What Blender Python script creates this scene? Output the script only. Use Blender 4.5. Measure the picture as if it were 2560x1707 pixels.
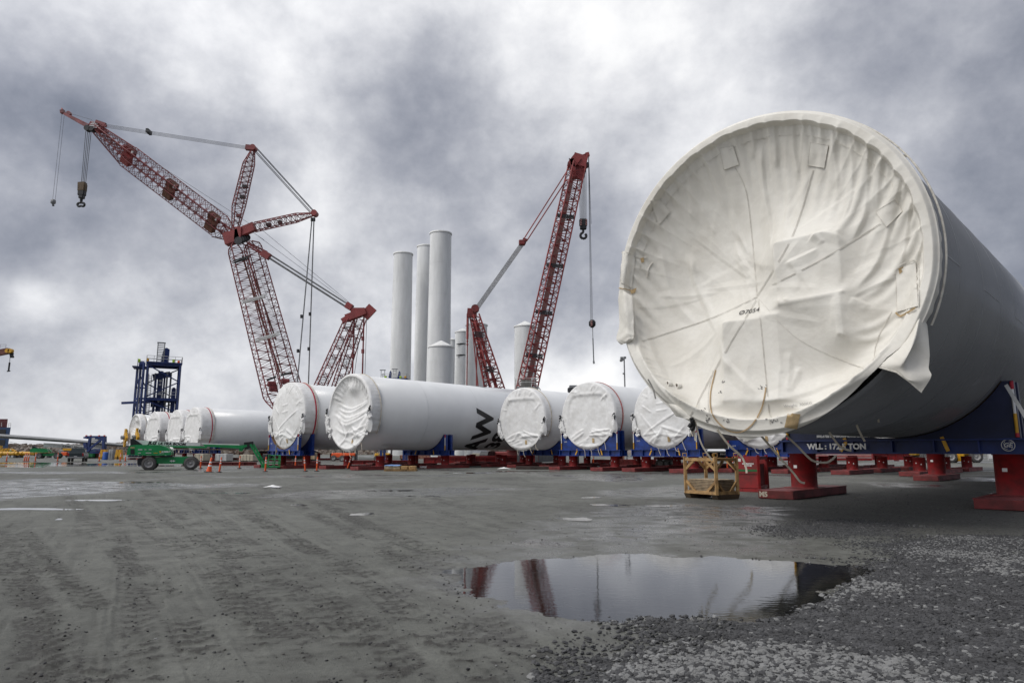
import bpy, math, random
import numpy as np
from mathutils import Vector, Matrix

for o in list(bpy.data.objects):
    bpy.data.objects.remove(o)
SC = bpy.context.scene
COL = SC.collection
RAD = math.radians
random.seed(7)

# ------------------------------------------------------------------ camera
F, CX, CY, PITCH, EYE = 1706.67, 1280.0, 853.5, RAD(9.07), 1.55
cam = bpy.data.cameras.new('camera')
cam.lens = 24.0; cam.sensor_width = 36.0
cam.clip_start = 0.1; cam.clip_end = 9000
camo = bpy.data.objects.new('camera', cam); COL.objects.link(camo)
camo.location = (0, 0, EYE); camo.rotation_euler = (RAD(90) + PITCH, 0, 0)
SC.camera = camo

def raydir(px, py):
    x = (px - CX) / F; u = -(py - CY) / F
    return Vector((x, math.cos(PITCH) - u * math.sin(PITCH), math.sin(PITCH) + u * math.cos(PITCH)))
def at(px, py, Y):                      # point at forward distance Y
    d = raydir(px, py); t = Y / d.y
    return Vector((d.x * t, Y, EYE + d.z * t))
def gp(px, py):                         # point on the ground
    d = raydir(px, py); t = -EYE / d.z
    return Vector((d.x * t, d.y * t, 0.0))

# ------------------------------------------------------------------ light
SUN_AZ, SUN_EL = RAD(238), RAD(53)      # high on the left, behind the camera
sun = bpy.data.lights.new('sun', 'SUN'); sun.energy = 1.3; sun.angle = RAD(24); sun.color = (1, .965, .91)
suno = bpy.data.objects.new('sun', sun); COL.objects.link(suno)
sd = Vector((math.sin(SUN_AZ) * math.cos(SUN_EL), math.cos(SUN_AZ) * math.cos(SUN_EL), math.sin(SUN_EL)))
suno.rotation_euler = sd.to_track_quat('Z', 'Y').to_euler()
suno.location = (0, -20, 60)

W = bpy.data.worlds.new("World"); SC.world = W; W.use_nodes = True
def build_world():
    nt = W.node_tree; N = nt.nodes; L = nt.links; N.clear()
    out = N.new('ShaderNodeOutputWorld'); bg = N.new('ShaderNodeBackground'); bg.inputs[1].default_value = 0.1
    L.new(bg.outputs[0], out.inputs[0])
    sky = N.new('ShaderNodeTexSky'); sky.sky_type = 'NISHITA'; sky.sun_disc = False
    sky.sun_elevation = SUN_EL; sky.sun_rotation = SUN_AZ
    tc = N.new('ShaderNodeTexCoord'); sep = N.new('ShaderNodeSeparateXYZ'); L.new(tc.outputs['Generated'], sep.inputs[0])
    def m(op, a, b=None, c=None):
        n = N.new('ShaderNodeMath'); n.operation = op
        for i, x in enumerate((a, b, c)):
            if x is None: continue
            if isinstance(x, (int, float)): n.inputs[i].default_value = x
            else: L.new(x, n.inputs[i])
        return n.outputs[0]
    # clouds lie on a flat layer overhead
    zz = m('ADD', m('MAXIMUM', sep.outputs[2], 0.0), 0.42)
    cmb = N.new('ShaderNodeCombineXYZ')
    L.new(sep.outputs[0], cmb.inputs[0]); L.new(sep.outputs[1], cmb.inputs[1]); L.new(m('MULTIPLY', sep.outputs[2], 1.15), cmb.inputs[2])
    def noise(scale, detail, rough, dist, off):
        mp = N.new('ShaderNodeMapping'); L.new(cmb.outputs[0], mp.inputs[0]); mp.inputs['Location'].default_value = off
        n = N.new('ShaderNodeTexNoise'); L.new(mp.outputs[0], n.inputs[0])
        n.inputs['Scale'].default_value = scale; n.inputs['Detail'].default_value = detail
        n.inputs['Roughness'].default_value = rough; n.inputs['Distortion'].default_value = dist
        return n.outputs[0]
    n1 = noise(2.7, 10, .54, .06, (2.3, 1.7, 0)); n2 = noise(7.5, 10, .58, .05, (7.1, 4.2, 2))
    val = m('MULTIPLY_ADD', n1, 1.10, .30); val = m('MULTIPLY_ADD', n2, .85, m('SUBTRACT', val, .425))
    n3 = noise(19, 8, .6, .05, (1.3, 8.1, 5)); val = m('MULTIPLY_ADD', n3, .22, m('SUBTRACT', val, .11))
    blobs = [(2420, 40, .16, -.36), (2500, 620, .16, -.34), (1080, 330, .09, -.24), (1000, 220, .08, -.12), (90, 90, .17, -.28),
             (130, 330, .10, -.14), (90, 560, .10, -.05), (1480, 430, .10, -.14), (1420, 850, .13, -.22), (700, 850, .2, -.16),
             (2100, 120, .12, -.10), (820, 560, .12, -.10),
             (650, 120, .16, .10), (1330, 170, .16, .04), (55, 742, .022, .34), (120, 752, .018, .2), (1960, 170, .14, .14),
             (2330, 440, .08, .22), (1420, 975, .05, .40), (1300, 985, .04, .22), (1520, 950, .04, .30), (700, 1010, .28, -.10), (200, 1020, .3, -.06), (160, 1040, .16, .06), (420, 1010, .12, .04), (100, 455, .035, .22), (300, 660, .06, .12),
             (1700, 60, .12, .20), (1400, 330, .06, .12), (1230, 500, .05, .1)]
    blobs = [(raydir(px, py).normalized(), s, a) for px, py, s, a in blobs] + [(Vector((.80, -.55, .22)).normalized(), .75, -.85), (Vector((.2, -.95, .25)).normalized(), .5, -.2)]  # broad dark area added to unseen sky behind right, to deepen shade there
    for d, s, a in blobs:
        vm = N.new('ShaderNodeVectorMath'); vm.operation = 'DOT_PRODUCT'
        nz = N.new('ShaderNodeVectorMath'); nz.operation = 'NORMALIZE'; L.new(tc.outputs['Generated'], nz.inputs[0])
        L.new(nz.outputs[0], vm.inputs[0]); vm.inputs[1].default_value = d
        k = 1.0 / (s * s)
        val = m('MULTIPLY_ADD', m('EXPONENT', m('MULTIPLY_ADD', vm.outputs['Value'], k, -k)), a, val)
    # extra glow added to the unseen sky on the sun's side, brightening the tarpaulins
    vm = N.new('ShaderNodeVectorMath'); vm.operation = 'DOT_PRODUCT'; L.new(tc.outputs['Generated'], vm.inputs[0]); vm.inputs[1].default_value = sd
    glow = m('MULTIPLY', m('POWER', m('MAXIMUM', vm.outputs['Value'], 0.0), 2.0), .75)
    ramp = N.new('ShaderNodeValToRGB'); L.new(val, ramp.inputs[0])
    cr = ramp.color_ramp; cr.interpolation = 'B_SPLINE'
    stops = [(0.0, (.15, .17, .22)), (.25, (.29, .308, .365)), (.45, (.415, .43, .482)), (.65, (.62, .632, .672)), (.85, (.855, .86, .885)), (1.0, (1.0, 1.0, 1.0))]
    cr.elements[0].position = 0; cr.elements[0].color = stops[0][1] + (1,)
    cr.elements[1].position = 1; cr.elements[1].color = stops[-1][1] + (1,)
    for p, c in stops[1:-1]:
        e = cr.elements.new(p); e.color = c + (1,)
    sc = N.new('ShaderNodeVectorMath'); sc.operation = 'SCALE'; L.new(ramp.outputs[0], sc.inputs[0])
    L.new(m('MULTIPLY', m('ADD', glow, 1.0), 9.0), sc.inputs['Scale'])
    mx = N.new('ShaderNodeMixRGB'); mx.inputs[0].default_value = .97
    L.new(sky.outputs[0], mx.inputs[1]); L.new(sc.outputs[0], mx.inputs[2])
    L.new(mx.outputs[0], bg.inputs[0])
build_world()
SC.view_settings.view_transform = 'Standard'; SC.view_settings.look = 'None'
SC.view_settings.exposure = 0.22; SC.view_settings.gamma = 1.0
SC.view_settings.use_curve_mapping = False

# ------------------------------------------------------------------ materials
MATS = {}
def mat(name, col, rough=.6, metal=0.0, var=.12, vscale=1.5, bump=0.0, bscale=20, coat=0.0, dirt=None, spec=.5, streak=False, crease=0.0):
    if name in MATS: return MATS[name]
    m = bpy.data.materials.new(name); m.use_nodes = True; nt = m.node_tree; N = nt.nodes; L = nt.links
    b = N['Principled BSDF']; b.inputs['Roughness'].default_value = rough; b.inputs['Metallic'].default_value = metal
    b.inputs['Specular IOR Level'].default_value = spec
    if coat: b.inputs['Coat Weight'].default_value = coat; b.inputs['Coat Roughness'].default_value = .12
    tc = N.new('ShaderNodeTexCoord')
    src = tc.outputs['Object']
    if streak:
        mp = N.new('ShaderNodeMapping'); mp.inputs['Scale'].default_value = (1, 1, .18); L.new(src, mp.inputs[0]); src = mp.outputs[0]
    n = N.new('ShaderNodeTexNoise'); n.inputs['Scale'].default_value = vscale; n.inputs['Detail'].default_value = 6; n.inputs['Roughness'].default_value = .62
    L.new(src, n.inputs[0])
    r = N.new('ShaderNodeValToRGB'); L.new(n.outputs[0], r.inputs[0])
    c0 = dirt if dirt else tuple(c * (1 - var * 1.6) for c in col)
    c1 = tuple(min(1, c * (1 + var * .5)) for c in col)
    r.color_ramp.elements[0].position = .33; r.color_ramp.elements[0].color = c0 + (1,)
    r.color_ramp.elements[1].position = .62; r.color_ramp.elements[1].color = c1 + (1,)
    L.new(r.outputs[0], b.inputs['Base Color'])
    mr = N.new('ShaderNodeMapRange'); L.new(n.outputs[0], mr.inputs[0])
    mr.inputs['To Min'].default_value = min(1, rough * 1.25); mr.inputs['To Max'].default_value = rough * .8
    L.new(mr.outputs[0], b.inputs['Roughness'])
    if bump:
        n2 = N.new('ShaderNodeTexNoise'); n2.inputs['Scale'].default_value = bscale; n2.inputs['Detail'].default_value = 5
        L.new(tc.outputs['Object'], n2.inputs[0])
        bp = N.new('ShaderNodeBump'); bp.inputs['Strength'].default_value = bump; bp.inputs['Distance'].default_value = .02
        L.new(n2.outputs[0], bp.inputs['Height']); L.new(bp.outputs[0], b.inputs['Normal'])
    if crease:
        n3 = N.new('ShaderNodeTexNoise'); n3.noise_type = 'RIDGED_MULTIFRACTAL'; n3.inputs['Scale'].default_value = 1.5; n3.inputs['Detail'].default_value = 5; n3.inputs['Distortion'].default_value = .4
        L.new(tc.outputs['Object'], n3.inputs[0]); b2 = N.new('ShaderNodeBump'); b2.inputs['Strength'].default_value = crease; b2.inputs['Distance'].default_value = .035
        L.new(n3.outputs[0], b2.inputs['Height'])
        if bump: L.new(bp.outputs[0], b2.inputs['Normal'])
        L.new(b2.outputs[0], b.inputs['Normal'])
    MATS[name] = m
    return m
M_TARP = mat('tarpaulin', (.735, .71, .65), .62, var=.05, vscale=.9, bump=.5, bscale=7, dirt=(.65, .62, .555), crease=.22)
M_TARPW = mat('white_tarpaulin', (.76, .755, .745), .6, var=.05, vscale=1.6, bump=.4, bscale=5, dirt=(.66, .65, .63), crease=.2)
M_SEAM = mat('seam_thread', (.655, .625, .565), .8, var=.15, vscale=8)
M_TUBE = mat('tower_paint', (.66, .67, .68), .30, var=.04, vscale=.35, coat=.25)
M_TUBEL = mat('pale_weld_line', (.57, .58, .59), .45, var=.03)
M_TUBEN = mat('shaded_tower_paint', (.18, .187, .20), .26, var=.06, vscale=.5, coat=1.0)  # tower paint darkened for the foreground section, shade worked into the colour
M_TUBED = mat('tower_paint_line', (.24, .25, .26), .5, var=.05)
M_STAND = mat('standing_tower_paint', (.74, .745, .74), .45, var=.13, vscale=.25, streak=True)
M_BLUE = mat('blue_paint', (.004, .032, .20), .45, var=.3, vscale=2.4, bump=.1, bscale=14)
M_NAVY = mat('navy_paint', (.010, .028, .13), .5, var=.2, vscale=.8)
M_RED = mat('red_paint', (.25, .010, .012), .5, var=.2, vscale=2.6, dirt=(.11, .014, .013), bump=.12, bscale=14)
M_DRED = mat('weathered_red_paint', (.17, .022, .022), .65, var=.35, vscale=2.2, bump=.2, dirt=(.085, .02, .018))
M_CRANE = mat('crane_red_paint', (.22, .044, .047), .5, var=.28, vscale=.4)
M_CRANE2 = mat('crane_bright_red_paint', (.26, .043, .041), .5, var=.2, vscale=.4)
M_BLACK = mat('black_paint', (.012, .012, .014), .5, var=.3)
M_DARK = mat('dark_steel', (.035, .036, .04), .55, var=.3)
M_GREY = mat('grey_steel', (.22, .225, .23), .5, var=.2)
M_LGREY = mat('light_grey_paint', (.50, .50, .49), .5, var=.12)
M_WHITE = mat('white_paint', (.74, .74, .72), .45, var=.1, vscale=1.5)
M_LETW = mat('white_lettering', (.72, .72, .70), .6, var=.03)
M_LETB = mat('black_lettering', (.012, .012, .013), .5, var=.05)
M_ROPE = mat('steel_rope', (.10, .105, .115), .5, var=.15)
M_ROPEL = mat('pale_steel_rope', (.20, .21, .22), .5, var=.15)
M_STRAP = mat('cream_webbing', (.58, .52, .42), .8, var=.15, vscale=6)
M_REDST = mat('red_webbing', (.42, .02, .04), .6, var=.1)
M_ORANGE = mat('orange_plastic', (.75, .10, .015), .5, var=.12, vscale=6)
M_REFL = mat('reflective_white', (.72, .72, .72), .35, var=.05)
M_YELLOW = mat('yellow_paint', (.62, .33, .018), .45, var=.15)
M_GREEN = mat('green_paint', (.012, .26, .075), .38, var=.15, vscale=2)
M_TYRE = mat('tyre_rubber', (.05, .048, .046), .85, var=.5, vscale=5, dirt=(.11, .105, .10))
M_RIM = mat('wheel_rim', (.38, .37, .36), .5, var=.25, vscale=6)
M_WOOD = mat('pine_timber', (.40, .245, .10), .7, var=.35, vscale=5, bump=.3, dirt=(.20, .115, .05))
M_PLY = mat('plywood', (.40, .31, .20), .75, var=.3, vscale=4)
M_PLYE = mat('plywood_edge', (.17, .115, .07), .8, var=.5, vscale=9)
M_BROWN = mat('rust_brown', (.13, .05, .03), .7, var=.3)
M_GLASS = mat('dark_glass', (.012, .014, .018), .08, var=.05, spec=.8)
M_PICK = mat('truck_paint', (.022, .034, .036), .3, var=.15, coat=.3)
M_SKIN = mat('skin', (.42, .24, .17), .6)
M_HIVIS = mat('hi_vis_yellow', (.42, .62, .04), .6, var=.1)
M_JEANS = mat('dark_blue_cloth', (.03, .04, .07), .8)
M_TAN = mat('tan_patch', (.50, .36, .19), .8, var=.2, vscale=6)
M_BLUEP = mat('blue_plastic', (.02, .09, .36), .5, var=.15)
M_BLSHEET = mat('pale_blue_sheet', (.16, .30, .58), .5, var=.2)
M_ROCK = mat('breakwater_rock', (.20, .17, .15), .9, var=.35, vscale=.5, bump=.6, bscale=2)
M_HULL = mat('hull_blue', (.012, .045, .12), .5, var=.2)
M_MAROON = mat('maroon_paint', (.10, .015, .02), .5, var=.2)
M_TAIL = mat('tail_lamp', (.35, .01, .01), .3)
M_CONT = mat('tan_container', (.33, .16, .11), .6, var=.2)
M_CREAM = mat('cream_container', (.50, .45, .35), .6, var=.15)
M_PATCH = mat('padding_timber', (.14, .075, .03), .8, var=.3)

# ------------------------------------------------------------------ mesh helpers
def chain_offset(p):
    off = Vector((0, 0, 0))
    while p is not None:
        off += Vector(p.location); p = p.parent
    return off
class MB:
    def __init__(s): s.v = []; s.f = []; s.mi = []; s.sm = []; s.cur = 0; s.smooth = False
    def add(s, vs, fs, smooth=None):
        n = len(s.v); s.v.extend([tuple(v) for v in vs])
        for f in fs:
            s.f.append(tuple(i + n for i in f)); s.mi.append(s.cur); s.sm.append(s.smooth if smooth is None else smooth)
        return s
    def box(s, c, size, R=None):
        hx, hy, hz = size[0] / 2, size[1] / 2, size[2] / 2; c = Vector(c)
        vs = [Vector((x * hx, y * hy, z * hz)) for x in (-1, 1) for y in (-1, 1) for z in (-1, 1)]
        if R is not None: vs = [R @ v for v in vs]
        return s.add([v + c for v in vs], [(0, 1, 3, 2), (4, 6, 7, 5), (0, 4, 5, 1), (2, 3, 7, 6), (0, 2, 6, 4), (1, 5, 7, 3)], False)
    def bbox(s, c, size, R=None, b=.03):            # box with chamfered edges
        hx, hy, hz = size[0] / 2, size[1] / 2, size[2] / 2; b = min(b, hx * .9, hy * .9, hz * .9); c = Vector(c)
        vs = []; idx = {}
        for sx in (-1, 1):
            for sy in (-1, 1):
                for sz in (-1, 1):
                    for k in range(3):
                        e = [hx, hy, hz]
                        for q in range(3):
                            if q != k: e[q] -= b
                        v = Vector((sx * e[0], sy * e[1], sz * e[2])); idx[(sx, sy, sz, k)] = len(vs)
                        vs.append((R @ v if R is not None else v) + c)
        fs = []
        S = (-1, 1)
        for sx in S: fs.append([idx[(sx, a, b_, 0)] for a, b_ in ((-1, -1), (1, -1), (1, 1), (-1, 1))][::sx])
        for sy in S: fs.append([idx[(a, sy, b_, 1)] for a, b_ in ((-1, -1), (1, -1), (1, 1), (-1, 1))][::-sy])
        for sz in S: fs.append([idx[(a, b_, sz, 2)] for a, b_ in ((-1, -1), (1, -1), (1, 1), (-1, 1))][::sz])
        for a in S:
            for b_ in S:
                fs.append([idx[(a, b_, -1, 0)], idx[(a, b_, 1, 0)], idx[(a, b_, 1, 1)], idx[(a, b_, -1, 1)]][::a * b_ * -1])
                fs.append([idx[(a, -1, b_, 0)], idx[(a, 1, b_, 0)], idx[(a, 1, b_, 2)], idx[(a, -1, b_, 2)]][::a * b_])
                fs.append([idx[(-1, a, b_, 1)], idx[(1, a, b_, 1)], idx[(1, a, b_, 2)], idx[(-1, a, b_, 2)]][::a * b_ * -1])
        for k in [(x, y, z) for x in S for y in S for z in S]:
            f = [idx[k + (q,)] for q in range(3)]; fs.append(f[::k[0] * k[1] * k[2]])
        return s.add(vs, fs, False)
    def bar(s, p0, p1, w, h=None, up=(0, 0, 1)):
        p0 = Vector(p0); p1 = Vector(p1); d = p1 - p0; L = d.length
        if L < 1e-6: return s
        d /= L; u = Vector(up)
        if abs(d.dot(u)) > .97: u = Vector((0, 1, 0)) if abs(d.y) < .9 else Vector((1, 0, 0))
        a = d.cross(u).normalized(); b = a.cross(d); h = h or w
        o = [a * (x * w / 2) + b * (y * h / 2) for x, y in ((-1, -1), (1, -1), (1, 1), (-1, 1))]
        return s.add([p0 + q for q in o] + [p1 + q for q in o], [(3, 2, 1, 0), (4, 5, 6, 7), (0, 1, 5, 4), (1, 2, 6, 5), (2, 3, 7, 6), (3, 0, 4, 7)], False)
    def tube(s, p0, p1, r, r1=None, n=8, caps=True):
        p0 = Vector(p0); p1 = Vector(p1); d = (p1 - p0)
        if d.length < 1e-6: return s
        d.normalize(); r1 = r if r1 is None else r1
        u = Vector((0, 0, 1)) if abs(d.z) < .9 else Vector((1, 0, 0))
        a = d.cross(u).normalized(); b = a.cross(d)
        ring = [a * math.cos(t) + b * math.sin(t) for t in (2 * math.pi * k / n for k in range(n))]
        s.add([p0 + q * r for q in ring] + [p1 + q * r1 for q in ring], [(k, (k + 1) % n, n + (k + 1) % n, n + k) for k in range(n)], n > 5)
        if caps:
            s.add([p0 + q * r for q in ring], [tuple(range(n))[::-1]], False)
            s.add([p1 + q * r1 for q in ring], [tuple(range(n))], False)
        return s
    def pipe(s, pts, r, n=6):
        pts = [Vector(p) for p in pts]
        for a, b in zip(pts, pts[1:]): s.tube(a, b, r, n=n)
        return s
    def ribbon(s, pts, w, nrm, th=.012):            # flat strap with thickness
        pts = [Vector(p) for p in pts]; nrm = Vector(nrm)
        for a, b in zip(pts, pts[1:]): s.bar(a, b, w, th, up=nrm)
        return s
    def lathe(s, prof, c, axis=(0, 0, 1), n=32, smooth=True, caps=True):
        c = Vector(c); d = Vector(axis).normalized(); u = Vector((0, 0, 1)) if abs(d.z) < .9 else Vector((1, 0, 0))
        a = d.cross(u).normalized(); b = a.cross(d); vs = []
        for r, z in prof:
            for k in range(n):
                t = 2 * math.pi * k / n; vs.append(c + d * z + (a * math.cos(t) + b * math.sin(t)) * r)
        fs = []
        for j in range(len(prof) - 1):
            for k in range(n): fs.append((j * n + k, j * n + (k + 1) % n, (j + 1) * n + (k + 1) % n, (j + 1) * n + k))
        s.add(vs, fs, smooth)
        if caps and prof[0][0] > 1e-4: s.add(vs[:n], [tuple(range(n))[::-1]], False)
        if caps and prof[-1][0] > 1e-4: s.add(vs[-n:], [tuple(range(n))], False)
        return s
    def prism(s, poly, o, ex, ey, ez, depth):       # polygon in the (ex, ey) plane, extruded along ez
        o = Vector(o); ex = Vector(ex); ey = Vector(ey); ez = Vector(ez); n = len(poly)
        A = [o + ex * x + ey * y for x, y in poly]; B = [p + ez * depth for p in A]
        return s.add(A + B, [tuple(range(n))[::-1], tuple(range(n, 2 * n))] + [(k, (k + 1) % n, n + (k + 1) % n, n + k) for k in range(n)], False)
    def grid(s, P, smooth=True, wrap=False):        # P[i][j] -> points
        ni = len(P); nj = len(P[0]); vs = [p for row in P for p in row]; fs = []
        for i in range(ni - 1):
            for j in range(nj if wrap else nj - 1):
                fs.append((i * nj + j, i * nj + (j + 1) % nj, (i + 1) * nj + (j + 1) % nj, (i + 1) * nj + j))
        return s.add(vs, fs, smooth)
    def build(s, name, mats, parent=None, local=False, offset=None):
        me = bpy.data.meshes.new(name)
        off = Vector(offset) if offset is not None else (Vector((0, 0, 0)) if (local or parent is None) else chain_offset(parent))
        me.from_pydata([(v[0] - off.x, v[1] - off.y, v[2] - off.z) for v in s.v], [], s.f)
        for m in (mats if isinstance(mats, (list, tuple)) else [mats]): me.materials.append(m)
        me.polygons.foreach_set('material_index', s.mi); me.polygons.foreach_set('use_smooth', s.sm); me.update()
        o = bpy.data.objects.new(name, me); COL.objects.link(o)
        if parent is not None: o.parent = parent
        if offset is not None and parent is None: o.location = off
        return o
def np_mesh(name, verts, faces, mats, parent=None, smooth=True, fmat=None, off=None):
    verts = np.asarray(verts, dtype=np.float32)
    if off is not None: verts = verts - np.array(off, dtype=np.float32)
    faces = np.asarray(faces, dtype=np.int32); me = bpy.data.meshes.new(name); k = faces.shape[1]
    me.vertices.add(len(verts)); me.vertices.foreach_set('co', verts.ravel())
    me.loops.add(faces.size); me.loops.foreach_set('vertex_index', faces.ravel())
    me.polygons.add(len(faces)); me.polygons.foreach_set('loop_start', np.arange(len(faces), dtype=np.int32) * k)
    me.polygons.foreach_set('loop_total', np.full(len(faces), k, dtype=np.int32))
    for m in (mats if isinstance(mats, (list, tuple)) else [mats]): me.materials.append(m)
    if fmat is not None: me.polygons.foreach_set('material_index', fmat.astype(np.int32))
    me.update(calc_edges=True); me.polygons.foreach_set('use_smooth', np.full(len(faces), smooth)); me.update()
    o = bpy.data.objects.new(name, me); COL.objects.link(o)
    if parent is not None: o.parent = parent
    return o
def tag(o, label=None, cat=None, group=None, kind=None):
    if label: o['label'] = label
    if cat: o['category'] = cat
    if group: o['group'] = group
    if kind: o['kind'] = kind
    return o
def thing(name, label, cat, loc=(0, 0, 0), rotz=0.0, group=None):
    o = bpy.data.objects.new(name, None); COL.objects.link(o); o.empty_display_size = .3
    o.location = loc; o.rotation_euler = (0, 0, rotz)
    return tag(o, label, cat, group)
def copy_tree(o, parent=None):
    c = o.copy(); COL.objects.link(c); c.parent = parent
    for ch in list(o.children): copy_tree(ch, c)
    return c
def dup(root, loc, rotz=0.0, label=None, group=None):
    c = copy_tree(root); c.location = loc; c.rotation_euler = (0, 0, rotz)
    if label: c['label'] = label
    if group: c['group'] = group
    return c
def text_geo(txt, size=1.0, bold=0.0, align='CENTER', sx=1.0, sub=0):
    cu = bpy.data.curves.new('lettering', 'FONT'); cu.body = txt; cu.size = size; cu.offset = bold
    cu.align_x = align; cu.align_y = 'CENTER'; cu.resolution_u = 3
    o = bpy.data.objects.new('lettering', cu); COL.objects.link(o)
    bpy.context.view_layer.update(); dg = bpy.context.evaluated_depsgraph_get()
    me = bpy.data.meshes.new_from_object(o.evaluated_get(dg))
    if sub:
        import bmesh
        bm = bmesh.new(); bm.from_mesh(me); bmesh.ops.remove_doubles(bm, verts=bm.verts, dist=1e-5); bmesh.ops.triangulate(bm, faces=bm.faces)
        for _ in range(6):
            ed = [e for e in bm.edges if e.calc_length() > sub]
            if not ed: break
            bmesh.ops.subdivide_edges(bm, edges=ed, cuts=1, use_grid_fill=False); bmesh.ops.triangulate(bm, faces=bm.faces)
        bm.to_mesh(me); bm.free()
    vs = [(v.co.x * sx, v.co.y) for v in me.vertices]; fs = [tuple(p.vertices) for p in me.polygons]
    bpy.data.objects.remove(o); bpy.data.curves.remove(cu); bpy.data.meshes.remove(me)
    return vs, fs
def put_text(name, txt, size, o, ex, ey, m, parent, bold=0.0, align='CENTER', sx=1.0, local=False):
    vs, fs = text_geo(txt, size, bold, align, sx); o = Vector(o); ex = Vector(ex).normalized(); ey = Vector(ey).normalized()
    b = MB(); b.add([o + ex * x + ey * y for x, y in vs], fs, False)
    return b.build(name, m, parent, local)
def vnoise(x, y, seed=0):
    xi = np.floor(x).astype(np.int64); yi = np.floor(y).astype(np.int64); fx = x - xi; fy = y - yi
    fx = fx * fx * (3 - 2 * fx); fy = fy * fy * (3 - 2 * fy)
    def h(a, b):
        n = (a * 374761393 + b * 668265263 + seed * 974711) & 0x7fffffff
        n = ((n ^ (n >> 13)) * 1274126177) & 0x7fffffff
        return ((n ^ (n >> 16)) & 0xffff) / 65535.0
    return (h(xi, yi) * (1 - fx) + h(xi + 1, yi) * fx) * (1 - fy) + (h(xi, yi + 1) * (1 - fx) + h(xi + 1, yi + 1) * fx) * fy
def fbm(x, y, oct=4, seed=0):
    s = 0; a = .5
    for k in range(oct):
        s = s + a * vnoise(x * 2 ** k + 17.3 * k, y * 2 ** k - 9.1 * k, seed + k); a *= .5
    return s
def sst(a, b, x):
    t = np.clip((x - a) / (b - a), 0, 1); return t * t * (3 - 2 * t)
# ================================================================== GROUND
def gpoly(pts): return np.array([tuple(gp(*p))[:2] for p in pts])
def sdf_poly(P, X, Y):                              # >0 inside
    n = len(P); d = np.full(X.shape, 1e9); ins = np.zeros(X.shape, bool)
    for i in range(n):
        a = P[i]; b = P[(i + 1) % n]; ex, ey = b - a
        t = np.clip(((X - a[0]) * ex + (Y - a[1]) * ey) / (ex * ex + ey * ey + 1e-12), 0, 1)
        d = np.minimum(d, np.hypot(X - a[0] - t * ex, Y - a[1] - t * ey))
        c = ((a[1] > Y) != (b[1] > Y)) & (X < (b[0] - a[0]) * (Y - a[1]) / (b[1] - a[1] + 1e-12) + a[0]); ins ^= c
    return np.where(ins, d, -d)
def polydist(P, X, Y):                              # distance, side, arc length
    best = np.full(X.shape, 1e9); sgn = np.zeros(X.shape); arc = np.zeros(X.shape); s0 = 0
    for a, b in zip(P[:-1], P[1:]):
        ex, ey = b - a; l = math.hypot(ex, ey)
        t = np.clip(((X - a[0]) * ex + (Y - a[1]) * ey) / (l * l), 0, 1); dx = X - a[0] - t * ex; dy = Y - a[1] - t * ey
        d = np.hypot(dx, dy); k = d < best
        best = np.where(k, d, best); sgn = np.where(k, np.sign(ex * dy - ey * dx), sgn); arc = np.where(k, s0 + t * l, arc); s0 += l
    return best, sgn, arc
def smooth_line(P, n=8):
    P = np.asarray(P, float); out = []
    for i in range(len(P) - 1):
        p0 = P[max(i - 1, 0)]; p1 = P[i]; p2 = P[i + 1]; p3 = P[min(i + 2, len(P) - 1)]
        for k in range(n):
            t = k / n; out.append(.5 * ((2 * p1) + (-p0 + p2) * t + (2 * p0 - 5 * p1 + 4 * p2 - p3) * t * t + (-p0 + 3 * p1 - 3 * p2 + p3) * t ** 3))
    out.append(P[-1]); return np.array(out)
TRACKS = [([(60, 1330), (130, 1420), (215, 1490), (255, 1580), (250, 1700)], .42, 1.0), ([(290, 1290), (325, 1440), (345, 1560), (365, 1705)], .34, .8),
          ([(300, 1265), (420, 1350), (520, 1420), (600, 1510), (690, 1620), (740, 1705)], .46, 1.0), ([(330, 1200), (470, 1300), (640, 1420), (830, 1560), (1000, 1705)], .5, .9),
          ([(540, 1225), (700, 1330), (880, 1420), (1090, 1540), (1330, 1660)], .5, 1.0), ([(740, 1225), (930, 1330), (1110, 1420), (1230, 1550), (1390, 1690)], .44, .7),
          ([(820, 1265), (1000, 1345), (1150, 1400)], .45, .9), ([(430, 1225), (600, 1240), (780, 1247), (960, 1262)], .6, .9), ([(600, 1258), (660, 1236), (760, 1240), (830, 1262)], .7, 1.0),
          ([(321, 1225), (296, 1450), (262, 1705)], .26, -1.0), ([(0, 1400), (90, 1520), (120, 1705)], .5, .9), ([(1000, 1215), (1230, 1290), (1500, 1360)], .5, .5), ([(150, 1215), (250, 1330), (420, 1500), (520, 1700)], .45, .9)]
TRACKS += [([(x0 + 60, y0 - 6) for x0, y0 in p], w * .8, k * .8) for p, w, k in TRACKS[2:4]]
TRACKS += [([(400, 1195), (640, 1300), (880, 1440), (1080, 1580), (1240, 1700)], .4, .9), ([(0, 1330), (60, 1430), (90, 1560), (80, 1700)], .4, .9), ([(640, 1210), (800, 1290), (1000, 1400), (1120, 1480)], .42, .8), ([(900, 1200), (1080, 1270), (1300, 1330)], .42, .6)]
TR = [(smooth_line(gpoly(p)), w, k) for p, w, k in TRACKS]
PUD = gpoly([(1148, 1452), (1185, 1425), (1250, 1408), (1330, 1398), (1430, 1394), (1560, 1386), (1640, 1388), (1760, 1392), (1850, 1398), (1960, 1405), (2060, 1412), (2150, 1420), (2165, 1428), (2110, 1452), (2055, 1482), (1960, 1520), (1860, 1543), (1720, 1535), (1600, 1528), (1480, 1530), (1360, 1514), (1270, 1492), (1190, 1478)])
PUD2 = gpoly([(1500, 1630), (1530, 1600), (1640, 1588), (1750, 1598), (1700, 1620), (1610, 1650), (1540, 1655)])
PUD3 = gpoly([(1285, 1352), (1330, 1344), (1400, 1346), (1450, 1356), (1400, 1364), (1320, 1362)])
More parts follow.
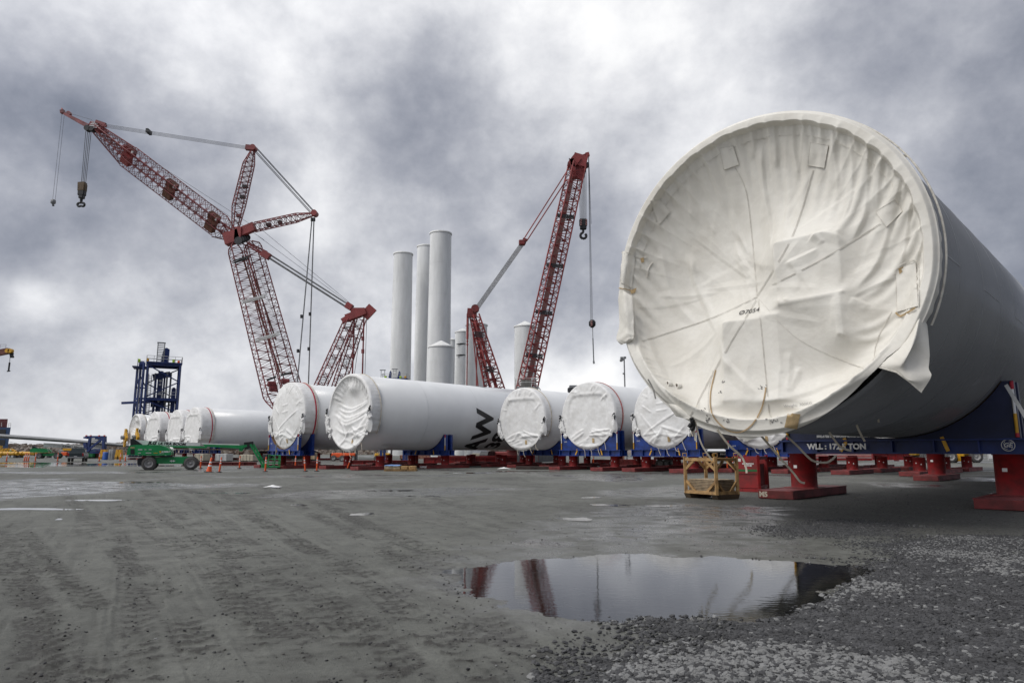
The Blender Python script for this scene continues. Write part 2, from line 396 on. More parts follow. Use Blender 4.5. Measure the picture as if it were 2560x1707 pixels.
GRAV = gpoly([(1480, 1720), (1560, 1690), (1690, 1640), (1780, 1580), (1900, 1545), (2000, 1520), (2090, 1480), (2160, 1440), (2230, 1415), (2300, 1400), (2420, 1402), (2570, 1415), (2700, 1720)])
GRAV2 = gpoly([(2230, 1372), (2300, 1350), (2420, 1340), (2580, 1348), (2580, 1415), (2400, 1408), (2270, 1400)])
GRAV3 = gpoly([(1900, 1325), (1980, 1305), (2120, 1300), (2260, 1310), (2160, 1335), (2000, 1342)])
WET = gpoly([(1080, 1440), (1180, 1390), (1300, 1330), (1500, 1270), (1700, 1255), (1900, 1270), (2000, 1320), (2200, 1400), (2150, 1460), (1900, 1560), (1600, 1600), (1300, 1560), (1150, 1500)])
PAL = gpoly([(1480, 1340), (1620, 1300), (1760, 1262), (1960, 1268), (1900, 1290), (1760, 1325), (1600, 1345)])

def ground_fields(X, Y):
    R = np.hypot(X, Y); near = sst(70, 25, R); z = np.zeros_like(X)
    dark = np.zeros_like(X); wet = np.zeros_like(X); grav = np.zeros_like(X)
    n1 = fbm(X * .9, Y * .9, 4, 3); n2 = fbm(X * 5, Y * 5, 3, 9); n3 = fbm(X * 19, Y * 19, 2, 15)
    n0 = fbm(X * .16, Y * .16, 3, 21)
    z += near * ((n1 - .45) * .024 + (n2 - .45) * .010 + (n3 - .37) * .014 * sst(22, 8, R))
    near_i = (R < 60) & (Y > 0)
    if near_i.any():
        x = X[near_i]; y = Y[near_i]; zz = np.zeros_like(x); dd = np.zeros_like(x); nn = fbm(x * 2.3, y * 2.3, 3, 40); n5 = fbm(x * 4.2, y * 4.2, 2, 47); n4 = fbm(x * 13, y * 13, 2, 44)
        for P, w, k in TR:
            d, sg, arc = polydist(P, x, y); mk = np.exp(-(d / (w * .36)) ** 4)
            if k < 0:
                zz += -.006 * mk * (np.sin(d * sg * 75) > 0); dd += -.22 * mk * sst(.35, .6, nn); continue
            patch = sst(.30, .46, fbm(arc * .8 + 31 * w, arc * 0 + 3 * k, 3, 8) + .35 * (nn - .4))
            ph = arc / .24 + np.abs(d) * 2.6 + .6 * (nn - .4)
            lug = sst(.38, .66, np.sin(2 * np.pi * ph) * .5 + .5 + (n4 - .4) * .7 + (nn - .4) * .4)
            zz += mk * k * patch * (.020 * lug * sst(.6, .25, d / w) - .010); zz += .010 * np.exp(-((d - w * .75) / .10) ** 2) * patch * (n4 * 2)
            dd += .75 * (np.exp(-((d - w * .37) / .03) ** 2) + np.exp(-((d - w * .05) / .02) ** 2) * .5) * sst(.30, .46, nn) * k * sst(.25, .42, n4)
            dd += mk * patch * (.14 + 1.55 * lug * sst(.20, .38, n5)) * k
        dd += .35 * sst(.53, .64, fbm(x * 1.1, y * 3.1, 4, 55)) * sst(.38, .56, n4)
        az = RAD(-30); al = x * math.sin(az) + y * math.cos(az); cr = x * math.cos(az) - y * math.sin(az)
        stk = fbm(cr * 2.6 + 7, al * .22, 4, 66); stf = fbm(cr * 8.5 + 3, al * .30, 3, 72); dd += .42 * sst(.50, .60, stf) * sst(.26, .44, n5); zz += -.008 * sst(.46, .58, stf); dd += .45 * sst(.50, .62, stk) * sst(.28, .46, n5); zz += -.02 * sst(.5, .6, stk) + .008 * (fbm(cr * 7, al * .6, 2, 67) - .4)
        z[near_i] += zz; dark[near_i] = dd
        g = np.zeros_like(x)
        for P, sh in ((GRAV, .8), (GRAV2, .5), (GRAV3, .5)):
            s = sdf_poly(P, x, y) + (fbm(x * 2.2, y * 2.2, 3, 61) - .45) * 1.3
            g = np.maximum(g, sst(-sh, sh, s) * (1 if P is GRAV else .8))
        grav[near_i] = g * sst(.12, -.25, sdf_poly(PUD, x, y))
        w_ = sst(-.9, .6, sdf_poly(WET, x, y) + (nn - .45) * 1.6); wet[near_i] = np.maximum(w_ * .8, sst(-.7, -.05, sdf_poly(PUD, x, y) + (n4 - .4) * .4)); wet[near_i] = np.maximum(wet[near_i], np.maximum(sst(-.4, .1, sdf_poly(PUD2, x, y)), sst(-.4, .1, sdf_poly(PUD3, x, y))))
        wet[near_i] = np.maximum(wet[near_i], 1.0 * sst(-.5, .3, sdf_poly(PAL, x, y) + (fbm(x * 1.5, y * 1.5, 3, 71) - .45) * 2.2))
        zq = np.maximum(z[near_i], -.006)
        for P, dep in ((PUD, .06), (PUD2, .035), (PUD3, .035)):
            s = sdf_poly(P, x, y) + (fbm(x * 1.6, y * 1.6, 4, 81) - .46) * 1.05 + (n4 - .4) * .16
            k = sst(-.45, .35, s); zq = zq * (1 - .8 * k) - dep * k
        z[near_i] = zq
    else: pass
    wet = np.maximum(wet, .95 * sst(.47, .60, n0) * sst(12, 30, R))
    under = sst(-3.2, 1.5, sdf_poly(np.array([[3.0, 18.5], [8.5, 12.5], [20, 10], [46, 30], [40, 56], [20, 36]]), X, Y)); dark += 1.1 * under * (R < 80)  # dark gravel and painted-in shade below the foreground section
    dark += .35 * sst(.48, .66, fbm(X * .25 + 3, Y * .25, 4, 91)) * sst(18, 32, R)
    return z, grav, dark, wet
def build_ground():
    rr = [.6]
    while rr[-1] < 32: rr.append(rr[-1] * 1.0068)
    while rr[-1] < 90: rr.append(rr[-1] * 1.015)
    while rr[-1] < 5000: rr.append(rr[-1] * 1.12)
    an = list(np.arange(-44, 44.01, .125)); an += list(np.arange(48, 316, 4)); A = np.radians(np.array(an)); rr = np.array(rr); na = len(A)
    Rg, Ag = np.meshgrid(rr, A, indexing='ij'); X = Rg * np.sin(Ag); Y = Rg * np.cos(Ag)
    z, grav, dark, wet = ground_fields(X, Y)
    V = np.stack([X, Y, z], -1).reshape(-1, 3); nr = len(rr)
    i, j = np.meshgrid(np.arange(nr - 1), np.arange(na), indexing='ij'); j2 = (j + 1) % na
    Fc = np.stack([i * na + j, (i + 1) * na + j, (i + 1) * na + j2, i * na + j2], -1).reshape(-1, 4)[:, ::-1]
    V = np.vstack([V, [[0, 0, 0]]])
    m = bpy.data.materials.new('yard_ground'); m.use_nodes = True
    o = np_mesh('ground', V, Fc, m); tag(o, kind='structure')
    me = o.data; at_ = me.color_attributes.new('mask', 'FLOAT_COLOR', 'POINT')
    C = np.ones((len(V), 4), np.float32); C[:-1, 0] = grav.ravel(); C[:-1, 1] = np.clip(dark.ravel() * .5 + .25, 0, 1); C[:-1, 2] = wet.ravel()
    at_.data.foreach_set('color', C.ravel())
    nt = m.node_tree; N = nt.nodes; L = nt.links; b = N['Principled BSDF']
    ca = N.new('ShaderNodeVertexColor'); ca.layer_name = 'mask'; sp = N.new('ShaderNodeSeparateColor'); L.new(ca.outputs[0], sp.inputs[0])
    tc = N.new('ShaderNodeTexCoord')
    def noise(sc, det, ro=.6, stretch=None):
        src = tc.outputs['Object']
        if stretch:
            mp = N.new('ShaderNodeMapping'); mp.inputs['Scale'].default_value = stretch; mp.inputs['Rotation'].default_value = (0, 0, RAD(-35)); L.new(src, mp.inputs[0]); src = mp.outputs[0]
        n = N.new('ShaderNodeTexNoise'); n.inputs['Scale'].default_value = sc; n.inputs['Detail'].default_value = det; n.inputs['Roughness'].default_value = ro; L.new(src, n.inputs[0]); return n.outputs[0]
    def ramp(src, *st):
        r = N.new('ShaderNodeValToRGB'); L.new(src, r.inputs[0]); e = r.color_ramp.elements
        while len(e) < len(st): e.new(.5)
        for q, (p, c) in zip(e, st): q.position = p; q.color = c + (1,)
        return r.outputs[0]
    def mix(f, a, c, op='MIX'):
        n = N.new('ShaderNodeMixRGB'); n.blend_type = op
        for i, x in enumerate((f, a, c)):
            if isinstance(x, (int, float)): n.inputs[i].default_value = x
            elif isinstance(x, tuple): n.inputs[i].default_value = x + (1,)
            else: L.new(x, n.inputs[i])
        return n.outputs[0]
    def math_(op, a, b_=None, c=None):
        n = N.new('ShaderNodeMath'); n.operation = op
        for i, x in enumerate((a, b_, c)):
            if x is None: continue
            if isinstance(x, (int, float)): n.inputs[i].default_value = x
            else: L.new(x, n.inputs[i])
        return n.outputs[0]
    big = noise(.22, 8); mid = noise(2.2, 8, .68); fine = noise(28, 6, .7); strk = noise(.5, 7, .65, (1.0, .22, 1))
    base = ramp(big, (.30, (.120, .123, .108)), (.70, (.176, .179, .159)))
    base = mix(.55, base, ramp(mid, (.32, (.45, .45, .45)), (.60, (1, 1, 1))), 'MULTIPLY')
    base = mix(.7, base, ramp(fine, (.30, (.55, .55, .55)), (.62, (1.12, 1.12, 1.12))), 'MULTIPLY')
    base = mix(.5, base, ramp(strk, (.36, (.55, .55, .55)), (.58, (1, 1, 1))), 'MULTIPLY')
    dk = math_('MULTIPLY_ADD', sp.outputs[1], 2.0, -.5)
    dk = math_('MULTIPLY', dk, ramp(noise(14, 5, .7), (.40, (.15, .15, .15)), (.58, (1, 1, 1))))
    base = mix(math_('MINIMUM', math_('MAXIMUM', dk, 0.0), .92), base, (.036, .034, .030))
    gcol = ramp(fine, (.33, (.022, .022, .023)), (.55, (.075, .076, .078)), (.75, (.19, .19, .195)))
    base = mix(sp.outputs[0], base, gcol)
    base = mix(math_('MULTIPLY', sp.outputs[2], .42), base, (.05, .049, .045))
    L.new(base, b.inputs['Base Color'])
    rgh = math_('MULTIPLY_ADD', math_('MULTIPLY', sp.outputs[2], ramp(noise(1.3, 6), (.36, (.3, .3, .3)), (.54, (1, 1, 1)))), -.66, .80)
    L.new(math_('ADD', rgh, math_('MULTIPLY_ADD', fine, .24, -.12)), b.inputs['Roughness'])
    b.inputs['Specular IOR Level'].default_value = .5
    bp = N.new('ShaderNodeBump'); L.new(math_('MULTIPLY_ADD', sp.outputs[2], -.66, .8), bp.inputs['Strength']); bp.inputs['Distance'].default_value = .018
    hh = math_('ADD', math_('MULTIPLY', fine, .6), noise(90, 4, .7)); L.new(hh, bp.inputs['Height']); L.new(bp.outputs[0], b.inputs['Normal'])
build_ground()

def water_mat():
    m = bpy.data.materials.new('puddle_water'); m.use_nodes = True; nt = m.node_tree; N = nt.nodes; L = nt.links; N.clear()
    out = N.new('ShaderNodeOutputMaterial'); mx = N.new('ShaderNodeMixShader'); tr = N.new('ShaderNodeBsdfTransparent'); gl = N.new('ShaderNodeBsdfGlossy'); fr = N.new('ShaderNodeFresnel')
    tr.inputs[0].default_value = (.52, .50, .45, 1); gl.inputs['Roughness'].default_value = .012; gl.inputs[0].default_value = (.97, .98, 1, 1); fr.inputs[0].default_value = 1.68
    n = N.new('ShaderNodeTexNoise'); n.inputs['Scale'].default_value = 6; n.inputs['Detail'].default_value = 4
    tc = N.new('ShaderNodeTexCoord'); mp = N.new('ShaderNodeMapping'); mp.inputs['Scale'].default_value = (1, 2.6, 1)
    L.new(tc.outputs['Object'], mp.inputs[0]); L.new(mp.outputs[0], n.inputs[0])
    bp = N.new('ShaderNodeBump'); bp.inputs['Strength'].default_value = .075; bp.inputs['Distance'].default_value = .01; L.new(n.outputs[0], bp.inputs['Height'])
    L.new(bp.outputs[0], gl.inputs['Normal']); L.new(fr.outputs[0], mx.inputs[0]); L.new(tr.outputs[0], mx.inputs[1]); L.new(gl.outputs[0], mx.inputs[2]); L.new(mx.outputs[0], out.inputs[0])
    return m
M_WATER = water_mat()
def water_sheet(P, z, grow=1.0):
    c = P.mean(0); Q = c + (P - c) * grow; ar = sum(Q[i][0] * Q[(i + 1) % len(Q)][1] - Q[(i + 1) % len(Q)][0] * Q[i][1] for i in range(len(Q))); Q = Q if ar > 0 else Q[::-1]; b = MB(); b.add([(x, y, z) for x, y in Q], [tuple(range(len(Q)))], False)
    o = b.build('puddle', M_WATER); tag(o, kind='structure'); return o
for P, g in ((PUD, 1.2),):
    z = -.017 if P is PUD else -.020
    water_sheet(P, z, g)
def thin_puddle(cx, cy, hx, hy, seed, z=.004):      # a film of water lying on the ground, ragged outline
    rnd = random.Random(seed); n = 56; pts = []; ph = [rnd.uniform(0, 6.28) for _ in range(6)]
    for k in range(n):
        t = 2 * math.pi * k / n; r = 1 + sum(.34 / (q + 1) * math.sin((q + 2) * t + ph[q]) for q in range(6)) * .75
        pts.append((cx + hx * r * math.cos(t), cy + hy * r * math.sin(t)))
    pts = [(x, max(y, 1131)) for x, y in pts]
    return water_sheet(gpoly(pts), z)
for k, a in enumerate([(90, 1158, 95, 3.2), (150, 1163.5, 170, 1.6), (260, 1160, 120, 1.8), (60, 1166, 70, 1.6), (420, 1164, 60, 1.4), (60, 1272, 110, 3.2), (150, 1297, 26, 2), (255, 1250, 90, 1.6), (165, 1221, 20, 1.5),
                       (905, 1285, 28, 3.2), (690, 1218, 12, 2.2), (1430, 1297, 48, 4.2), (1520, 1262, 46, 2.2), (1660, 1264, 40, 2.6), (1480, 1243, 26, 1.6), (1330, 1178, 80, 1.0), (1180, 1182, 70, .9),
                       (2150, 1243, 16, 1.4), (560, 1232, 60, 1.6), (760, 1262, 40, 2.0), (1060, 1240, 46, 1.5), (980, 1226, 70, 1.2), (330, 1206, 80, 1.2)]):
    thin_puddle(*a, seed=k + 3, z=.001 if a[1] > 1215 else .006)

# ------------------------------------------------------------------ loose stones
def stones(name, X, Y, S, cols, seed, mats):
    rng = np.random.RandomState(seed); t = (1 + 5 ** .5) / 2
    iv = np.array([(-1, t, 0), (1, t, 0), (-1, -t, 0), (1, -t, 0), (0, -1, t), (0, 1, t), (0, -1, -t), (0, 1, -t), (t, 0, -1), (t, 0, 1), (-t, 0, -1), (-t, 0, 1)]) / math.hypot(1, t)
    fc = np.array([(0, 11, 5), (0, 5, 1), (0, 1, 7), (0, 7, 10), (0, 10, 11), (1, 5, 9), (5, 11, 4), (11, 10, 2), (10, 7, 6), (7, 1, 8), (3, 9, 4), (3, 4, 2), (3, 2, 6), (3, 6, 8), (3, 8, 9), (4, 9, 5), (2, 4, 11), (6, 2, 10), (8, 6, 7), (9, 8, 1)])
    n = len(X); Z, _, _, _ = ground_fields(X, Y)
    V = iv[None] * (1 + rng.uniform(-.32, .32, (n, 12, 1))) * np.stack([rng.uniform(.7, 1.35, n), rng.uniform(.6, 1.1, n), rng.uniform(.35, .75, n)], -1)[:, None, :]
    a = rng.uniform(0, 6.28, n); ca, sa = np.cos(a)[:, None], np.sin(a)[:, None]
    tx = rng.uniform(-.5, .5, n)[:, None]
    V = np.stack([V[..., 0] * ca - V[..., 1] * sa, V[..., 0] * sa + V[..., 1] * ca, V[..., 2] + V[..., 0] * tx * .4], -1) * S[:, None, None]
    V += np.stack([X, Y, Z + S * .22], -1)[:, None, :]
    Fc = (fc[None] + (np.arange(n) * 12)[:, None, None]).reshape(-1, 3)
    fm = np.repeat(cols, 20)
    o = np_mesh(name, V.reshape(-1, 3), Fc, mats, smooth=False, fmat=fm)
    return tag(o, kind='stuff')
M_ST = [mat('dark_stone', (.035, .035, .037), .75, var=.3, vscale=4), mat('mid_stone', (.058, .058, .060), .8, var=.3, vscale=4), mat('pale_stone', (.175, .175, .172), .8, var=.2, vscale=4), mat('muddy_stone', (.075, .073, .066), .85, var=.3, vscale=4)]
def scatter_gravel():
    rng = np.random.RandomState(5); XX = []; YY = []; SS = []
    for P, n, s0, s1 in ((GRAV, 62000, .006, .027), (GRAV2, 20000, .007, .019), (GRAV3, 5000, .007, .017)):
        lo = P.min(0); hi = P.max(0); hi[1] = min(hi[1], 40); lo[1] = max(lo[1], 4.2)
        x = rng.uniform(lo[0] - .4, hi[0] + .4, n * 3); y = lo[1] - .3 + (hi[1] - lo[1] + .6) * rng.uniform(0, 1, n * 3) ** (1.35 if P is GRAV else 1)
        s = sdf_poly(P, x, y) + (fbm(x * 2.2, y * 2.2, 3, 61) - .45) * 1.3
        k = (s > rng.uniform(-1.0, .55, len(x)) ** 3 - .1) & (sdf_poly(PUD, x, y) < rng.uniform(-.35, .04, len(x))) & (np.abs(x) < y * .82); x = x[k][:n]; y = y[k][:n]
        sz = s0 + (s1 - s0) * rng.uniform(0, 1, len(x)) ** 1.8
        XX.append(x); YY.append(y); SS.append(sz * 1.12)
    X = np.concatenate(XX); Y = np.concatenate(YY); S = np.concatenate(SS)
    pale = sst(.47, .62, fbm(X * .75 + 5, Y * .75 + 2, 3, 33)) * .42 + .02; u = rng.uniform(0, 1, len(X))
    pale = np.maximum(pale, np.where(sdf_poly(GRAV2, X, Y) > 0, .14, 0))
    c = np.where(u < pale, 2, np.where(rng.uniform(0, 1, len(X)) < .45, 0, 1)); S = np.where(c == 2, S * 1.15, S)
    stones('gravel', X, Y, S, c, 2, M_ST)
    n = 90000; d = 3.2 + 34 * rng.uniform(0, 1, n) ** 1.6; a = rng.uniform(-RAD(40), RAD(40), n); x = d * np.sin(a); y = d * np.cos(a)
    _, g, dk, w = ground_fields(x, y)
    k = rng.uniform(0, 1, n) < np.clip(.06 + .38 * dk, 0, .6); inp = np.maximum(sdf_poly(PUD, x, y), sdf_poly(PUD2, x, y)) > .12; k &= ~inp | (rng.uniform(0, 1, n) < .05)
    x = x[k]; y = y[k]; s = .004 + .013 * rng.uniform(0, 1, len(x)) ** 4.0
    stones('mud_clods', x, y, s, np.where(rng.uniform(0, 1, len(x)) < .03, 2, np.where(rng.uniform(0, 1, len(x)) < .5, 0, 3)), 4, M_ST)
scatter_gravel()

# ------------------------------------------------------------------ breakwater and sea
def build_breakwater():
    rng = np.random.RandomState(11); n = 5200; x = rng.uniform(-250, 40, n); t = rng.uniform(0, 1, n); y = 268 + t * 9; h = 3.5 * np.minimum(1, t * 1.6) + .35 * np.sin(x * .11)
    iv = [(-1, -1, -1), (1, -1, -1), (1, 1, -1), (-1, 1, -1), (-1, -1, 1), (1, -1, 1), (1, 1, 1), (-1, 1, 1)]
    V = np.array(iv)[None] * rng.uniform(.35, .95, (n, 1, 3)) * (1 + rng.uniform(-.3, .3, (n, 8, 3)))
    a = rng.uniform(0, 6.28, n); ca, sa = np.cos(a)[:, None], np.sin(a)[:, None]
    V = np.stack([V[..., 0] * ca - V[..., 2] * sa, V[..., 1], V[..., 0] * sa + V[..., 2] * ca], -1); V += np.stack([x, y, h - .3], -1)[:, None, :]
    fc = np.array([(3, 2, 1, 0), (4, 5, 6, 7), (0, 1, 5, 4), (1, 2, 6, 5), (2, 3, 7, 6), (3, 0, 4, 7)])
    fm = np.repeat(rng.randint(0, 3, n), 6)
    o = np_mesh('breakwater', V.reshape(-1, 3), (fc[None] + (np.arange(n) * 8)[:, None, None]).reshape(-1, 4), [M_ROCK, mat('pale_rock', (.30, .26, .22), .9, var=.3), mat('brown_rock', (.16, .115, .085), .9, var=.3)], smooth=False, fmat=fm)
    tag(o, 'long low breakwater of piled brown boulders along the far edge of the yard', 'breakwater', kind='stuff')
    b = MB(); b.prism([(268, 0), (272, 2.9), (279, 3.0), (286, 0)], (-260, 0, 0), (0, 1, 0), (0, 0, 1), (1, 0, 0), 310)
    tag(b.build('embankment', M_ROCK), kind='structure')
build_breakwater()
# ================================================================== LYING TOWER SECTIONS
YAW = RAD(44); AX = Vector((math.sin(YAW), math.cos(YAW), 0)); PR = Vector((math.cos(YAW), -math.sin(YAW), 0)); UPV = Vector((0, 0, 1))
class Tube:
    def __init__(s, C, R, L, Rb=None): s.C = Vector(C); s.R = R; s.L = L; s.Rb = Rb or R * .98
    def pt(s, d, phi, r): return s.C + AX * d + (PR * math.cos(phi) + UPV * math.sin(phi)) * r
    def hit(s, px, py, r=None):                      # where a sight line meets the shell: (distance along, angle)
        r = r or s.Rb; d = raydir(px, py); o = Vector((0, 0, EYE)) - s.C
        dx, dz, ox, oz = d.dot(PR), d.z, o.dot(PR), o.z
        a = dx * dx + dz * dz; b = 2 * (dx * ox + dz * oz); c = ox * ox + oz * oz - r * r; q = b * b - 4 * a * c
        if q < 0: return None
        t = (-b - math.sqrt(q)) / (2 * a); p = o + d * t
        return p.dot(AX), math.atan2(p.z, p.dot(PR))
    def uv(s, px, py, h=0.0):                        # where a sight line meets the plane h in front of the face
        d = raydir(px, py); o = Vector((0, 0, EYE)) - s.C + AX * h; t = -o.dot(AX) / d.dot(AX); p = o + d * t
        return p.dot(PR), p.z
    def face(s, u, v, h): return s.C + PR * u + UPV * v - AX * h

def tube_body(T, root, rings, paint=M_TUBE, line=M_TUBEL):
    b = MB(); R = T.Rb
    b.lathe([(R - .10, .06), (R, .06), (R, T.L), (R - .2, T.L), (R - .2, T.L - .3), (0, T.L - .3)], T.C, AX, 160 if R > 3.3 else 96, caps=False)
    o = b.build('tower_shell', paint, root)
    for s in rings:
        w = MB(); w.lathe([(R - .01, s - .022), (R + .007, s - .014), (R + .007, s + .014), (R - .01, s + .022)], T.C, AX, 128, caps=False)
        w.build('weld_seam', line, o, offset=chain_offset(root))
    return o
def cover_verts(T, H, band, rout, nr, nth, Rc, hl=0.0, disp=None):
    th = np.linspace(0, 2 * np.pi, nth, endpoint=False)
    q = np.linspace(0, 1, nr); r = np.where(q < .6, q / .6 * .86, .86 + (q - .6) / .4 * .14)[1:]
    rr = r[:, None] * Rc * rout(th)[None]; U = rr * np.cos(th); V = rr * np.sin(th); h = H(U, V)
    if disp is not None: dU, dV = disp(U, V); U = U + dU; V = V + dV
    rows = [(U, V, h)]
    B = band(th); ks = np.linspace(0, 1, 9)[1:]
    ub = []; vb = []; hb = []
    for k in ks:
        rip = .012 * np.sin(th * 61) * k + .02 * (fbm(th * 9 + 50, th * 0 + k * 3, 3, 5) - .45) * 2
        rb = Rc * rout(th) + .035 * np.minimum(1, B) * math.sin(k * 3.1) ** .5 + rip * np.minimum(1, B * 2) - (.10 * (1 - np.minimum(1, B)) * k)
        ub.append(rb * np.cos(th)); vb.append(rb * np.sin(th)); hb.append(h[-1] - k * np.maximum(B, .04))
    U = np.vstack([U, ub]); V = np.vstack([V, vb]); h = np.vstack([h, hb])
    c = T.C; P = np.stack([c.x + PR.x * U - AX.x * h, c.y + PR.y * U - AX.y * h, c.z + V], -1)
    ni = len(P); i, j = np.meshgrid(np.arange(ni - 1), np.arange(nth), indexing='ij'); j2 = (j + 1) % nth
    Fq = np.stack([i * nth + j, (i + 1) * nth + j, (i + 1) * nth + j2, i * nth + j2], -1).reshape(-1, 4)
    # centre cap
    hc = float(np.asarray(H(np.zeros((1, 1)), np.zeros((1, 1)))).ravel()[0])
    P = P.reshape(-1, 3); P = np.vstack([P, P[:nth].mean(0, keepdims=True)]); k = np.arange(0, nth)
    tri = np.stack([np.full(nth, len(P) - 1), k, (k + 1) % nth, (k + 1) % nth], -1)
    return P, Fq, tri
def cover_obj(T, H, band, rout, nr, nth, Rc, m, root, name='end_cover', disp=None):
    P, Fq, tri = cover_verts(T, H, band, rout, nr, nth, Rc, disp=disp); off = np.array(chain_offset(root))
    b = bpy.data.meshes.new(name); faces = [tuple(f) for f in Fq.tolist()] + [tuple(f[:3]) for f in tri.tolist()]
    b.from_pydata((P - off).tolist(), [], faces); b.materials.append(m); b.polygons.foreach_set('use_smooth', [True] * len(faces)); b.update()
    o = bpy.data.objects.new(name, b); COL.objects.link(o); o.parent = root
    return o
def seg_field(poly, U, V):
    P = np.asarray(poly, float)[:, :2]; best = np.full(U.shape, 1e9); sg = np.ones(U.shape); tt = np.zeros(U.shape); L = np.hypot(*(P[1:] - P[:-1]).T); tot = L.sum(); s0 = 0
    for k in range(len(P) - 1):
        a, b = P[k], P[k + 1]; e = b - a; t = np.clip(((U - a[0]) * e[0] + (V - a[1]) * e[1]) / (L[k] ** 2 + 1e-9), 0, 1)
        dx = U - a[0] - t * e[0]; dy = V - a[1] - t * e[1]; d = np.hypot(dx, dy); m = d < best
        best = np.where(m, d, best); sg = np.where(m, np.sign(e[0] * dy - e[1] * dx), sg); tt = np.where(m, (s0 + t * L[k]) / tot, tt); s0 += L[k]
    return best, sg, tt
def fold_field(folds, U, V):
    h = np.zeros(U.shape)
    for poly, A, w1, w2 in folds:
        d, sg, t = seg_field(smooth_line(poly, 5), U, V); w = np.where(sg > 0, w1, w2) * (.55 + .45 * np.sin(np.pi * np.clip(t, 0, 1)))
        tap = sst(0, .22, t) * sst(1, .78, t); d = np.sqrt(d * d + .009 ** 2) - .009
        h += A * tap * np.maximum(0, 1 - d / (2.0 * w)) ** 1.15
    return h
def membrane(R, bfun, g, obs, N=232):                # cloth pulled over supports: sagging sheet held off by what is under it
    h = None
    for n in (N // 4, N // 2, N):
        x = np.linspace(-R, R, n + 1); U, V = np.meshgrid(x, x, indexing='ij'); dx = x[1] - x[0]
        rr = np.hypot(U, V); th = np.arctan2(V, U); fix = rr >= R * .995; bv = bfun(th)
        ob = np.full(U.shape, -9.0)
        for poly in obs:
            P = np.asarray(poly, float)
            for a, b in zip(P[:-1], P[1:]):
                m = max(2, int(np.hypot(*(b - a)[:2]) / dx * 2) + 1)
                for t in np.linspace(0, 1, m):
                    q = a + (b - a) * t; i = int(round((q[0] + R) / dx)); j = int(round((q[1] + R) / dx)); ob[i, j] = max(ob[i, j], q[2])
        if h is None: h = np.where(fix, bv, -.5)
        else:
            k = h; h2 = np.zeros(U.shape); h2[::2, ::2] = k; h2[1::2, ::2] = .5 * (k[:-1] + k[1:]); h2[:, 1::2] = .5 * (h2[:, :-1:2] + h2[:, 2::2]); h = h2
        h = np.where(fix, bv, h)
        for it in range(900 if n < N else 700):
            p = np.pad(h, 1, mode='edge'); q = .25 * (p[:-2, 1:-1] + p[2:, 1:-1] + p[1:-1, :-2] + p[1:-1, 2:]) - (g[0] + g[1] * sst(-1.7, -.1, V)) * dx * dx / 4
            h = np.where(fix, bv, np.maximum(h + 1.0 * (q - h), ob))
    for it in range(3):
        p = np.pad(h, 1, mode='edge'); h = np.where(fix, bv, .4 * h + .15 * (p[:-2, 1:-1] + p[2:, 1:-1] + p[1:-1, :-2] + p[1:-1, 2:]))
    return h
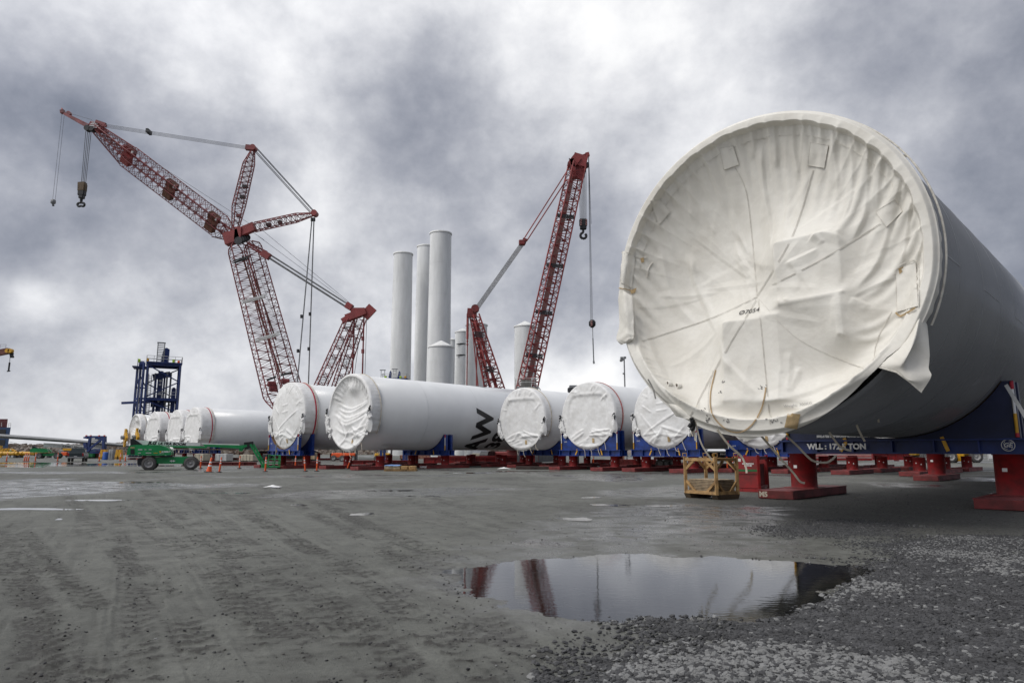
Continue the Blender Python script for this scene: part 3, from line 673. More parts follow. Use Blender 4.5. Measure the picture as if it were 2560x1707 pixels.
def cloth_drape(R, bfun, boxes, slack=1.06, grav=(0, -.0030, -.0028)):
    # loose sheet fixed round the rim, hanging under its own weight over the boxes behind it (position based cloth, coarse then fine)
    D0 = None
    for N, steps, iters in ((50, 130, 16), (150, 70, 14)):
        x = np.linspace(-R, R, N + 1); U, V = np.meshgrid(x, x, indexing='ij'); sp = x[1] - x[0]; rr = np.hypot(U, V)
        act = rr <= R * 1.0001; fix = rr >= R * .985; bv = bfun(np.arctan2(V, U)); sc = N / 50.0
        if D0 is None:
            h0 = np.where(fix, bv, bv * (rr / R) - .75 * (1 - (rr / R) ** 2) * sst(-3.2, -.6, V)); P = np.stack([U, V, np.where(rr > R, bv, h0 + .08 * (fbm(U * 1.7 + 3, V * 1.7, 3, 5) - .45) * (rr < R * .95))], -1)
        else:
            P = np.stack([bilin(np.ascontiguousarray(D0[..., k]), R, U, V) for k in range(3)], -1) + np.stack([U, V, 0 * U], -1)
            P[..., 2] += .03 * (fbm(U * 5, V * 5, 2, 6) - .45); P = np.where(fix[..., None], np.stack([U, V, bv], -1), P)
        Q = P.copy(); w = np.where(fix | ~act, 0.0, 1.0); wr = w.ravel()
        def pairs(di, dj, rest, stiff):
            out = []
            for par in (0, 1):
                i = np.arange(max(0, -di), N + 1 - max(0, di)); j = np.arange(max(0, -dj), N + 1 - max(0, dj)); I, J = np.meshgrid(i, j, indexing='ij')
                m = ((I // max(1, abs(di))) % 2 == par) if di else ((J // max(1, abs(dj))) % 2 == par)
                I = I[m]; J = J[m]; a = I * (N + 1) + J; b = (I + di) * (N + 1) + J + dj; ok = (wr[a] + wr[b]) > 0; a = a[ok]; b = b[ok]
                out.append((a, b, wr[a][:, None], wr[b][:, None], rest, stiff))
            return out
        kv = 1 + (slack - 1) * .75; kd = 1.4142 * (1 + (slack - 1) * .87)
        cs = pairs(1, 0, sp * slack, 1.0) + pairs(0, 1, sp * kv, 1.0) + pairs(1, 1, sp * kd, .5) + pairs(1, -1, sp * kd, .5)
        bend = pairs(2, 0, sp * 2 * slack, .12) + pairs(0, 2, sp * 2 * kv, .12)
        W3 = w[..., None]; g = np.array(grav) / sc
        for st in range(steps):
            vel = (P - Q) * .92; Q = P.copy(); P = P + W3 * (vel + g); F = P.reshape(-1, 3)
            for it in range(iters):
                for a, b, wa, wb, rest, k in (cs + bend if it % 3 == 0 else cs):
                    d = F[b] - F[a]; L = np.sqrt((d * d).sum(1, keepdims=True)) + 1e-9; c = d * ((L - rest) / L * k / (wa + wb))
                    if k < .2: c = np.where(L < rest, c, 0)
                    F[a] += wa * c; F[b] -= wb * c
            P = F.reshape(N + 1, N + 1, 3)
            for (u0, v0, u1, v1, ht) in boxes:
                px = np.minimum(P[..., 0] - u0, u1 - P[..., 0]); py = np.minimum(P[..., 1] - v0, v1 - P[..., 1]); ins = (px > 0) & (py > 0) & (P[..., 2] < ht) & (w > 0); P[..., 2] = np.where(ins, ht, P[..., 2])
                Q[..., :2] = np.where(ins[..., None], .3 * Q[..., :2] + .7 * P[..., :2], Q[..., :2])
            P[..., 2] = np.where(w > 0, np.maximum(P[..., 2], -1.3), P[..., 2])
        D = P - np.stack([U, V, 0 * U], -1); D[~act] = np.stack([0 * U, 0 * U, bv], -1)[~act]; D0 = D
    p = np.pad(D, ((1, 1), (1, 1), (0, 0)), mode='edge'); D = np.where(w[..., None] > 0, .6 * D + .1 * (p[:-2, 1:-1] + p[2:, 1:-1] + p[1:-1, :-2] + p[1:-1, 2:]), D)
    def up(A):                                       # cubic refinement, twice the resolution
        p = np.pad(A, ((1, 1), (0, 0), (0, 0)), mode='edge'); m = (-p[:-3] + 9 * p[1:-2] + 9 * p[2:-1] - p[3:]) / 16; o = np.zeros((2 * A.shape[0] - 1,) + A.shape[1:]); o[::2] = A; o[1::2] = m; return o
    D = up(D); D = up(D.transpose(1, 0, 2)).transpose(1, 0, 2)
    return [np.ascontiguousarray(D[..., k]) for k in range(3)]
def bilin(h, R, U, V):
    n = h.shape[0] - 1; x = np.clip((U + R) / (2 * R) * n, 0, n - 1e-6); y = np.clip((V + R) / (2 * R) * n, 0, n - 1e-6)
    i = x.astype(int); j = y.astype(int); fx = x - i; fy = y - j
    return (h[i, j] * (1 - fx) + h[i + 1, j] * fx) * (1 - fy) + (h[i, j + 1] * (1 - fx) + h[i + 1, j + 1] * fx) * fy
def strap(name, pts, w, root, m=M_STRAP, nrm=None):
    b = MB(); P = smooth_line(np.array([tuple(p) for p in pts]), 5); b.ribbon(P, w, nrm or (-AX), .014); return b.build(name, m, root)
def sheet(name, rows, m, root, n=5, ripple=.012, seed=1):   # a hanging piece of cloth through rows of points
    R2 = [smooth_line(np.array([tuple(p) for p in r]), n) for r in rows]; R2 = np.array(R2)
    cols = [smooth_line(R2[:, k], n) for k in range(R2.shape[1])]; P = np.array(cols)
    i, j = np.meshgrid(np.arange(P.shape[0]), np.arange(P.shape[1]), indexing='ij')
    P = P + (np.array(-AX)[None, None] * ((fbm(i * .55, j * .55, 3, seed) - .45) * ripple * 4)[..., None])
    b = MB(); b.grid([[tuple(q) for q in r] for r in P]); return b.build(name, m, root)
def crumple(b, c, size, seed):                      # bunched-up cloth
    rnd = np.random.RandomState(seed); n1, n2 = 12, 9; rows = []
    for j in range(n2):
        v = math.pi * j / (n2 - 1); r = []
        for k in range(n1):
            t = 2 * math.pi * k / n1; s = 1 + rnd.uniform(-.38, .38)
            r.append(Vector(c) + PR * (math.sin(v) * math.cos(t) * size[0] * s) - AX * (math.sin(v) * math.sin(t) * size[1] * s) + UPV * (math.cos(v) * size[2] * (1 + rnd.uniform(-.2, .2))))
        rows.append(r)
    b.grid(rows, smooth=False, wrap=True)

# ------------------------------------------------------------------ the big covered section in the foreground
T1 = Tube((5.44, 15.09, 5.59), 3.70, 36, 3.63)
def build_big():
    root = thing('tower_section', 'huge lying tower section at right, its near end wrapped in a cream tarpaulin', 'tower section', (T1.C.x, T1.C.y, 0))
    rings = sorted(set(round(T1.hit(x, y)[0], 2) for x, y in ((2400, 666), (2459, 722), (2501, 756), (2538, 793)))) + [14.6, 17.6, 20.6, 23.6, 26.6, 29.6, 32.6]
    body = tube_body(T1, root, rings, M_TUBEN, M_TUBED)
    for (x0, y0), (x1, y1) in (((2367, 638), (2402, 670)), ((2459, 722), (2502, 760)), ((2538, 793), (2570, 822))):
        s0, p0 = T1.hit(x0, y0); s1 = T1.hit(x1, y1)[0]; b = MB(); b.bar(T1.pt(s0, p0, T1.Rb), T1.pt(s1, p0, T1.Rb), .03, .012, up=T1.pt(s0, p0, 1) - T1.pt(s0, p0, 0)); b.build('weld_seam', M_TUBED, body, offset=chain_offset(root))
    Rm = 3.42
    bf = lambda th: -.24 + .38 * sst(-.02, -.85, np.sin(th))
    uv = lambda pts: [T1.uv(p[0], p[1], p[2] if len(p) > 2 else -.5) + ((p[2],) if len(p) > 2 else ()) for p in pts]
    obs = [uv(q) for q in ([(1936, 607, -.30), (1990, 598, -.14), (2060, 592, -.12), (2112, 600, -.26)], [(1950, 740, -.52), (2030, 727, -.22), (2115, 718, -.02)], [(1806, 808, -.20), (1880, 802, -.06), (1960, 803, -.38)],
                           [(1936, 607, -.30), (1937, 740, -.52)], [(2112, 600, -.26), (2115, 718, -.02)], [(2115, 718, -.02), (2104, 800, -.42)], [(1806, 808, -.20), (1802, 900, -.22), (1800, 1000, -.10)], [(1728, 612, -.62), (1790, 780, -.36), (1806, 808, -.20)], [(1560, 900, .0), (1980, 1050, .20)][:0])]
    A0 = T1.uv(1936, 606, -.25); A1 = T1.uv(2113, 735, -.25); B0 = T1.uv(1806, 805, -.2); B1 = T1.uv(1962, 1000, -.2)
    boxes = [(A0[0], A1[1], A1[0], A0[1], -.20), (B0[0], B1[1], B1[0], B0[1], -.13), (A1[0] - .16, A1[1] - .9, A1[0] - .0, A1[1] - .0, -.06), (A0[0] + .05, A1[1] - .06, A1[0], A1[1] + .04, -.06)]
    DU, DV, hm = cloth_drape(Rm, bf, boxes)
    def disp(U, V):
        r = np.hypot(U, V); s_ = np.minimum(1, Rm * .994 / np.maximum(r, 1e-6)); k = sst(Rm, Rm * .97, r); return bilin(DU, Rm, U * s_, V * s_) * k, bilin(DV, Rm, U * s_, V * s_) * k
    def uvm(px, py):
        u, v = T1.uv(px, py, -.4)
        for _ in range(4):
            r = math.hypot(u, v); s_ = min(1, Rm * .99 / max(r, 1e-6)); h = float(bilin(hm, Rm, np.array([u * s_]), np.array([v * s_]))[0]) if r < 3.44 else 0.0; u1, v1 = T1.uv(px, py, h); u, v = .5 * (u + u1), .5 * (v + v1)
        return u, v
    FK = .55
    FD = lambda pts, A, a, b_: ([uvm(x, y) for x, y in pts], A * FK, a * .8, b_ * 1.25)
    LEDGE = [FD([(1925, 608), (1990, 598), (2060, 591), (2125, 603)], .20, .60, .075), FD([(1938, 742), (2030, 727), (2128, 716)], .20, .40, .085), FD([(1792, 810), (1880, 802), (1975, 803)], .22, .45, .085),
             FD([(1936, 590), (1936, 680), (1938, 755)], .12, .45, .09), FD([(2113, 585), (2113, 650), (2116, 735)], .12, .12, .40), FD([(2116, 705), (2108, 770), (2098, 850)], .14, .09, .35), FD([(1806, 795), (1803, 880), (1799, 1010)], .14, .32, .09), FD([(2118, 715), (2150, 690), (2200, 665)], .10, .3, .08)]
    folds = [FD([(1904, 345), (1910, 470), (1930, 590), (1936, 607)], .10, .05, .13), FD([(1722, 604), (1745, 680), (1785, 770), (1804, 806)], .06, .12, .05),
             FD([(2078, 306), (2085, 372), (2091, 468)], .10, .05, .09), FD([(1976, 292), (1984, 378), (1997, 448)], .08, .05, .09), FD([(2020, 292), (2032, 417)], .07, .05, .08), FD([(1928, 298), (1942, 420)], .08, .05, .09),
             FD([(1880, 300), (1884, 400)], .06, .05, .07), FD([(2119, 325), (2127, 468), (2096, 545)], .09, .05, .10), FD([(2169, 340), (2167, 473), (2158, 532), (2119, 596)], .13, .05, .13), FD([(2209, 368), (2197, 456), (2190, 520)], .10, .05, .10),
             FD([(2259, 412), (2228, 535), (2189, 642), (2125, 702)], .14, .05, .14), FD([(2293, 462), (2268, 555), (2248, 668)], .11, .04, .10), FD([(2315, 488), (2293, 580)], .07, .04, .08), FD([(2329, 525), (2290, 656)], .08, .04, .08), FD([(2340, 615), (2316, 670)], .06, .04, .07),
             FD([(2337, 606), (2306, 705), (2240, 770)], .09, .05, .10), FD([(2331, 715), (2294, 805)], .08, .03, .08), FD([(2237, 677), (2180, 692), (2118, 718)], .07, .05, .12), FD([(2117, 718), (2150, 732), (2172, 742)], .06, .03, .09), FD([(2241, 780), (2141, 904), (2060, 926)], .07, .06, .10),
             FD([(2215, 920), (2086, 994), (1955, 1078)], .17, .10, .16), FD([(2120, 904), (1983, 953), (1895, 968)], .07, .06, .10), FD([(1975, 840), (1972, 945)], .05, .05, .08), FD([(2000, 880), (1975, 945)], .06, .06, .06),
             FD([(1754, 505), (1775, 545), (1795, 575)], .045, .05, .05), FD([(1827, 508), (1845, 560), (1870, 616)], .06, .05, .06), FD([(1838, 580), (1852, 622), (1876, 650)], .05, .05, .05), FD([(1658, 610), (1691, 721), (1750, 786)], .08, .08, .10), FD([(1734, 618), (1753, 693), (1790, 760)], .05, .05, .06),
             FD([(1587, 740), (1642, 859), (1688, 932)], .07, .06, .10), FD([(1590, 850), (1667, 975), (1730, 1042)], .15, .05, .12), FD([(1605, 800), (1690, 960), (1740, 1010)], .06, .06, .09), FD([(1811, 816), (1842, 900)], .05, .05, .07), FD([(1814, 853), (1860, 905), (1905, 950)], .06, .05, .09),
             FD([(1625, 480), (1660, 560), (1700, 640)], .05, .09, .09), FD([(1680, 400), (1720, 490), (1760, 560)], .04, .09, .09), FD([(1572, 620), (1590, 690), (1640, 790)], .05, .06, .09), FD([(1745, 360), (1790, 460), (1830, 530)], .035, .08, .08), FD([(1838, 585), (1870, 690), (1893, 740)], .045, .1, .06),
             FD([(1985, 620), (2000, 660), (1990, 705)], .03, .06, .08), FD([(1965, 640), (2050, 600)], .05, .04, .07), FD([(2020, 590), (2045, 565), (2090, 572), (2115, 600)], .07, .03, .08), FD([(2030, 560), (2060, 590)], .05, .03, .05), FD([(2240, 850), (2190, 900), (2130, 960)], .06, .05, .09)]
    rnd = random.Random(21)
    for _ in range(54):                              # short straight tension creases
        a = RAD(rnd.uniform(0, 360)); r0 = rnd.uniform(.5, 3.1); u0, v0 = r0 * math.cos(a), r0 * math.sin(a); L_ = rnd.uniform(.35, 1.1)
        d_ = (a if rnd.random() < .55 else RAD(rnd.choice((60, 75, 95, 115, 150, 20)))) + rnd.uniform(-.35, .35); q_ = (math.cos(d_) * L_, math.sin(d_) * L_); bn = rnd.uniform(-.08, .08)
        folds.append(([(u0 - q_[0], v0 - q_[1]), (u0 - q_[1] * bn, v0 + q_[0] * bn), (u0 + q_[0], v0 + q_[1])], rnd.uniform(.006, .02), rnd.uniform(.03, .09), rnd.uniform(.06, .22)))
    pleats = [(RAD(a), w) for a, w in ((40, 1), (46, .7), (53, 1.1), (60, .8), (67, 1), (74, .6), (81, 1.1), (88, .9), (95, 1), (103, .8), (110, 1.2), (117, .7), (124, 1), (131, .9), (138, .7), (145, 1), (152, .6), (159, .9), (167, .7), (20, .7), (26, .9), (33, .8), (12, .6), (4, .7))]
    def H(U, V):
        U = np.asarray(U, float); V = np.asarray(V, float); r = np.hypot(U, V); th = np.arctan2(V, U); sc = np.minimum(1, Rm * .994 / np.maximum(r, 1e-6))
        h = bilin(hm, Rm, U * sc, V * sc); h = h + fold_field(folds, U, V)
        h = h + .04 * (fbm(U * .9 + 9, V * .9 + 4, 2, 7) - .45) + .006 * (fbm(U * 3.5 + 9, V * 3.5, 3, 17) - .45)
        for sc_, am, sd_ in ((.55, .03, 3), (1.25, .010, 9)):
            q = fbm(U * sc_ + V * sc_ * .35 + 20, V * sc_ * .7 + 11, 2, sd_) / .75; h = h + am * (1 - np.abs(2 * q - 1)) ** 2.2
        lift = np.zeros(r.shape)
        for a, w in pleats:
            da = (th - a + np.pi) % (2 * np.pi) - np.pi; lift += w * np.exp(-np.abs(da) / .028)
        up = sst(-.55, -.15, np.sin(th))
        re = 3.46 - .045 * lift * up + .012 * np.sin(th * 23)
        k = sst(-.055, .015, r - re) * up + (1 - up) * sst(3.2, 3.7, r)
        lip = .02 * lift * up * sst(3.66, 3.5, r) + .06 * (1 - up)
        h = h + lift * up * .10 * np.exp(-np.maximum(0, 3.44 - r) / .42) * (r < 3.48)
        h = h * (1 - k) + lip * k + (1 - up) * k * .10
        h = h + .20 * np.exp(-((V + 2.75) / .55) ** 2) * sst(3.6, 3.0, np.abs(U) + .0 * V) * sst(3.68, 3.2, r)
        return h - .11 * sst(3.60, 3.70, r)
    band = lambda th: .40 * np.where(np.abs((th - RAD(84) + np.pi) % (2 * np.pi) - np.pi) < RAD(112), 1, 0) + .04
    xs = np.radians([-180, -150, -125, -110, -90, -70, -60, -50, -40, -30, 0, 180]); ys = np.array([1, 1.0, 1.01, 1.02, 1.012, .985, .965, .95, .95, 1.0, 1, 1])
    rout = lambda th: np.interp((th + np.pi) % (2 * np.pi) - np.pi, xs, ys)
    cov = cover_obj(T1, H, band, rout, 230, 1000, 3.70, M_TARP, root, disp=disp)
    base = chain_offset(root)
    gx = np.linspace(-3.75, 3.75, 601); GU, GV = np.meshgrid(gx, gx, indexing='ij'); HG = H(GU, GV).tolist(); XG, YG = disp(GU, GV); XG = XG.tolist(); YG = YG.tolist()
    def Hs(u, v):
        x = min(max((u + 3.75) / 7.5 * 600, 0), 599.99); y = min(max((v + 3.75) / 7.5 * 600, 0), 599.99); i = int(x); j = int(y); a = x - i; c = y - j
        return (HG[i][j] * (1 - a) + HG[i + 1][j] * a) * (1 - c) + (HG[i][j + 1] * (1 - a) + HG[i + 1][j + 1] * a) * c
    def Ds(u, v):
        i = int(min(max((u + 3.75) / 7.5 * 600, 0), 599)); j = int(min(max((v + 3.75) / 7.5 * 600, 0), 599)); return XG[i][j], YG[i][j]
    def par(px, py):
        u, v = T1.uv(px, py, -.4)
        for _ in range(12):
            h = Hs(u, v); du, dv = Ds(u, v); u1, v1 = T1.uv(px, py, h); u, v = .5 * (u + u1 - du), .5 * (v + v1 - dv)
        return u, v
    def on(px, py, e=.012):
        u, v = par(px, py); du, dv = Ds(u, v); return T1.face(u + du, v + dv, Hs(u, v) + e)
    def seam(pts, w=.007, m=M_SEAM, e=.005, n=8):
        P = smooth_line(np.array(pts, float), n); b = MB(); b.ribbon([on(x, y, e) for x, y in P], w, -AX, .006); return b.build('seam', m, cov, offset=base)
    for s in ([(1892, 742), (1790, 790), (1690, 825), (1605, 852)], [(1892, 742), (1880, 600), (1865, 480), (1838, 420)], [(1893, 739), (1980, 590), (2033, 425)], [(1930, 712), (2060, 645), (2200, 560)], [(1895, 745), (2000, 850), (2170, 925)], [(1895, 750), (1910, 900), (1925, 1060)], [(1890, 750), (1800, 900), (1725, 1038)]):
        seam(s)
        seam([(x + 2.2, y + 1.8) for x, y in s])
    for rr in (.868 * 3.7,):
        P = []
        for k in range(48):
            t = RAD(22 + 146 * k / 47); u = rr * math.cos(t); v = rr * math.sin(t); h = Hs(u, v); du, dv = Ds(u, v); P.append(T1.face(u + du, v + dv, h + .008))
        b = MB(); b.ribbon(P, .010, -AX, .005); b.build('seam', M_SEAM, cov, offset=base)
    def cloth_patch(c, m=M_TARP, e=.02, edge=True):
        n = 9; rows = []
        for i in range(n):
            a = i / (n - 1); r = []
            for j in range(n):
                q = j / (n - 1); x = (c[0][0] * (1 - q) + c[1][0] * q) * (1 - a) + (c[3][0] * (1 - q) + c[2][0] * q) * a; y = (c[0][1] * (1 - q) + c[1][1] * q) * (1 - a) + (c[3][1] * (1 - q) + c[2][1] * q) * a
                r.append(on(x, y, e + random.uniform(0, .008)))
            rows.append(r)
        b = MB(); b.grid(rows); o = b.build('patch', m, cov, offset=base)
        if edge:
            b = MB(); o2 = [rows[0][j] for j in range(n)] + [rows[i][-1] for i in range(n)] + rows[-1][::-1] + [rows[i][0] for i in range(n - 1, -1, -1)]
            b.pipe([p - AX * .002 for p in o2], .006, 5); b.build('patch_stitching', M_SEAM, cov, offset=base)
        return o
    for c in ([(1800, 372), (1834, 366), (1848, 412), (1811, 426)], [(2027, 357), (2072, 365), (2061, 421), (2020, 414)], [(1627, 503), (1652, 500), (1677, 530), (1649, 562)], [(2190, 530), (2238, 500), (2256, 530), (2217, 568)], [(2240, 675), (2290, 655), (2296, 765), (2243, 780)], [(1558, 628), (1590, 640), (1580, 720), (1552, 706)]):
        cloth_patch(c)
    cloth_patch([(1970, 1033), (2002, 1035), (1994, 1073), (1962, 1068)], M_TAN, edge=False)
    for c in ([(2247, 672), (2260, 667), (2257, 680), (2250, 686)], [(1603, 646), (1611, 644), (1612, 656), (1605, 657)], [(1577, 727), (1593, 720), (1590, 732), (1580, 735)]): cloth_patch(c, M_TAN, edge=False, e=.03)
    seam([(1790, 925), (1777, 985), (1782, 1035), (1815, 1072), (1850, 1080), (1880, 1062), (1905, 1020), (1916, 968)], .03, mat('rope_edge', (.42, .30, .17), .8), .02)
    seam([(1783, 925), (1771, 985), (1776, 1040), (1810, 1080)], .02)
    seam([(1632, 656), (1622, 672), (1618, 695)], .03, M_SEAM, .02); seam([(1555, 632), (1590, 643), (1617, 644)], .03, M_SEAM, .02); seam([(1548, 720), (1580, 726)], .02, M_TAN, .02)
    seam([(2241, 782), (2255, 790), (2290, 770)], .035, M_TAN, .05); seam([(2230, 778), (2195, 845), (2183, 902)], .012, M_SEAM, .02); seam([(2238, 677), (2258, 660), (2290, 652), (2298, 690), (2297, 768)], .014, M_SEAM, .03)
    # printed number
    vs, fs = text_geo('\u00d87054', 1.0); sz = .17; o = on(1874, 779); ob = MB()
    u0, v0 = par(1874, 779); ca, sa = math.cos(.05), math.sin(.05)
    def txt(x, y):
        u = u0 + (x * ca - y * sa) * sz; v = v0 + (x * sa + y * ca) * sz; du, dv = Ds(u, v); return T1.face(u + du, v + dv, Hs(u, v) + .015)
    ob.add([txt(x, y) for x, y in vs], fs, False); ob.build('printed_number', M_LETB, cov, offset=base)
    vs, fs = text_geo('Weight: 300KG', 1.0); sz = .085; u0, v0 = par(1995, 1012); ob = MB(); ob.add([txt(x, y) for x, y in vs], fs, False); ob.build('printed_weight', mat('faded_print', (.42, .41, .39), .8), cov, offset=base)
    rnd = random.Random(4); b = MB()
    for cx, cy, n, sp in ((1905, 965, 7, 9), (1770, 1045, 9, 9), (1930, 1050, 12, 16), (1756, 1021, 5, 6), (1804, 955, 3, 4), (1815, 1053, 6, 6), (1800, 980, 3, 3)):
        for _ in range(n):
            x = cx + rnd.gauss(0, sp * .6); y = cy + rnd.gauss(0, sp * .45); a = rnd.uniform(-1, 1); l = rnd.uniform(1.5, 5)
            b.bar(on(x, y, .010), on(x + l * math.cos(a), y + l * math.sin(a), .010), rnd.uniform(.008, .022), .004, up=-AX)
    b.build('dirt_smudges', mat('dirt', (.13, .125, .12), .9), cov, offset=base)
    # two grommet tubes poking through, lower left
    for x, y in ((1676, 961), (1699, 966)):
        b = MB(); p = on(x, y, -.02); d = (-AX + UPV * .15 - PR * .5).normalized(); b.lathe([(.075, 0), (.085, .10), (.055, .105), (.05, .02)], p, d, 14); g = b.build('eyelet_sleeve', M_TARP, cov, offset=base)
        b = MB(); b.lathe([(.05, .085), (.0, .085)], p, d, 14); b.build('sleeve_hole', M_BROWN, g, offset=base)
    # flaps hanging at both sides
    def A(px, py, h): u, v = T1.uv(px, py, h); return T1.face(u, v, h)
    sheet('side_flap', [[A(2292, 800, .02), A(2297, 792, .06), A(2305, 790, .02), A(2318, 812, -.15)], [A(2262, 850, .10), A(2285, 850, .30), A(2296, 850, .10), A(2324, 880, -.12)],
                        [A(2225, 890, .14), A(2262, 900, .38), A(2272, 890, .14), A(2322, 920, -.05)], [A(2197, 910, .16), A(2240, 925, .26), A(2275, 945, .25), A(2328, 941, .0)], [A(2196, 917, .16), A(2242, 930, .24), A(2272, 952, .22), A(2304, 980, .05)]], M_TARP, root, 6, .010, 4)
    b = MB(); q = [A(2196, 918, .17), A(2242, 931, .25), A(2272, 953, .23), A(2304, 981, .06)]; b.pipe(q, .012, 5); b.build('flap_hem', M_SEAM, root)
    sheet('side_flap', [[A(1547, 725, .0), A(1560, 728, .12), A(1580, 740, .08)], [A(1546, 770, -.03), A(1562, 772, .20), A(1584, 790, .10)], [A(1549, 815, -.03), A(1566, 818, .16), A(1585, 830, .12)], [A(1540, 845, -.05), A(1560, 850, .14), A(1583, 845, .14)], [A(1552, 862, -.02), A(1566, 858, .10), A(1578, 852, .10)]], M_TARP, root, 6, .02, 9)
    sheet('lower_flap', [[A(1662, 985, .06), A(1685, 990, .12), A(1700, 1000, .1)], [A(1670, 1010, .10), A(1690, 1020, .25), A(1715, 1025, .14)], [A(1690, 1040, .05), A(1712, 1046, .18), A(1735, 1048, .12)]], M_TARP, root, 5, .02, 12)
    sheet('hem_point', [[A(1822, 1080, .0), A(1850, 1083, .02), A(1905, 1088, .0)], [A(1840, 1090, .0), A(1862, 1095, .02), A(1895, 1092, .0)], [A(1862, 1101, .0), A(1866, 1103, .0), A(1872, 1101, .0)]], M_TARP, root, 4, .004, 3)
    # webbing straps hanging from the hem
    Y = 15.4
    for pts in ([(1738, 1052), (1753, 1108), (1780, 1150)], [(1793, 1074), (1822, 1112), (1853, 1140), (1864, 1165), (1867, 1182)], [(1902, 1088), (1945, 1138), (1982, 1180), (2000, 1203), (2012, 1207)], [(1965, 1088), (1995, 1116), (2030, 1150), (2062, 1156), (2078, 1150), (2090, 1138)],
                [(2073, 1080), (2096, 1112), (2112, 1122), (2128, 1126)], [(2136, 1030), (2142, 1062), (2152, 1085), (2162, 1103)], [(2184, 995), (2190, 1020), (2197, 1056)], [(2190, 965), (2196, 1000), (2203, 1036)]):
        strap('hanging_strap', [at(x, y, Y + (x - 1738) * .002) for x, y in pts], .045 if pts[0][0] > 1760 else .035, root)
    for x, y, n in ((1731, 1058, 1), (2188, 990, 2)):
        b = MB(); rnd = random.Random(n)
        for k in range(7):
            p = at(x + rnd.uniform(-4, 4), y - 14 + k * 4, Y - .05); b.tube(p, p + Vector((rnd.uniform(-.05, .05), .02, -.07)), .05, .045, 8)
        b.build('strap_bundle', M_BLACK, root)
    strap('hanging_strap', [at(1733, 1068, Y), at(1736, 1085, Y), at(1739, 1101, Y)], .04, root); strap('hanging_strap', [at(1731, 1068, Y), at(1729, 1080, Y), at(1732, 1090, Y)], .03, root)
    strap('hanging_strap', [at(1620, 948, 14.6), at(1632, 970, 14.6), at(1639, 997, 14.6)], .03, root, mat('grey_webbing', (.30, .29, .27), .8))
    for pts in ([(2253, 388), (2262, 390), (2273, 393)], [(2347, 545), (2356, 548), (2366, 553)], [(2362, 726), (2368, 732), (2375, 738)]):
        q = []
        for k, (x, y) in enumerate(pts):
            h = T1.hit(min(x, 2345), y, T1.Rb) if x > 2400 else None
            q.append(at(x, y, 17.4 if x < 2300 else 18.2))
        strap('hem_tie', q, .05, root)
    # hem rope of the band
    b = MB(); P = [T1.pt(.42, RAD(-26 + 218 * k / 80), 3.745) for k in range(81)]; b.pipe(P, .022, 6); b.build('hem_cord', M_SEAM, cov, offset=base)
    return root
build_big()
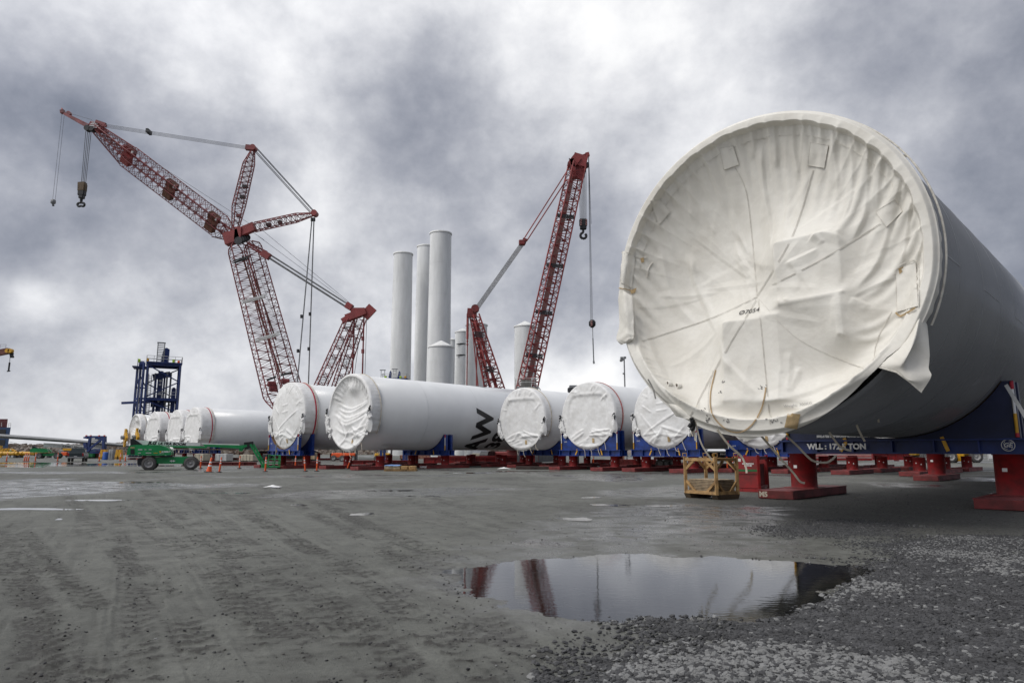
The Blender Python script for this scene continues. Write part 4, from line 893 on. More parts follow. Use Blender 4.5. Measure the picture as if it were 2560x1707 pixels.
# ------------------------------------------------------------------ the other lying sections
def small_cover(T, root, style, seed, bandw, red):
    rnd = random.Random(seed); Rc = T.R; k = Rc / 3.0
    fo = []
    def line(t0, r0, t1, r1, A, w): fo.append(([(r0 * Rc * math.cos(RAD(t0)), r0 * Rc * math.sin(RAD(t0))), ((r0 * math.cos(RAD(t0)) + r1 * math.cos(RAD(t1))) / 2 * Rc + rnd.uniform(-.1, .1), (r0 * math.sin(RAD(t0)) + r1 * math.sin(RAD(t1))) / 2 * Rc + rnd.uniform(-.1, .1)), (r1 * Rc * math.cos(RAD(t1)), r1 * Rc * math.sin(RAD(t1)))], A, w, w * rnd.uniform(.6, 1.8)))
    for _ in range(10):
        t = rnd.uniform(20, 160); line(t, .97, t + rnd.uniform(-12, 12), rnd.uniform(.6, .8), rnd.uniform(.03, .06), .06)
    for _ in range(9):
        t = rnd.choice((rnd.uniform(-75, -15), rnd.uniform(195, 255))); line(t, .97, rnd.uniform(-110, -70), rnd.uniform(.3, .75), rnd.uniform(.04, .09), .08)
    if style == 'dish':                              # deep concave top, cloth gathered in swags across the middle
        for y0, y1, c in ((-.02, .10, -.14), (-.12, .08, -.24), (-.2, -.02, -.33), (.2, .32, .1), (.05, .28, .0), (-.45, -.3, -.55)):
            fo.append(([(-.75 * Rc, y0 * Rc + .3), (-.1 * Rc, c * Rc), (.85 * Rc, y1 * Rc)], .10, .07, .14))
        fo.append(([(-.85 * Rc, .0), (-.35 * Rc, -.28 * Rc), (-.1 * Rc, -.7 * Rc)], .09, .06, .16))
        fo.append(([(.7 * Rc, -.1 * Rc), (.3 * Rc, -.6 * Rc), (.1 * Rc, -.85 * Rc)], .09, .1, .14)); fo.append(([(.85 * Rc, .0 * Rc), (.5 * Rc, -.45 * Rc), (.35 * Rc, -.8 * Rc)], .08, .1, .14))
        for q in range(14): t = 28 + q * 9.5; line(t, .93, t, .66, .07, .06)
    if style == 'flat':                              # tight cover with a diamond of creases
        for a, b in (((-.8, .1), (0, -.75)), ((.8, .2), (-.5, -.5)), ((.45, .75), (.8, .35)), ((-.7, .3), (-.3, .05)), ((.3, -.8), (.75, -.3)), ((-.2, .3), (.2, .36)), ((-.2, .1), (.25, .15))):
            fo.append(([(a[0] * Rc, a[1] * Rc), ((a[0] + b[0]) / 2 * Rc, (a[1] + b[1]) / 2 * Rc), (b[0] * Rc, b[1] * Rc)], .045, .03, .10))
    def H(U, V):
        U = np.asarray(U, float); V = np.asarray(V, float); r = np.hypot(U, V) / Rc; th = np.arctan2(V, U); s = np.sin(th)
        if style == 'dish': h = -.62 * k * np.clip(1 - (r / .93) ** 2, 0, 1) ** .6 * (.55 + .45 * sst(-.5, .4, V / Rc)) + .25 * np.exp(-((V / Rc + .25) / .3) ** 2) * np.exp(-((U / Rc) / .5) ** 2) + .34 * np.exp(-((V / Rc - .62) / .14) ** 2 - ((U / Rc - .02) / .22) ** 2)
        elif style == 'flat': h = .28 * k * (1 - r ** 2) - .05 * k * sst(.72, .9, r)
        else:                                        # panel held inside a padded ring
            px = np.maximum(np.abs(U / Rc) - .0, 0); sq = (np.abs(U / Rc) ** 4 + np.abs((V / Rc + .12) / 1.05) ** 4) ** .25
            h = .12 * k * (1 - r ** 2) - .07 * sst(.76, .66, sq) + .06 * np.exp(-((V / Rc - .62) / .06) ** 2) * sst(.62, .4, np.abs(U / Rc))
        h = h + fold_field(fo, U, V) + .08 * (fbm(U * 1.1 + seed, V * 1.1, 3, seed) - .45) * sst(1, .85, r) + .035 * (fbm(U * 4 + seed, V * 4, 3, seed + 3) - .45) * sst(.3, .8, r)
        return h * sst(1.0, .965, r) - .07 * sst(.97, 1, r) + .12 * sst(-.6, -1, s) * r * sst(1.02, .9, r)
    band = lambda th: bandw * np.where(np.abs((th - RAD(90) + np.pi) % (2 * np.pi) - np.pi) < RAD(124), 1, 0) + .05
    xs = np.radians([-180, -150, -130, -110, -90, -70, -50, -30, 0, 180]); ys = np.array([1, 1, .985, 1.0, 1.02, 1.0, .975, .995, 1, 1])
    rout = lambda th: np.interp((th + np.pi) % (2 * np.pi) - np.pi, xs, ys) * (1 + .006 * np.sin(th * 37 + seed) * (np.sin(th) < -.2))
    m = M_TARPW
    cov = cover_obj(T, H, band, rout, 64, 220, Rc, m, root); base = chain_offset(root)
    b = MB(); b.pipe([T.pt(bandw, RAD(-34 + 248 * q / 60), Rc + .05) for q in range(61)], .03, 5); b.build('hem_cord', M_STRAP, cov, offset=base)
    # bunched cloth tied up at both sides
    for sgn in (1, -1):
        b = MB()
        for q in range(7):
            a = RAD(-2 - q * 5.5 + rnd.uniform(-2, 2)); r = Rc * rnd.uniform(.95, 1.05); p = T.C + PR * (sgn * r * math.cos(a)) + UPV * (r * math.sin(a)) - AX * rnd.uniform(-.05, .16)
            crumple(b, p, (rnd.uniform(.10, .22) * k, rnd.uniform(.08, .16) * k, rnd.uniform(.16, .30) * k), seed * 31 + q + (sgn > 0) * 50)
        b.build('bunched_cloth', m, root)
        def A(u, v, h): return T.face(sgn * u * Rc, v * Rc, h)
        sheet('side_flap', [[A(.93, -.08, .1), A(.99, -.06, .15), A(1.03, -.05, .0)], [A(.90, -.25, .12), A(.99, -.25, .25), A(1.06, -.25, .0)], [A(.84, -.42, .10), A(.97, -.44, .22), A(1.07, -.44, .0)], [A(.84, -.50, .08), A(.93, -.49, .12), A(1.02, -.54, .05)]], m, root, 4, .03, seed + 5 + sgn)
        b = MB(); p = T.C + PR * (sgn * Rc * 1.0) + UPV * (Rc * (.08 if style == 'dish' else -.02)) - AX * .08
        for q in range(6): b.bar(p + UPV * (.14 - .08 * q), p + UPV * (.10 - .08 * q) - AX * .15 + PR * rnd.uniform(-.16, .16), .07, .09)
        b.build('ratchet_buckle', M_DARK, root)
    for q in range(4):
        a = RAD(-100 + q * 16); p = T.C + (PR * math.cos(a) + UPV * math.sin(a)) * Rc * .99 - AX * .05
        strap('hanging_strap', [p, p - UPV * rnd.uniform(.2, .4) + PR * rnd.uniform(.0, .2), p - UPV * rnd.uniform(.4, .7) + PR * rnd.uniform(.1, .4)], .035, root)
    b = MB(); u, v = .18 * Rc, -.80 * Rc; rows = [[T.face(u + i * .07, v + j * .09, float(H(np.array([[u + i * .07]]), np.array([[v + j * .09]])).ravel()[0]) + .03) for i in range(4)] for j in range(5)]; b.grid(rows); b.build('patch', M_TAN, cov, offset=base)
    if red:
        b = MB(); n = 80; rr = Rc + .05; s0 = bandw * red
        b.grid([[T.pt(s, RAD(-62 + 304 * q / n), rr + (.018 if 0 < j < 3 else 0)) for q in range(n + 1)] for j, s in enumerate((s0, s0 + .005, s0 + .13, s0 + .135))]); b.build('red_strap', M_REDST, root)
    return cov
SECT = [  # centre, radius, length, cover style, band, red strap position, label
    ('black', (-13.69, 57.49, 4.73), 3.23, 30, 'dish', .95, None, 'white lying tower section lettered AW 38, its cover drawn into a hollow'),
    ('green', (-20.46, 62.40, 4.66), 3.06, 30, 'flat', 1.35, .80, 'white lying tower section with red strap, left of the lettered one, smooth flat cover'),
    ('stair', (.85, 61.43, 4.34), 2.80, 26, 'panel', .85, None, 'lying tower section with no red strap, standing in front of the AW letters'),
    ('mid', (6.11, 55.47, 4.34), 2.72, 26, 'panel', 1.0, .92, 'lying tower section on a blue cradle, red strap round its rim, middle of the row'),
    ('hid', (11.20, 50.96, 4.22), 2.55, 26, 'flat', .9, None, 'lying tower section on a blue cradle, half hidden by the huge cream cover'),
    ('low', (17.91, 49.76, 4.24), 2.55, 26, 'flat', .9, None, 'lying tower section seen only as a white curve below the huge cover'),
    ('far', (23.30, 44.20, 4.62), 2.55, 24, 'flat', .9, None, 'lying tower section behind the huge one, a scrap of white cover showing'),
    ('l4', (-46.69, 100.48, 4.72), 3.10, 34, 'panel', 1.9, .80, 'far white tower section, largest of the distant left row, red strap near its rim'),
    ('l3', (-52.42, 106.89, 4.72), 3.10, 30, 'panel', 1.9, .80, 'far white tower section squeezed between two others in the distant left row'),
    ('l2', (-58.59, 112.20, 4.72), 3.10, 30, 'panel', 1.9, .80, 'far white tower section beside the one with yellow brackets'),
    ('l1', (-65.21, 118.84, 4.70), 3.10, 30, 'bracket', .9, None, 'far white tower section with two yellow lifting brackets at its open hollow end')]
TU = {}
def build_sections():
    for n, (key, C, R, L, style, bw, red, lab) in enumerate(SECT):
        T = Tube(C, R, L, R * .972); TU[key] = T
        root = thing('tower_section', lab, 'tower section', (T.C.x, T.C.y, 0), group='tower sections lying on red piers')
        body = tube_body(T, root, [q for q in (6.0, 12.0, 18.0, 24.0) if q < L] if n < 7 else [])
        small_cover(T, root, 'dish' if style == 'bracket' else style, 20 + n * 7, bw, red)
        base = chain_offset(root)
        if style == 'bracket':
            for sgn in (1, -1):
                b = MB(); pl = [(-.15, 1.5), (.35, 1.5), (.35, .9), (1.1, .0), (.35, -.9), (.3, -1.6), (-.15, -1.6), (-.3, -.6), (-.9, .0), (-.3, .6)]
                o = T.C + PR * (sgn * R * .93) - UPV * .9 - AX * .35; b.prism(pl, o, PR, UPV, -AX, .3); q = b.build('lifting_bracket', M_YELLOW, root)
                b = MB(); b.lathe([(.34, 0), (.34, .5), (.2, .5), (.2, .1)], o - AX * .3, -AX, 16); b.build('trunnion', M_GREY, q, offset=base)
        if key == 'black':
            def letter(txt, px, py, size, sx, bold=.04, flip=1):
                s0, p0 = T.hit(px, py); vs, fs = text_geo(txt, 1.0, bold, sx=sx, sub=.06); b = MB()
                b.add([T.pt(s0 - y * size, p0 + flip * x * size / T.Rb, T.Rb + .012) for x, y in vs], fs, False); return b
            for txt, x, y, s in (('AW', 1206, 1086, 2.85), ('38', 1243, 1104, 2.4)):
                b = letter(txt, x, y, s, .98); b.build('lettering', M_LETB, body, offset=base)
            s0, p0 = T.hit(1205, 1082); vs, fs = text_geo('AW', 1.0, .04, sub=.06); b = MB(); b.add([T.pt(s0 + 1.0 - y * 3.3, RAD(124) + x * 3.3 / T.Rb, T.Rb + .012) for x, y in vs], fs, False); b.build('lettering', M_LETB, body, offset=base)
build_sections()
TU['big'] = T1

# ------------------------------------------------------------------ blue cradles
M_BLUE2 = mat('shaded_blue_paint', (.003, .018, .115), .45, var=.3)  # darker copy of the cradle blue, the big section's shade painted in
M_SADDLE = mat('shaded_navy_paint', (.004, .010, .05), .5, var=.2)  # navy of the big section's saddles, taken darker to include overhead shade
def cradle(T, s, zb0, zb1, W, zt, lab, texts=None, side=.8, blabel=False, paint=M_BLUE):
    c = T.C + AX * s; base = Vector((c.x, c.y, 0)); R = T.Rb + .05; zc = T.C.z
    root = thing('transport_cradle', lab, 'cradle', base, group='blue cradles under the tower sections')
    def saddle(d0, d1, nm):
        b = MB(); pts = [(-W, zb1), (W, zb1), (W, zt)]
        v = max(-.98, (zt - zc) / R); a1 = math.asin(v); x = R * math.cos(a1); x = min(x, W - .12); a1 = -math.acos(min(1, x / R))
        pts.append((W - .02, zt)); n = 22
        amin = -math.acos(min(.999, 1.2 / R)) if zc - R < zb1 + .06 else -math.pi / 2
        for k in range(n + 1):
            a = a1 + (-math.pi - 2 * a1) * k / n; y = zc + R * math.sin(a); pts.append((R * math.cos(a), max(y, zb1 + .04)))
        pts.append((-W + .02, zt)); pts.append((-W, zt))
        nn = len(pts); ctr = []
        # split into quads between the arc and the base line so the concave outline fills cleanly
        arc = pts[3:-1]; vs = []
        for d in (d0, d1):
            for (x, y) in arc: vs.append(base + PR * x + UPV * y + AX * (d)); 
            for (x, y) in arc: vs.append(base + PR * max(-W, min(W, x * W / abs(arc[0][0]))) + UPV * zb1 + AX * (d))
        m = len(arc); fs = []
        for k in range(m - 1):
            fs.append((k, k + 1, m + k + 1, m + k)); o = 2 * m; fs.append((o + k + 1, o + k, o + m + k, o + m + k + 1)); fs.append((k + 1, k, o + k, o + k + 1)); fs.append((m + k, m + k + 1, o + m + k + 1, o + m + k))
        fs.append((0, m, 3 * m, 2 * m)); fs.append((m - 1, 2 * m + m - 1, 3 * m + m - 1, 2 * m - 1))
        b.add(vs, fs, False); sad = b.build(nm, paint, root)
        b = MB(); rr = R - .025
        b.grid([[base + (PR * math.cos(a1 + (-math.pi - 2 * a1) * k / 30) + UPV * 0) * rr + UPV * max(zc + rr * math.sin(a1 + (-math.pi - 2 * a1) * k / 30), zb1 + .045) + AX * d for k in range(31)] for d in (d0 - .04, d1 + .04)])
        b.build('padding', M_PATCH, sad, offset=base); return sad
    saddle(-side / 2, -side / 2 + .22, 'saddle'); saddle(side / 2 - .22, side / 2, 'saddle')
    b = MB(); Lb = W + .25
    for sg in (-1, 1):
        o = base + AX * (sg * side * .36); b.box(o + UPV * (zb1 - .03), (.34, .34, .06)); 
        for z, t in ((zb1 - .025, .05), (zb0 + .025, .05)): b.bar(o + UPV * z - PR * Lb, o + UPV * z + PR * Lb, .42, t)
        b.bar(o + UPV * (zb0 + zb1) / 2 - PR * Lb, o + UPV * (zb0 + zb1) / 2 + PR * Lb, .06, zb1 - zb0 - .1)
        for k in range(7):
            x = -Lb + .1 + k * (2 * Lb - .2) / 6; b.bar(o + PR * x + UPV * (zb0 + .05), o + PR * x + UPV * (zb1 - .05), .38, .05, up=PR)
    b.build('cross_beam', M_BLUE if paint is M_BLUE else M_BLUE2, root)
    for sg in (-1, 1):
        for col, z0, z1, r in ((M_REFL, zt - .95, zt - .25, .04), (M_YELLOW, zt - 1.5, zt - .95, .045), (M_REDST, zt - .25, zt - .02, .05), (M_REDST, zt - 1.62, zt - 1.5, .05)):
            z0 = max(z0, zb1 + .02); 
            if z1 <= z0: continue
            q = base + PR * (sg * (W - .06)) - AX * (side / 2 + .06); b = MB(); b.tube(q + UPV * z0, q + UPV * z1, r, n=8); b.build('tie_rod', col, root)
    for sg in (-.42, .42):
        q = base + PR * (sg * W) - AX * (side / 2 + .06) + UPV * (zb1 + .06); b = MB(); b.ribbon([q, q - UPV * .14 + PR * .05, q - UPV * (zb1 - zb0 - .02) + PR * .14 * (1 if sg > 0 else -1)], .10, -AX, .03); b.build('lashing_strap', M_YELLOW, root)
    o = base - AX * (side / 2 + .012) + UPV * ((zb1 + zt) / 2 - .1) - PR * (W - .45)
    if not texts: put_text('cradle_number', '11234'[0:0] + '1019', .16, o, PR, UPV, M_LETW, root)
    for (txt, px_r, z, size, dd, sx) in (texts or []):
        put_text('lettering', txt, size, base + PR * px_r + UPV * z - AX * dd, PR, UPV, M_LETW, root, .012, 'LEFT', sx)
    return root
G = {'black': 'lettered tower section', 'green': 'red-strapped section at the boom lift basket', 'stair': 'section in front of the AW letters', 'mid': 'middle section with the red rim strap', 'hid': 'half hidden section right of the middle one'}
cradle(TU['green'], .55, 1.12, 1.56, 2.75, 3.0, 'blue cradle under the red-strapped section above the boom lift basket', side=1.5)
cradle(TU['black'], 8.6, 1.12, 1.58, 2.95, 2.95, 'blue cradle under the lettered tower section, corner post standing clear')
cradle(TU['mid'], .55, 1.12, 1.60, 2.86, 3.1, 'blue cradle with tall corners under the middle tower section with the red strap', side=.9)
cradle(TU['hid'], .55, 1.12, 1.64, 2.72, 3.1, 'blue cradle just left of the wooden rack, under the half hidden section', side=.9)
cradle(TU['low'], .6, 1.12, 1.66, 2.6, 2.3, 'low blue cradle behind the red box, in the shade below the huge cover')
cradle(TU['stair'], 3.2, 1.12, 1.58, 2.6, 2.4, 'dark blue cradle under the section in front of the AW letters')
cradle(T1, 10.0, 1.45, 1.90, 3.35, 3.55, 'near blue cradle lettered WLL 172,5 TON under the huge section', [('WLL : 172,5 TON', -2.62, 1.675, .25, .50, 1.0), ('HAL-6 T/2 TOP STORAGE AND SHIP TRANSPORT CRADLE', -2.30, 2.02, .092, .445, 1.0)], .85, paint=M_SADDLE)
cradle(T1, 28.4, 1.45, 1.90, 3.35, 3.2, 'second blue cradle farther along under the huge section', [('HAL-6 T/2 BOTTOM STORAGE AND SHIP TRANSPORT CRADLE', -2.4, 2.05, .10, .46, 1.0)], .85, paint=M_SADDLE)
for k, (key, lab) in enumerate((('l4', 'far blue cradle under the largest section of the distant left row'), ('l3', 'far blue cradle under the squeezed section of the distant left row'), ('l2', 'far blue cradle beside the yellow brackets'), ('l1', 'far blue cradle under the section with yellow brackets'))):
    cradle(TU[key], 2.6, 1.15, 1.60, 2.9, 2.6, lab)
def emblem():
    ob = [o for o in bpy.data.objects if o.get('label', '').startswith('near blue cradle')][0]
    c = T1.C + AX * 10.0; c = Vector((c.x, c.y, 0)) + PR * 3.05 + UPV * 1.70 - AX * .515
    b = MB(); n = 40
    for r0, r1 in ((.150, .168), (.10, .108)):
        vs = []
        for k in range(n):
            t = 2 * math.pi * k / n
            for r in (r0, r1): vs.append(c + PR * (r * math.cos(t)) + UPV * (r * math.sin(t)))
        if r0 > .12: b.add(vs, [(2 * k, 2 * k + 1, (2 * k + 3) % (2 * n), (2 * k + 2) % (2 * n)) for k in range(n)], False)
    for q in range(4):
        a0 = q * math.pi / 2 + .5
        for k in range(8):
            a = a0 + k * .11; a2 = a + .11; r = .128 - k * .003; b.bar(c + PR * r * math.cos(a) + UPV * r * math.sin(a), c + PR * (r - .003) * math.cos(a2) + UPV * (r - .003) * math.sin(a2), .010, .002, up=-AX)
    vs, fs = text_geo('GE', .17, .004); b.add([c + PR * (x + .25 * y) + UPV * y for x, y in vs], fs, False)
    b.build('round_emblem', M_LGREY, ob)
emblem()

# ------------------------------------------------------------------ red piers
def make_pier(h, rad, name, lab):
    root = thing('steel_pier', lab, 'pier', group='red steel piers under the tower sections')
    b = MB(); b.bbox((0, 0, .14), (1.15, 4.9, .26), b=.012)
    for sx in (-1, 1):
        b.bar((sx * .55, -2.45, .272), (sx * .55, 2.45, .272), .10, .02)
    b.build('base_plate', M_DRED, root, local=True)
    b = MB(); b.bbox((0, 0, .285), (1.05, 1.05, .03), b=.008); b.build('foot_flange', M_DRED, root, local=True)
    b = MB(); b.lathe([(rad, .30), (rad, h - .03), (rad + .03, h - .03), (rad + .03, h)], (0, 0, 0), (0, 0, 1), 36)
    col = b.build('column', M_RED, root, local=True)
    for a, z in (((-105, h - .45),) if h > 1.3 else ((-105, h - .35), (-60, h - .42))):
        p = Vector((math.cos(RAD(a)) * rad, math.sin(RAD(a)) * rad, z)); nrm = Vector((math.cos(RAD(a)), math.sin(RAD(a)), 0)); b = MB()
        b.bar(p - UPV * (.05 if h > 1.3 else .03), p + UPV * (.05 if h > 1.3 else .03), .13 if h > 1.3 else .06, .012, up=nrm); b.build('label_plate', M_WHITE, col, local=True)
    return root
proto = make_pier(1.12, .36, 'steel_pier', ''); protoN = make_pier(1.45, .43, 'steel_pier', '')
def pier_at(T, s, d, lab, near=False, sh=0.0):
    p = T.C + AX * s + PR * d; pr = protoN if near else proto
    o = dup(pr, (p.x, p.y, 0), -YAW, lab); return o
used = [0, 0]
def place():
    desc = {'green': ('the red-strapped section by the lift basket', (.9, 13, 25), 2.2), 'black': ('the lettered section', (1.6, 8.6, 16, 24), 2.4), 'stair': ('the section in front of the AW letters', (3.2, 12, 21), 2.0),
            'mid': ('the middle red-rimmed section', (.7, 10, 20), 2.1), 'hid': ('the half hidden section', (.7, 10, 20), 2.0), 'low': ('the section showing as a white curve', (.7, 6.5, 13, 20), 2.0), 'far': ('the section behind the huge one', (1.5, 8, 15), 2.0),
            'l4': ('the largest far left section', (2.6, 12, 22), 2.2), 'l3': ('the squeezed far left section', (2.6, 14), 2.2), 'l2': ('the far section beside the brackets', (2.6, 14), 2.2), 'l1': ('the far section with yellow brackets', (2.6, 14), 2.2)}
    pos = ['front', 'second', 'third', 'rearmost']
    for key, (nm, ss, d) in desc.items():
        for k, s in enumerate(ss):
            for sg, side in ((-1, 'left'), (1, 'right')):
                pier_at(TU[key], s, sg * d, f'{side} red pier at the {pos[k]} support of {nm}')
    a = pier_at(T1, 10.0, -3.0, 'big red pier marked M5 below the lettered blue beam', True)
    pier_at(T1, 10.0, 3.0, 'big dark red pier at the right frame edge, under the huge section', True)
    pier_at(T1, 28.4, -3.0, 'bright red pier under the second cradle of the huge section', True); pier_at(T1, 28.4, 3.0, 'right red pier under the second cradle of the huge section, in shade', True)
    q = T1.C + AX * (10.0 - 2.45) + PR * (-3.0)
    put_text('painted_mark', 'M5', .20, Vector((q.x, q.y, .135)) - AX * .004 - PR * .38, PR, UPV, M_STRAP, a, .01, local=False) if False else None
    vs, fs = text_geo('M5', .22, .012); b = MB(); b.add([(x - .40, -2.455, y + .135) for x, y in vs], fs, False); b.build('painted_mark', M_STRAP, a, local=True)
    o = [x for x in bpy.data.objects if x.get('label', '') == 'right red pier at the second support of the lettered section'][0]
    vs, fs = text_geo('MAMMOET', .24, .012); b = MB(); b.add([(-.58, .9 - x - .9, y + .135) for x, y in vs], fs, False); b.build('lettering', M_LETW, o, local=True)
    vs, fs = text_geo('MAMMOET', .20, .012, sx=.95); b = MB(); b.add([(x, -2.456, y + .135) for x, y in vs], fs, False); b.build('lettering', M_LETW, o, local=True)
    for r in (proto, protoN):
        for ch in list(r.children):
            for g in list(ch.children): bpy.data.objects.remove(g)
            bpy.data.objects.remove(ch)
        bpy.data.objects.remove(r)
place()
# ================================================================== STANDING TOWERS
def standing(px0, px1, ytop, Y, taper, cap, lab, stripes=0):
    # left/right edges in the photo at the top of the shaft fix its width and place
    a = at(px0, ytop, Y); b_ = at(px1, ytop, Y); r1 = (b_ - a).length / 2; c = (a + b_) / 2; h = c.z
    root = thing('standing_tower', lab, 'tower', (c.x, Y, 0), group='white tower shafts standing behind the tubes')
    r0 = r1 * (1 + taper); n = 7; b = MB(); prof = [(r0 + (r1 - r0) * k / n, h * k / n) for k in range(n + 1)]
    b.lathe(prof, (c.x, Y, 0), n=56, caps=False); sh = b.build('shaft', M_STAND, root)
    for k in range(1, n):
        w = MB(); r = r0 + (r1 - r0) * k / n; w.lathe([(r - .02, h * k / n - .05), (r + .03, h * k / n - .03), (r + .03, h * k / n + .03), (r - .02, h * k / n + .05)], (c.x, Y, 0), n=48, caps=False); w.build('flange_ring', M_STAND, sh, offset=(c.x, Y, 0))
    b = MB(); b.lathe([(r1 + .18, h - .1), (r1 + .22, h + .25), (r1 * .9, h + .25 + cap * .12), (.3, h + .25 + cap), (.0, h + .3 + cap)], (c.x, Y, 0), n=48, caps=False); b.build('cap', M_WHITE, root)
    if stripes:
        for z in (h - 4.5, h - 8.5):
            b = MB(); 
            for k in range(3): b.box((c.x - r1 * .35 + k * .6, Y - r1 * .97, z + .1 * k), (2.2, .3, .35))
            b.build('bracket', M_GREY, root)
    return root
standing(985, 1031.5, 637, 215, .16, .5, 'tall white tower at the left of the three tall shafts')
standing(1043.5, 1090, 619, 225, .14, .4, 'tall white tower in the middle of the three tall shafts')
standing(1075.5, 1128.5, 586, 205, .13, .4, 'tallest white tower, with a short capped one in front of it')
standing(1072, 1134, 869, 188, .015, 1.7, 'short white tower with a conical cap in front of the tallest shaft')
standing(1138, 1178, 832, 240, .03, 1.4, 'slim white tower with two dark brackets below its cap', 1)
standing(1165, 1218, 814, 215, .02, .5, 'white tower standing right behind the short red mast')
standing(1286, 1340, 818, 205, .015, 1.6, 'white tower with a pointed cap behind the red main boom at right')
standing(1118, 1142, 851, 260, .02, .6, 'white tower of which a sliver shows beside the tallest shaft')

# ================================================================== CRANES
def lattice(b, p0, p1, e1, w0, d0, w1, d1, n, rc, rb, X=False, start=0.0, end=0.0):
    p0 = Vector(p0); p1 = Vector(p1); ax = (p1 - p0).normalized(); e1 = (Vector(e1) - ax * Vector(e1).dot(ax)).normalized(); e2 = ax.cross(e1)
    def corner(t, k):
        s = 1.0
        if start and t < start: s = .12 + .88 * t / start
        if end and t > 1 - end: s = .15 + .85 * (1 - t) / end
        w = (w0 + (w1 - w0) * t) * s; d = (d0 + (d1 - d0) * t) * s; q = ((-1, -1), (1, -1), (1, 1), (-1, 1))[k]
        return p0 + (p1 - p0) * t + e1 * (q[0] * w / 2) + e2 * (q[1] * d / 2)
    ts = [k / n for k in range(n + 1)]
    for k in range(4):
        for a, c in zip(ts, ts[1:]): b.tube(corner(a, k), corner(c, k), rc, n=6, caps=False)
    for i, (a, c) in enumerate(zip(ts, ts[1:])):
        for k in range(4):
            k2 = (k + 1) % 4
            if (i + k) % 2 == 0 or X: b.tube(corner(a, k), corner(c, k2), rb, n=4, caps=False)
            if (i + k) % 2 == 1 or X: b.tube(corner(a, k2), corner(c, k), rb, n=4, caps=False)
            if i % 2 == 0: b.tube(corner(a, k), corner(a, k2), rb, n=4, caps=False)
    return corner
def crane_a():
    Y = 130.0; P = lambda x, y, d=0.0: at(x, y, Y + d)
    base = Vector((P(720, 1100).x, Y, 0))
    root = thing('crawler_crane', 'dark red crawler crane at left, its luffing jib and masts spread like a star', 'crane', base)
    e = Vector((math.cos(.6), math.sin(.6), 0))
    b = MB()
    lattice(b, P(694, 1030), P(588, 606), e, 3.0, 3.0, 2.7, 2.7, 40, .115, .05, end=.03, start=.09)
    lattice(b, P(742, 1018, 3), P(627, 603, 3), e, 3.0, 3.0, 2.7, 2.7, 40, .115, .05, end=.03, start=.09); boom = b.build('main_boom', M_CRANE, root)
    for k, (a, c) in enumerate((((583, 655), (624, 643)), ((604, 756), (664, 740)), ((634, 853), (700, 833)))):
        b = MB()
        for dy in (-3, 3): b.bar(P(a[0], a[1] + dy, -2), P(c[0], c[1] + dy, -2), .16, .22)
        b.bar(P(a[0] + 4, a[1], -2.3), P(c[0] - 4, c[1], -2.3), .14, .16); b.build('boom_tie', M_LGREY if k else M_BLACK, boom, offset=base)
    for a, c in (((667, 950), (690, 942)), ((702, 938), (728, 931))):
        b = MB(); b.bar(P(*a, -1.8), P(*c, -1.8), .25, .35); b.build('boom_tie', M_BLACK, boom, offset=base)
    b = MB()
    for x, y in ((679, 960), (683, 972), (713, 953)): 
        b = MB(); b.lathe([(.55, -.7), (.55, .7)], P(x, y, 1), e, 14); b.build('rope_drum', M_CRANE, boom, offset=base)
    for a, c in (((606, 640), (655, 800)), ((655, 800), (700, 930)), ((618, 640), (690, 850))):
        b = MB(); b.bar(P(*a, 1.5), P(*c, 1.5), .45, .2); b.build('walkway', mat('rust_walkway', (.16, .06, .03), .7, var=.3), boom, offset=base)
    # boom head
    b = MB(); b.bar(P(563, 600), P(600, 589), 1.7, 2.4); b.bar(P(590, 586), P(606, 586), 1.7, 2.6); b.bar(P(600, 582), P(637, 566), 1.1, 1.7); b.build('boom_head', M_CRANE2, root)
    b = MB()
    for k in range(5): b.lathe([(.8, -.15), (.8, .15)], P(596 + k * 5, 602 - k * 2, -1 + k * .5), (0, 1, 0), 12)
    b.build('sheave_block', M_DARK, root)
    # luffing jib
    eJ = Vector((.2, .75, .62)); b = MB()
    lattice(b, P(583, 578), P(552, 556), eJ, .8, .8, 2.6, 2.4, 4, .12, .06); lattice(b, P(552, 556, 0), P(325, 383), eJ, 2.5, 2.3, 2.4, 2.2, 30, .10, .045)
    lattice(b, P(574, 596, 3), P(543, 575, 3), eJ, .8, .8, 2.4, 2.4, 4, .12, .06); lattice(b, P(543, 573, 3), P(314, 399, 3), eJ, 2.4, 2.3, 2.4, 2.2, 30, .10, .045)
    lattice(b, P(325, 383), P(240, 316), eJ, 2.3, 2.0, .9, .9, 14, .12, .06); lattice(b, P(314, 399, 3), P(236, 324, 3), eJ, 2.2, 2.0, .9, .9, 14, .12, .06); jib = b.build('luffing_jib', M_CRANE, root)
    for x, y in ((325, 385), (430, 470), (535, 551)):
        b = MB(); d = (P(325, 383) - P(552, 556)).normalized(); b.bar(P(x, y, 1) - d * 1.2 + UPV * .6, P(x, y, 1) + d * 1.2 + UPV * .6, 1.6, 1.0, up=eJ); b.bar(P(x - 9, y + 14, 1) - d * 1.0, P(x - 9, y + 14, 1) + d * 1.0, 2.0, 1.1, up=eJ); b.build('jib_platform', M_BROWN if x > 330 else M_CRANE2, jib, offset=base)
        b = MB(); b.bar(P(x + 4, y - 3, -1.2), P(x + 8, y - 2, -1.2), .5, .6); b.build('sign_plate', M_LGREY, jib, offset=base)
    b = MB(); pts = [(216, 318), (252, 322), (254, 316), (232, 303), (226, 303)]; q = [P(x, y) for x, y in pts]
    b.add(q + [v + Vector((0, 2.4, 0)) for v in q], [(0, 1, 2, 3, 4), (9, 8, 7, 6, 5)] + [(k, 5 + k, 5 + (k + 1) % 5, (k + 1) % 5) for k in range(5)], False); jh = b.build('jib_head', M_CRANE, root)
